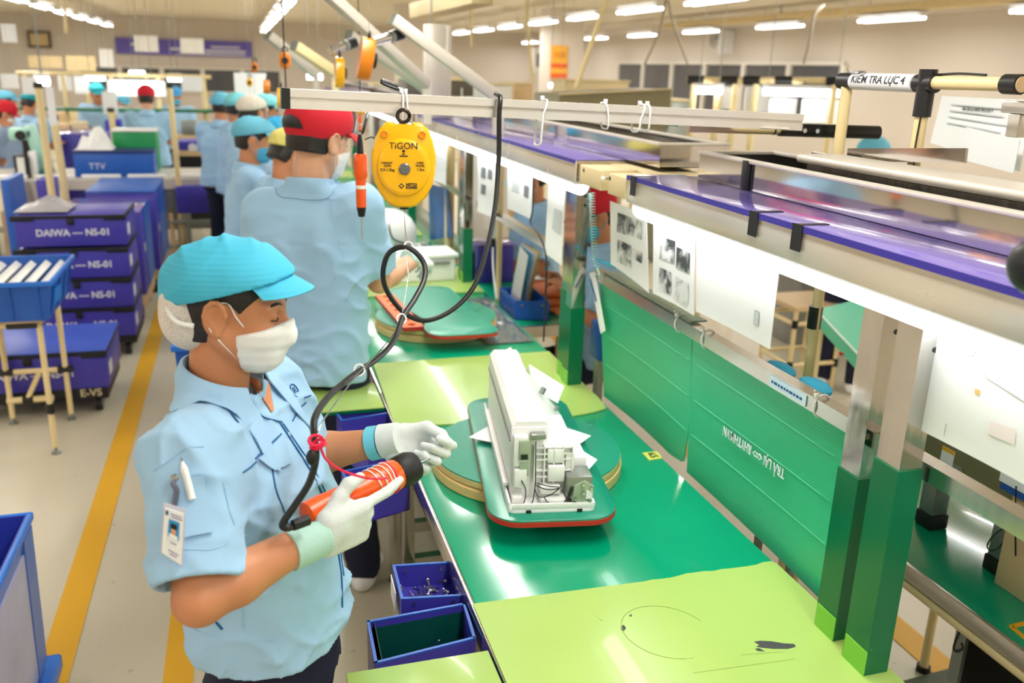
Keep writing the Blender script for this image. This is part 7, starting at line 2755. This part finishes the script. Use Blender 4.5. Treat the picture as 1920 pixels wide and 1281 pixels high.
def dolly(x0, x1, y0, y1, z0, z1, label, text=None):
    t = thing('dolly', label, 'dolly', ((x0 + x1) / 2, (y0 + y1) / 2, 0), 'black dollies under the crates')
    B().bx(x0, x1, y0, y1, z0, z1, bev=0.004).build('deck', crate_edge, t)
    for x in (x0 + 0.06, x1 - 0.06):
        for y in (y0 + 0.06, y1 - 0.06):
            w_ = B().cyl((x - 0.016, y, 0.042), (x + 0.016, y, 0.042), 0.042, n=18).build('castor', black_rub, t)
            B().cyl((x - 0.018, y, 0.042), (x + 0.018, y, 0.042), 0.022, n=12).build('hub', grey_m, w_)
            B().bx(x - 0.024, x + 0.024, y - 0.016, y + 0.016, 0.075, z0, bev=0.003).build('fork', grey_m, w_)
    if text:
        lettering(text, 0.058, (x1 - 0.03, y0 - 0.001, (z0 + z1) / 2 + 0.004), (1, 0, 0), (0, 0, 1), mat('cream_print', (214, 200, 160), 0.6), t, 'RIGHT', 0.001)
    return t


zs = [0.145, 0.338, 0.532, 0.735]
nm = ['lowest', 'second from the bottom', 'third from the bottom', 'topmost']
for k, z in enumerate(zs):
    crate(-1.362 + 0.006 * k, -0.728 + 0.004 * (k % 2), 5.90, 6.42, z, z + 0.186, 'purple lettered crate with black rim, %s of the tall stack' % nm[k])
dolly(-1.36, -0.73, 5.92, 6.4, 0.09, 0.142, 'black wheeled dolly under the tall crate stack')
crate(-1.52, -0.765, 4.90, 5.44, 0.150, 0.352, 'purple lettered crate with blue lid in front of the tall stack, behind the pipe stand', lid=blue_lid)
dolly(-1.52, -0.775, 4.91, 5.42, 0.085, 0.148, 'black wheeled dolly with cream lettering under the blue lidded crate', 'E-VS')
# clear bag on the tall stack
t = thing('plastic_bag', 'crumpled clear plastic bag lying on top of the tall crate stack', 'bag', (-1.25, 6.05, 0.93))
rb = random.Random(2)
rows = [[(-1.36 + 0.30 * i / 7, 5.98 + 0.36 * j / 7, 0.934 + 0.06 * math.sin(i / 7 * 3.14) * math.sin(j / 7 * 3.14) * (0.5 + rb.random())) for j in range(8)] for i in range(8)]
B().sheet(rows, 0.002).build('bag', mat('milky_film', (226, 222, 226), 0.25, trans=0.4), t, smooth=False)
# tall purple boxes behind, with blue sloping covers
for k, (x0, x1, y0, y1, z1, lab) in enumerate(((-1.26, -0.735, 6.75, 7.45, 0.80, 'tall purple box under a film cover, right behind the tall crate stack'), (-1.20, -0.70, 7.6, 8.5, 0.83, 'tall purple box with blue cover, second behind the tall crate stack'))):
    t = thing('tall_box', lab, 'box', ((x0 + x1) / 2, (y0 + y1) / 2, 0), 'tall boxes behind the crates')
    B().bx(x0, x1, y0, y1, 0.20, z1, bev=0.008).build('body', purple, t)
    B().bx(x0 - 0.006, x1 + 0.006, y0 - 0.006, y1 + 0.006, z1, z1 + 0.012, bev=0.004).build('cover', blue_pl if k else purple_film, t)
    B().bx(x1 + 0.001, x1 + 0.006, y0 + 0.25, y1, 0.22, z1).build('side_board', blue_pl, t)
    B().bx(x1 + 0.006, x1 + 0.008, y0 + 0.1, y0 + 0.16, 0.5, 0.56).build('side_tag', tagw, t)
    B().bx(x0, x1, y0, y1, 0.12, 0.20).build('pallet', wood_b, t)
    for x in (x0 + 0.06, x1 - 0.06):
        for y in (y0 + 0.08, y1 - 0.08):
            B().cyl((x - 0.02, y, 0.06), (x + 0.02, y, 0.06), 0.06, n=16).build('castor', black_rub, t)
# pipe stand with the blue tote of white plates
t = thing('pipe_stand', 'cream pipe stand with black joints carrying the blue tote of white plates', 'stand', (-1.1, 4.62, 0))
X0, X1, Y0, Y1, ZT = -1.43, -0.957, 4.404, 4.846, 0.655
for x, y in ((X1, Y0), (X1, Y1), (-1.235, Y1), (X0, Y1), (X0, Y0)):
    pipe(t, (x, y, 0.035), (x, y, ZT), name='leg')
    B().lathe([(0.022, 0.0), (0.022, 0.008), (0.008, 0.016), (0.008, 0.036)], 12, Matrix.Translation((x, y, 0))).build('foot', grey_m, t)
for y in (Y0, Y1):
    pipe(t, (X0, y, ZT), (X1, y, ZT), name='rail')
    joint(t, (X1 - 0.07, y, ZT), (1, 0, 0), 0.13)
for x in (X0, X1):
    pipe(t, (x, Y0, ZT), (x, Y1, ZT), name='rail')
pipe(t, (-1.235, Y1, 0.285), (X1, Y1, 0.285), name='rail')
joint(t, (-1.235, Y1, 0.285), (1, 0, 0), 0.07)
joint(t, (X1, Y1, 0.285), (1, 0, 0), 0.07)
joint(t, (X1, Y0, 0.235), (0, 0, 1), 0.05)
pipe(t, (-1.25, Y1, 0.13), (-1.03, Y1, 0.13), 0.017, name='rail')
pipe(t, (-1.15, Y1, 0.14), (-1.08, Y1, 0.28), name='brace')
joint(t, (-1.15, Y1, 0.13), (1, 0, 0), 0.05, 0.021)
B().bx(X0 - 0.02, X1 + 0.02, Y0 - 0.03, Y1 + 0.02, ZT + 0.015, ZT + 0.027).build('top_board', wood_b, t)


def tote(x0, x1, y0, y1, z0, z1, label, m=blue_pl, rimm=None, ribs=True, fl=0.03, group=None):
    """open moulded tote with flared walls, rim and ribs"""
    rimm = rimm or mat('blue_rim', (44, 120, 220), 0.35)
    t = thing('plastic_tote', label, 'tote', ((x0 + x1) / 2, (y0 + y1) / 2, z0), group)
    th = 0.006
    b = B()
    def ring(e, z):
        return [(x0 - e, y0 - e, z), (x1 + e, y0 - e, z), (x1 + e, y1 + e, z), (x0 - e, y1 + e, z)]
    R = [[b.bm.verts.new(V(p)) for p in ring(e, z)] for e, z in ((-fl, z0), (0, z1), (-th, z1), (-fl - th, z0 + th))]
    for A, C in zip(R[:-1], R[1:]):
        for k in range(4):
            b.bm.faces.new((A[k], A[(k + 1) % 4], C[(k + 1) % 4], C[k]))
    b.bm.faces.new(R[0][::-1])
    b.bm.faces.new(R[3])
    b.build('shell', m, t, smooth=False)
    b = B()
    e = 0.012
    b.bx(x0 - e, x1 + e, y0 - e, y0 + 0.002, z1 - 0.02, z1 + 0.003, bev=0.003)
    b.bx(x0 - e, x1 + e, y1 - 0.002, y1 + e, z1 - 0.02, z1 + 0.003, bev=0.003)
    b.bx(x0 - e, x0 + 0.002, y0, y1, z1 - 0.02, z1 + 0.003, bev=0.003)
    b.bx(x1 - 0.002, x1 + e, y0, y1, z1 - 0.02, z1 + 0.003, bev=0.003)
    b.build('rim', rimm, t)
    if ribs:
        n = 6
        for i in range(n):
            x = x0 + (x1 - x0) * (i + 0.5) / n
            B().bar((x, y0 - 0.002 + fl * 0.93, z0 + 0.01), (x, y0 - 0.004, z1 - 0.02), 0.008, 0.008, up=V((1, 0, 0))).build('rib', m, t)
        for i in range(4):
            y = y0 + (y1 - y0) * (i + 0.5) / 4
            B().bar((x1 + 0.002 - fl * 0.93, y, z0 + 0.01), (x1 + 0.004, y, z1 - 0.02), 0.008, 0.008, up=V((0, 1, 0))).build('rib', m, t)
    return t


t = tote(-1.56, -0.875, 4.33, 4.93, ZT + 0.028, 0.872, 'blue tote full of white plates on the cream pipe stand')
B().bar((-0.886, 4.50, 0.74), (-0.876, 4.50, 0.81), 0.16, 0.006, up=V((1, 0, 0))).build('blue_label', mat('bright_blue_label', (20, 130, 220), 0.4), t)
B().bx(-1.30, -1.24, 4.335, 4.35, 0.74, 0.79).build('white_label', tagw, t)
for k in range(9):
    x = -1.52 + 0.068 * k
    t = thing('white_plate', 'white plate leaning in the blue tote, %s from the left' % NTH[k + 1], 'plate', (x, 4.63, 0.70), 'white plates in the blue tote')
    B().box((x + 0.02, 4.63, 0.795), (0.034, 0.50, 0.15), Euler((0, math.radians(40), 0)).to_matrix(), bev=0.003).build('plate', white_pl, t)
# big blue tote in the lower left foreground
t = tote(-1.30, -0.648, 1.66, 2.545, 0.09, 0.60, 'large blue tote with a clear side panel in the lower left corner', m=mat('deep_blue_plastic', (44, 60, 170), 0.35), ribs=False, fl=0.012)
xs_ = -0.648
for (y0_, y1_, z0_, z1_, nm_) in ((1.70, 1.76, 0.12, 0.57, 'side_post'), (2.44, 2.54, 0.12, 0.57, 'side_post'), (1.76, 2.44, 0.52, 0.58, 'side_band')):
    B().bar((xs_ - 0.010, (y0_ + y1_) / 2, z0_), (xs_ + 0.002, (y0_ + y1_) / 2, z1_), y1_ - y0_, 0.012, up=V((1, 0, 0))).build(nm_, mat('steel_blue_plastic', (70, 110, 190), 0.3), t)
B().bar((xs_ - 0.010, 2.10, 0.13), (xs_ + 0.0, 2.10, 0.53), 0.68, 0.008, up=V((1, 0, 0))).build('clear_panel', mat('panel_reflection', (176, 176, 206), 0.15, var=0.14, scale=4), t)  # grey-white reflection on the panel is put into its colour
B().bx(-1.30, -0.625, 1.60, 2.60, 0.045, 0.095, bev=0.008).build('base_lip', mat('blue_rim', (44, 120, 220), 0.35), t)
for x in (-1.2, -0.72):
    for y in (1.75, 2.45):
        B().cyl((x - 0.02, y, 0.025), (x + 0.02, y, 0.025), 0.025, n=14).build('castor', black_rub, t)
# blue bin behind the woman
t = tote(-0.285, -0.06, 3.32, 3.6, 0.0, 0.84, 'tall blue bin standing behind the woman\'s shoulder', ribs=False, fl=0.03)

# ------------------------------------------------------------------ long table and clutter at the back left
t = thing('long_table', 'long aluminium edged table crossing behind the crates at the left', 'table', (-1.3, 9.6, 0))
B().bx(-3.6, -0.14, 9.16, 10.1, 0.70, 0.752, bev=0.004).build('tabletop', alu_pale, t)
B().bx(-3.6, -0.14, 9.14, 9.16, 0.655, 0.748).build('front_rail', alu_pale, t)
for x in (-3.4, -2.3, -0.62, -0.3):
    for y in (9.25, 10.0):
        B().bx(x - 0.04, x + 0.04, y - 0.04, y + 0.04, 0.0, 0.70).build('leg', grey_m, t)
B().bx(-3.4, -0.3, 9.22, 9.28, 0.25, 0.30).build('stretcher', grey_m, t)
for k in range(6):
    x = -2.5 + 0.4 * k
    q = thing('light_block', 'white block lying on the long table edge, %s from the left' % NTH[k + 1], 'block', (x, 9.2, 0.752), 'white blocks on the long table')
    B().bx(x - 0.17, x + 0.17, 9.17, 9.24, 0.7525, 0.79, bev=0.01).build('block', white_pl, q)


def bgbox(u0, v0, u1, v1, y, dep, m, label, name='crate', cat='crate', rim=None, zb=None, group=None, down=None):
    a, c = at(u0, v0, y=y), at(u1, v1, y=y)
    x0, x1, z0, z1 = min(a.x, c.x), max(a.x, c.x), min(a.z, c.z), max(a.z, c.z)
    if zb is not None:
        z0 = zb
    t = thing(name, label, cat, ((x0 + x1) / 2, y + dep / 2, z0), group)
    B().bx(x0, x1, y, y + dep, z0, z1, bev=min(0.01, (x1 - x0) * 0.1)).build('body', m, t)
    if rim:
        B().bx(x0 - 0.008, x1 + 0.008, y - 0.008, y + dep + 0.008, z1, z1 + 0.02, bev=0.004).build('rim', rim, t)
    return t, (x0, x1, z0, z1)


t, r = bgbox(136, 287, 290, 318, 9.3, 0.36, blue_pl, 'blue crate with white print on the long table, in front of the green crate', rim=mat('dark_blue_rim', (30, 44, 110), 0.4), zb=0.7535)
lettering('TTV', 0.08, (r[0] + 0.2, 9.298, r[2] + 0.10), (1, 0, 0), (0, 0, 1), print_w, t)
t = thing('white_cloth', 'crumpled white plastic bag on the blue crate at the back left', 'bag', (r[0] + 0.1, 9.5, r[3]))
rb = random.Random(5)
B().sheet([[(r[0] + 0.02 + 0.32 * i / 6, 9.35 + 0.3 * j / 6, r[3] + 0.022 + 0.18 * math.sin(i / 6 * 3.14) * math.sin(j / 6 * 3.14) * (0.5 + rb.random())) for j in range(7)] for i in range(7)], 0.003).build('bag', white_pl, t, smooth=False)
bgbox(209, 247, 296, 296, 9.72, 0.34, mat('bright_green_crate', (0, 150, 84), 0.4), 'bright green crate in front of the red capped man at the back', rim=white_pl, zb=0.7525)
bgbox(104, 253, 206, 314, 11.2, 0.7, purple, 'wide purple crate behind the blue crate at the back left', rim=purple_film, zb=0.0)
t, r = bgbox(334, 265, 389, 296, 10.9, 0.4, purple, 'purple crate with a round white mark left of the far workers', zb=0.86)
B().cyl(((r[0] + r[1]) / 2, 10.895, (r[2] + r[3]) / 2 - 0.02), ((r[0] + r[1]) / 2, 10.9, (r[2] + r[3]) / 2 - 0.02), 0.05, n=14).build('white_mark', print_w, t)
B().bx(r[0] - 0.05, r[1] + 0.05, 10.88, 11.3, 0.80, 0.86).build('tray', wood_b, t)
B().bx(r[0], r[1], 10.95, 11.25, 0.0, 0.80).build('rack', black_pl, t)
t, r = bgbox(388, 290, 422, 318, 9.2, 0.4, black_pl, 'black crate beside the far workers at the end of the long table', zb=0.7535)
bgbox(298, 349, 330, 372, 9.3, 0.5, grey_m, 'grey box under the long table', zb=0.31)
bgbox(328, 350, 432, 378, 9.0, 0.13, purple, 'wide purple crate under the right end of the long table', rim=None, zb=0.44)
t = thing('pipe_rack', 'dark pipe rack under the right end of the long table', 'rack', (-0.5, 8.9, 0))
for u in (318, 350, 408):
    a = at(u, 376, y=8.95)
    pipe(t, (a.x, 9.0, 0), (a.x, 9.0, 0.44), 0.018, wood_b if u != 350 else grey_m, 'leg')
a, c = at(290, 400, y=8.95), at(420, 400, y=8.95)
pipe(t, (a.x, 9.0, 0.36), (c.x, 9.0, 0.36), 0.02, grey_m, 'rail')
pipe(t, (a.x, 9.0, 0.12), (c.x, 9.0, 0.12), 0.02, grey_m, 'rail')
bgbox(0, 338, 24, 392, 7.6, 0.5, blue_pl, 'blue crate at the left edge under the long table line', zb=0.0005, rim=None)
bgbox(66, 338, 102, 380, 8.6, 0.3, purple, 'narrow purple board under the long table', zb=0.2, name='board', cat='board')
t = thing('plastic_sheet', 'hanging grey plastic sheet under the left part of the long table', 'sheet', at(50, 370, y=8.4))
Q = [at(u, v, y=8.95) for u, v in ((24, 344), (66, 338), (94, 390), (6, 394))]
B().sheet([[Q[0].lerp(Q[1], i / 6).lerp(Q[3].lerp(Q[2], i / 6), j / 5) + V((0, 0.04 * math.sin(i * 2), 0)) for j in range(6)] for i in range(7)], 0.003).build('sheet', mat('grey_plastic_sheet', (196, 190, 182), 0.3, trans=0.2), t)
a = at(6, 394, y=8.3)
B().bx(Q[3].x, Q[2].x, 8.85, 9.1, 0.0, Q[3].z).build('box_below', mat('tan_box', (170, 146, 110), 0.6), t)
# mint microscope on the long table
t = thing('microscope', 'mint green inspection microscope on the long table at the left edge', 'microscope', at(65, 290, y=9.45))
a = at(74, 300, y=9.45)
bx_ = a.x
B().bx(bx_ - 0.22, bx_ + 0.07, 9.34, 9.72, 0.7525, 0.80, bev=0.01).build('base', mat('teal_base', (20, 110, 116), 0.4), t)
mint = mat('mint_paint', (176, 226, 208), 0.35)
B().bar((bx_ + 0.02, 9.5, 0.80), (bx_ - 0.06, 9.5, 1.22), 0.10, 0.12, bev=0.02).build('column', mint, t)
B().box((bx_ - 0.13, 9.5, 1.14), (0.22, 0.12, 0.12), bev=0.03).build('head', mint, t)
B().cyl((bx_ - 0.13, 9.41, 1.13), (bx_ - 0.13, 9.44, 1.13), 0.045, n=18).build('focus_knob', black_pl, t)
B().cyl((bx_ - 0.09, 9.5, 0.96), (bx_ - 0.09, 9.5, 1.08), 0.05, n=16).build('objective', black_pl, t)
t, r = bgbox(23, 291, 54, 315, 9.25, 0.15, black_pl, 'small black meter with a pale display in front of the microscope', name='meter', cat='meter', zb=0.7525)
B().bx(r[0] + 0.03, r[1] - 0.03, 9.245, 9.25, r[2] + 0.04, r[3] - 0.02).build('display', tagw, t)
bgbox(52, 284, 68, 303, 9.3, 0.08, white_pl, 'small white bottle cluster beside the black meter', name='carton', cat='box', zb=0.7525)
# back benches with lit boards
for k, (y, z, u0, u1, lab) in enumerate(((11.9, 0.95, 100, 400, 'long beige bench behind the long table, with the red capped man in front'), (13.8, 1.0, 30, 400, 'rear beige bench in front of the dark windows'))):
    a, c = at(u0, 230, y=y), at(u1, 230, y=y)
    t = thing('back_bench', lab, 'workbench', ((a.x + c.x) / 2, y, 0))
    B().bx(a.x, c.x, y, y + 0.35, z - 0.05, z, bev=0.005).build('tabletop', wood_b, t)
    for i in range(4):
        x = a.x + 0.1 + (c.x - a.x - 0.2) * i / 3
        pipe(t, (x, y + 0.05, 0), (x, y + 0.05, z - 0.05), 0.025, name='leg')
    zs_ = at(200, 203, y=y + 0.3).z
    B().bx(a.x, c.x, y + 0.26, y + 0.42, zs_ - 0.04, zs_, bev=0.004).build('shelf', green_dark, t)
    for i in range(4):
        x = a.x + 0.1 + (c.x - a.x - 0.2) * i / 3
        pipe(t, (x, y + 0.38, 0), (x, y + 0.38, at(200, 140, y=y + 0.38).z), 0.025, name='upright')
    pipe(t, (a.x, y + 0.38, at(200, 140, y=y + 0.38).z), (c.x, y + 0.38, at(200, 140, y=y + 0.38).z), 0.025, name='top_rail')
    for i, (u, m_) in enumerate(((125, wood_b), (150, cream_board), (215, purple), (232, blue_pl), (300, purple), (355, grey_m))):
        p = at(u, 225, y=y + 0.25)
        q = thing('small_carton', 'small %s carton on the %s bench at the back left, beside its neighbours' % (['beige', 'cream', 'purple', 'blue', 'violet', 'grey'][i], ['middle', 'rear'][k]), 'box', (p.x, y + 0.3, z), 'cartons on the back benches')
        B().bx(p.x - 0.09, p.x + 0.09, y + 0.03, y + 0.24, z + 0.0005, z + 0.12 + 0.03 * (i % 3), bev=0.008).build('carton', m_, q)


lit = emitter('lit_white_board', (250, 252, 255), 1.6)
led = emitter('lit_far_tube', (255, 255, 252), 16.0)
boards = [((0, 138, 36, 166), 8.6, paper, 'white sheet at the left edge above the sky blue cap'), ((39, 144, 73, 177), 8.4, paper, 'white sheet left of the slanting cream post'),
          ((107, 138, 137, 170), 13.0, paper, 'pale sheet left of the teal cap'), ((137, 140, 170, 176), 12.9, paper, 'pale bluish sheet beside the teal cap'),
          ((200, 150, 312, 181), 12.2, paper, 'wide white board behind the red cap'), ((339, 143, 381, 171), 12.0, paper, 'white sheet right of the azure cap'),
          ((185, 92, 216, 127), 16.0, paper, 'white poster hanging left of the violet banner'), ((250, 66, 298, 98), 17.0, paper, 'white sheet over the left half of the banner'), ((337, 71, 383, 100), 17.0, paper, 'white sheet over the middle of the banner'),
          ((190, 172, 222, 215), 10.4, paper, 'white sheet hanging in front of the red capped man'), ((438, 136, 502, 190), 10.0, paper, 'large white sheet above the cream capped worker'),
          ((0, 44, 33, 80), 9.0, paper, 'pale sheet hanging at the upper left edge'), ((84, 162, 108, 235), 8.1, paper, 'long white plastic strip between the two slanting posts'),
          ((122, 104, 181, 134), 20.0, cream_board, 'cream board below the wall left of the banner'), ((52, 104, 118, 128), 20.0, cream_board, 'beige board under the framed notice')]
for (u0, v0, u1, v1), y, m_, lab in boards:
    a, c = at(u0, v0, y=y), at(u1, v1, y=y)
    t = thing('hanging_sheet', lab, 'paper', ((a.x + c.x) / 2, y, c.z), 'white sheets at the back')
    B().bx(a.x, c.x, y, y + 0.006, c.z, a.z).build('sheet', m_, t)
    for x in (a.x + 0.05, c.x - 0.05):
        B().cyl((x, y + 0.003, a.z), (x, y + 0.003, ZC), 0.0008, n=4).build('string', grey_m, t)
for (u0, v0, u1), y, lab in (((160, 145, 196), 12.6, 'bright tube light above the teal cap'), ((210, 157, 293), 12.0, 'long bright tube light above the red cap'), ((315, 147, 342), 12.4, 'short bright tube light above the azure cap'), ((243, 138, 271), 13.5, 'short bright tube light in the middle of the back'), ((65, 152, 92), 8.6, 'bright tube light beside the slanting cream post')):
    a, c = at(u0, v0, y=y), at(u1, v0, y=y)
    t = thing('bench_tube_light', lab, 'lamp', ((a.x + c.x) / 2, y, a.z))
    B().cyl((a.x, y, a.z), (c.x, y, a.z), 0.035, n=10).build('tube', led, t)
    B().bx(a.x, c.x, y - 0.05, y + 0.05, a.z + 0.035, a.z + 0.06).build('fitting', white_met, t)
    for x in (a.x + 0.05, c.x - 0.05):
        B().cyl((x, y, a.z + 0.06), (x, y, ZC), 0.004, n=5).build('hanger', grey_m, t)
# slanting cream posts at the left
for (a, c, y, r_, m_, lab) in (((72, 165), (93, 332), 7.6, 0.028, cream, 'slanting cream post right of the microscope, left one'), ((101, 225), (118, 330), 8.2, 0.03, cream, 'slanting cream post right of the microscope, right one'),
                               ((318, 165), (334, 335), 9.05, 0.026, cream, 'cream post right of the red capped man'), ((208, 210), (213, 250), 10.3, 0.03, cream, 'short cream post under the hanging white sheet')):
    p, q = at(*a, y=y), at(*c, y=y)
    t = thing('cream_post', lab, 'post', (q.x, y, 0))
    B().cyl(p, q, r_, n=12).build('pole', m_, t)
    B().cyl((q.x, y, 0.0), (q.x, y, q.z), r_, n=12).build('lower_pole', m_, t)
    B().cyl(p, p + V((0, 0, 0.04)), r_ + 0.006, n=12).build('cap', black_pl, t)
# right background: frames with boards, lights and cabinets beyond the second line
t = thing('pipe_rack', 'long cream pipe frame with black joints in front of the right hand windows', 'frame', at(1440, 150, y=6.2))
a, c = at(1288, 150, y=6.3), at(1588, 152, y=5.6)
pipe(t, a, c, 0.025)
for u in (0.06, 0.28, 0.42, 0.62, 0.93):
    p = a.lerp(c, u)
    joint(t, p, c - a, 0.12, 0.034)
for u in (0.05, 0.21, 0.32, 0.45, 0.93):
    p = a.lerp(c, u)
    pipe(t, (p.x, p.y, 0), p, 0.025, name='upright')
for k, (q, m_, lab) in enumerate((((1352, 162, 1382, 205), paper, 'white sheet on the right hand pipe frame, first from the left'), ((1398, 162, 1440, 210), paper, 'white sheet on the right hand pipe frame, second from the left'),
                                  ((1444, 184, 1492, 214), paper, 'white sheet on the right hand pipe frame, beside the bar end'), ((1505, 188, 1568, 232), paper, 'large white sheet left of the lettered sleeve post'))):
    a2, c2 = at(q[0], q[1], y=6.2 - 0.15 * k), at(q[2], q[3], y=6.2 - 0.15 * k)
    t = thing('hanging_sheet', lab, 'paper', ((a2.x + c2.x) / 2, 6.2 - 0.15 * k, c2.z), 'white sheets on the right hand pipe frame')
    B().bx(a2.x, c2.x, 6.2 - 0.15 * k, 6.206 - 0.15 * k, c2.z, a2.z).build('sheet', m_, t)
    B().bx(a2.x, c2.x, 6.2 - 0.15 * k, 6.21 - 0.15 * k, a2.z, at(q[0], 152, y=6.2 - 0.15 * k).z).build('hanger', clear_film, t)
for (u0, u1, v, y, lab) in ((1434, 1572, 172, 5.7, 'long bright tube light under the right hand pipe frame'), (1306, 1352, 169, 6.1, 'bright tube light left of the white sheets on the right hand frame'), (1030, 1054, 160, 11.0, 'small round bright light left of the olive hood'), (576, 604, 144, 9.0, 'small bright tube light beyond the far arms')):
    a2, c2 = at(u0, v, y=y), at(u1, v, y=y)
    t = thing('bench_tube_light', lab, 'lamp', ((a2.x + c2.x) / 2, y, a2.z))
    B().cyl((a2.x, y, a2.z), (c2.x, y, a2.z), 0.025, n=10).build('tube', led, t)
    B().bx(a2.x, c2.x, y - 0.04, y + 0.04, a2.z + 0.025, a2.z + 0.05).build('fitting', white_met, t)
    for x in (a2.x + 0.02, c2.x - 0.02):
        B().cyl((x, y, a2.z + 0.05), (x, y, ZC), 0.003, n=5).build('hanger', grey_m, t)
# low partition wall of racks beyond line B that closes the view between the windows and the shelf
for k, (u0, u1, v0, y, m_, lab) in enumerate(((1255, 1300, 190, 8.0, grey_m, 'dark grey rack right of the olive hood'), (884, 915, 158, 9.0, white_met, 'white cabinet left of the supply pipe beyond the bar'), (925, 960, 160, 9.5, paper, 'white board standing beyond the bar, right of the white cabinet'),
                                              (965, 1000, 158, 10.0, wood_b, 'tan shelf unit beyond the bar near the poster'), (1060, 1180, 152, 8.5, cream_board, 'long cream table edge beyond the olive hood'), (700, 792, 160, 9.5, mat('pale_partition', (222, 214, 200), 0.6), 'pale partition behind the far arms'))):
    a2, c2 = at(u0, v0, y=y), at(u1, v0, y=y)
    t = thing('cabinet', lab, 'cabinet', ((a2.x + c2.x) / 2, y, 0))
    B().bx(a2.x, c2.x, y, y + 0.4, 0.0, a2.z, bev=0.01).build('case', m_, t)
    B().bx(a2.x - 0.01, c2.x + 0.01, y - 0.01, y + 0.41, a2.z, a2.z + 0.02).build('top', cream_board, t)

# cream duct under the ceiling beyond the upright extrusion
t = thing('ceiling_duct', 'short cream duct under the ceiling above the upright extrusion', 'duct', at(845, 10, y=6.0))
p, q = at(786, 22, y=6.4), at(905, -8, y=5.6)
B().bar(p, q, 0.16, 0.10, bev=0.01).build('duct', cream_board, t)
for e in (0.15, 0.85):
    c = p.lerp(q, e)
    B().cyl(c, (c.x, c.y, ZC), 0.006, n=6).build('rod', grey_m, t)
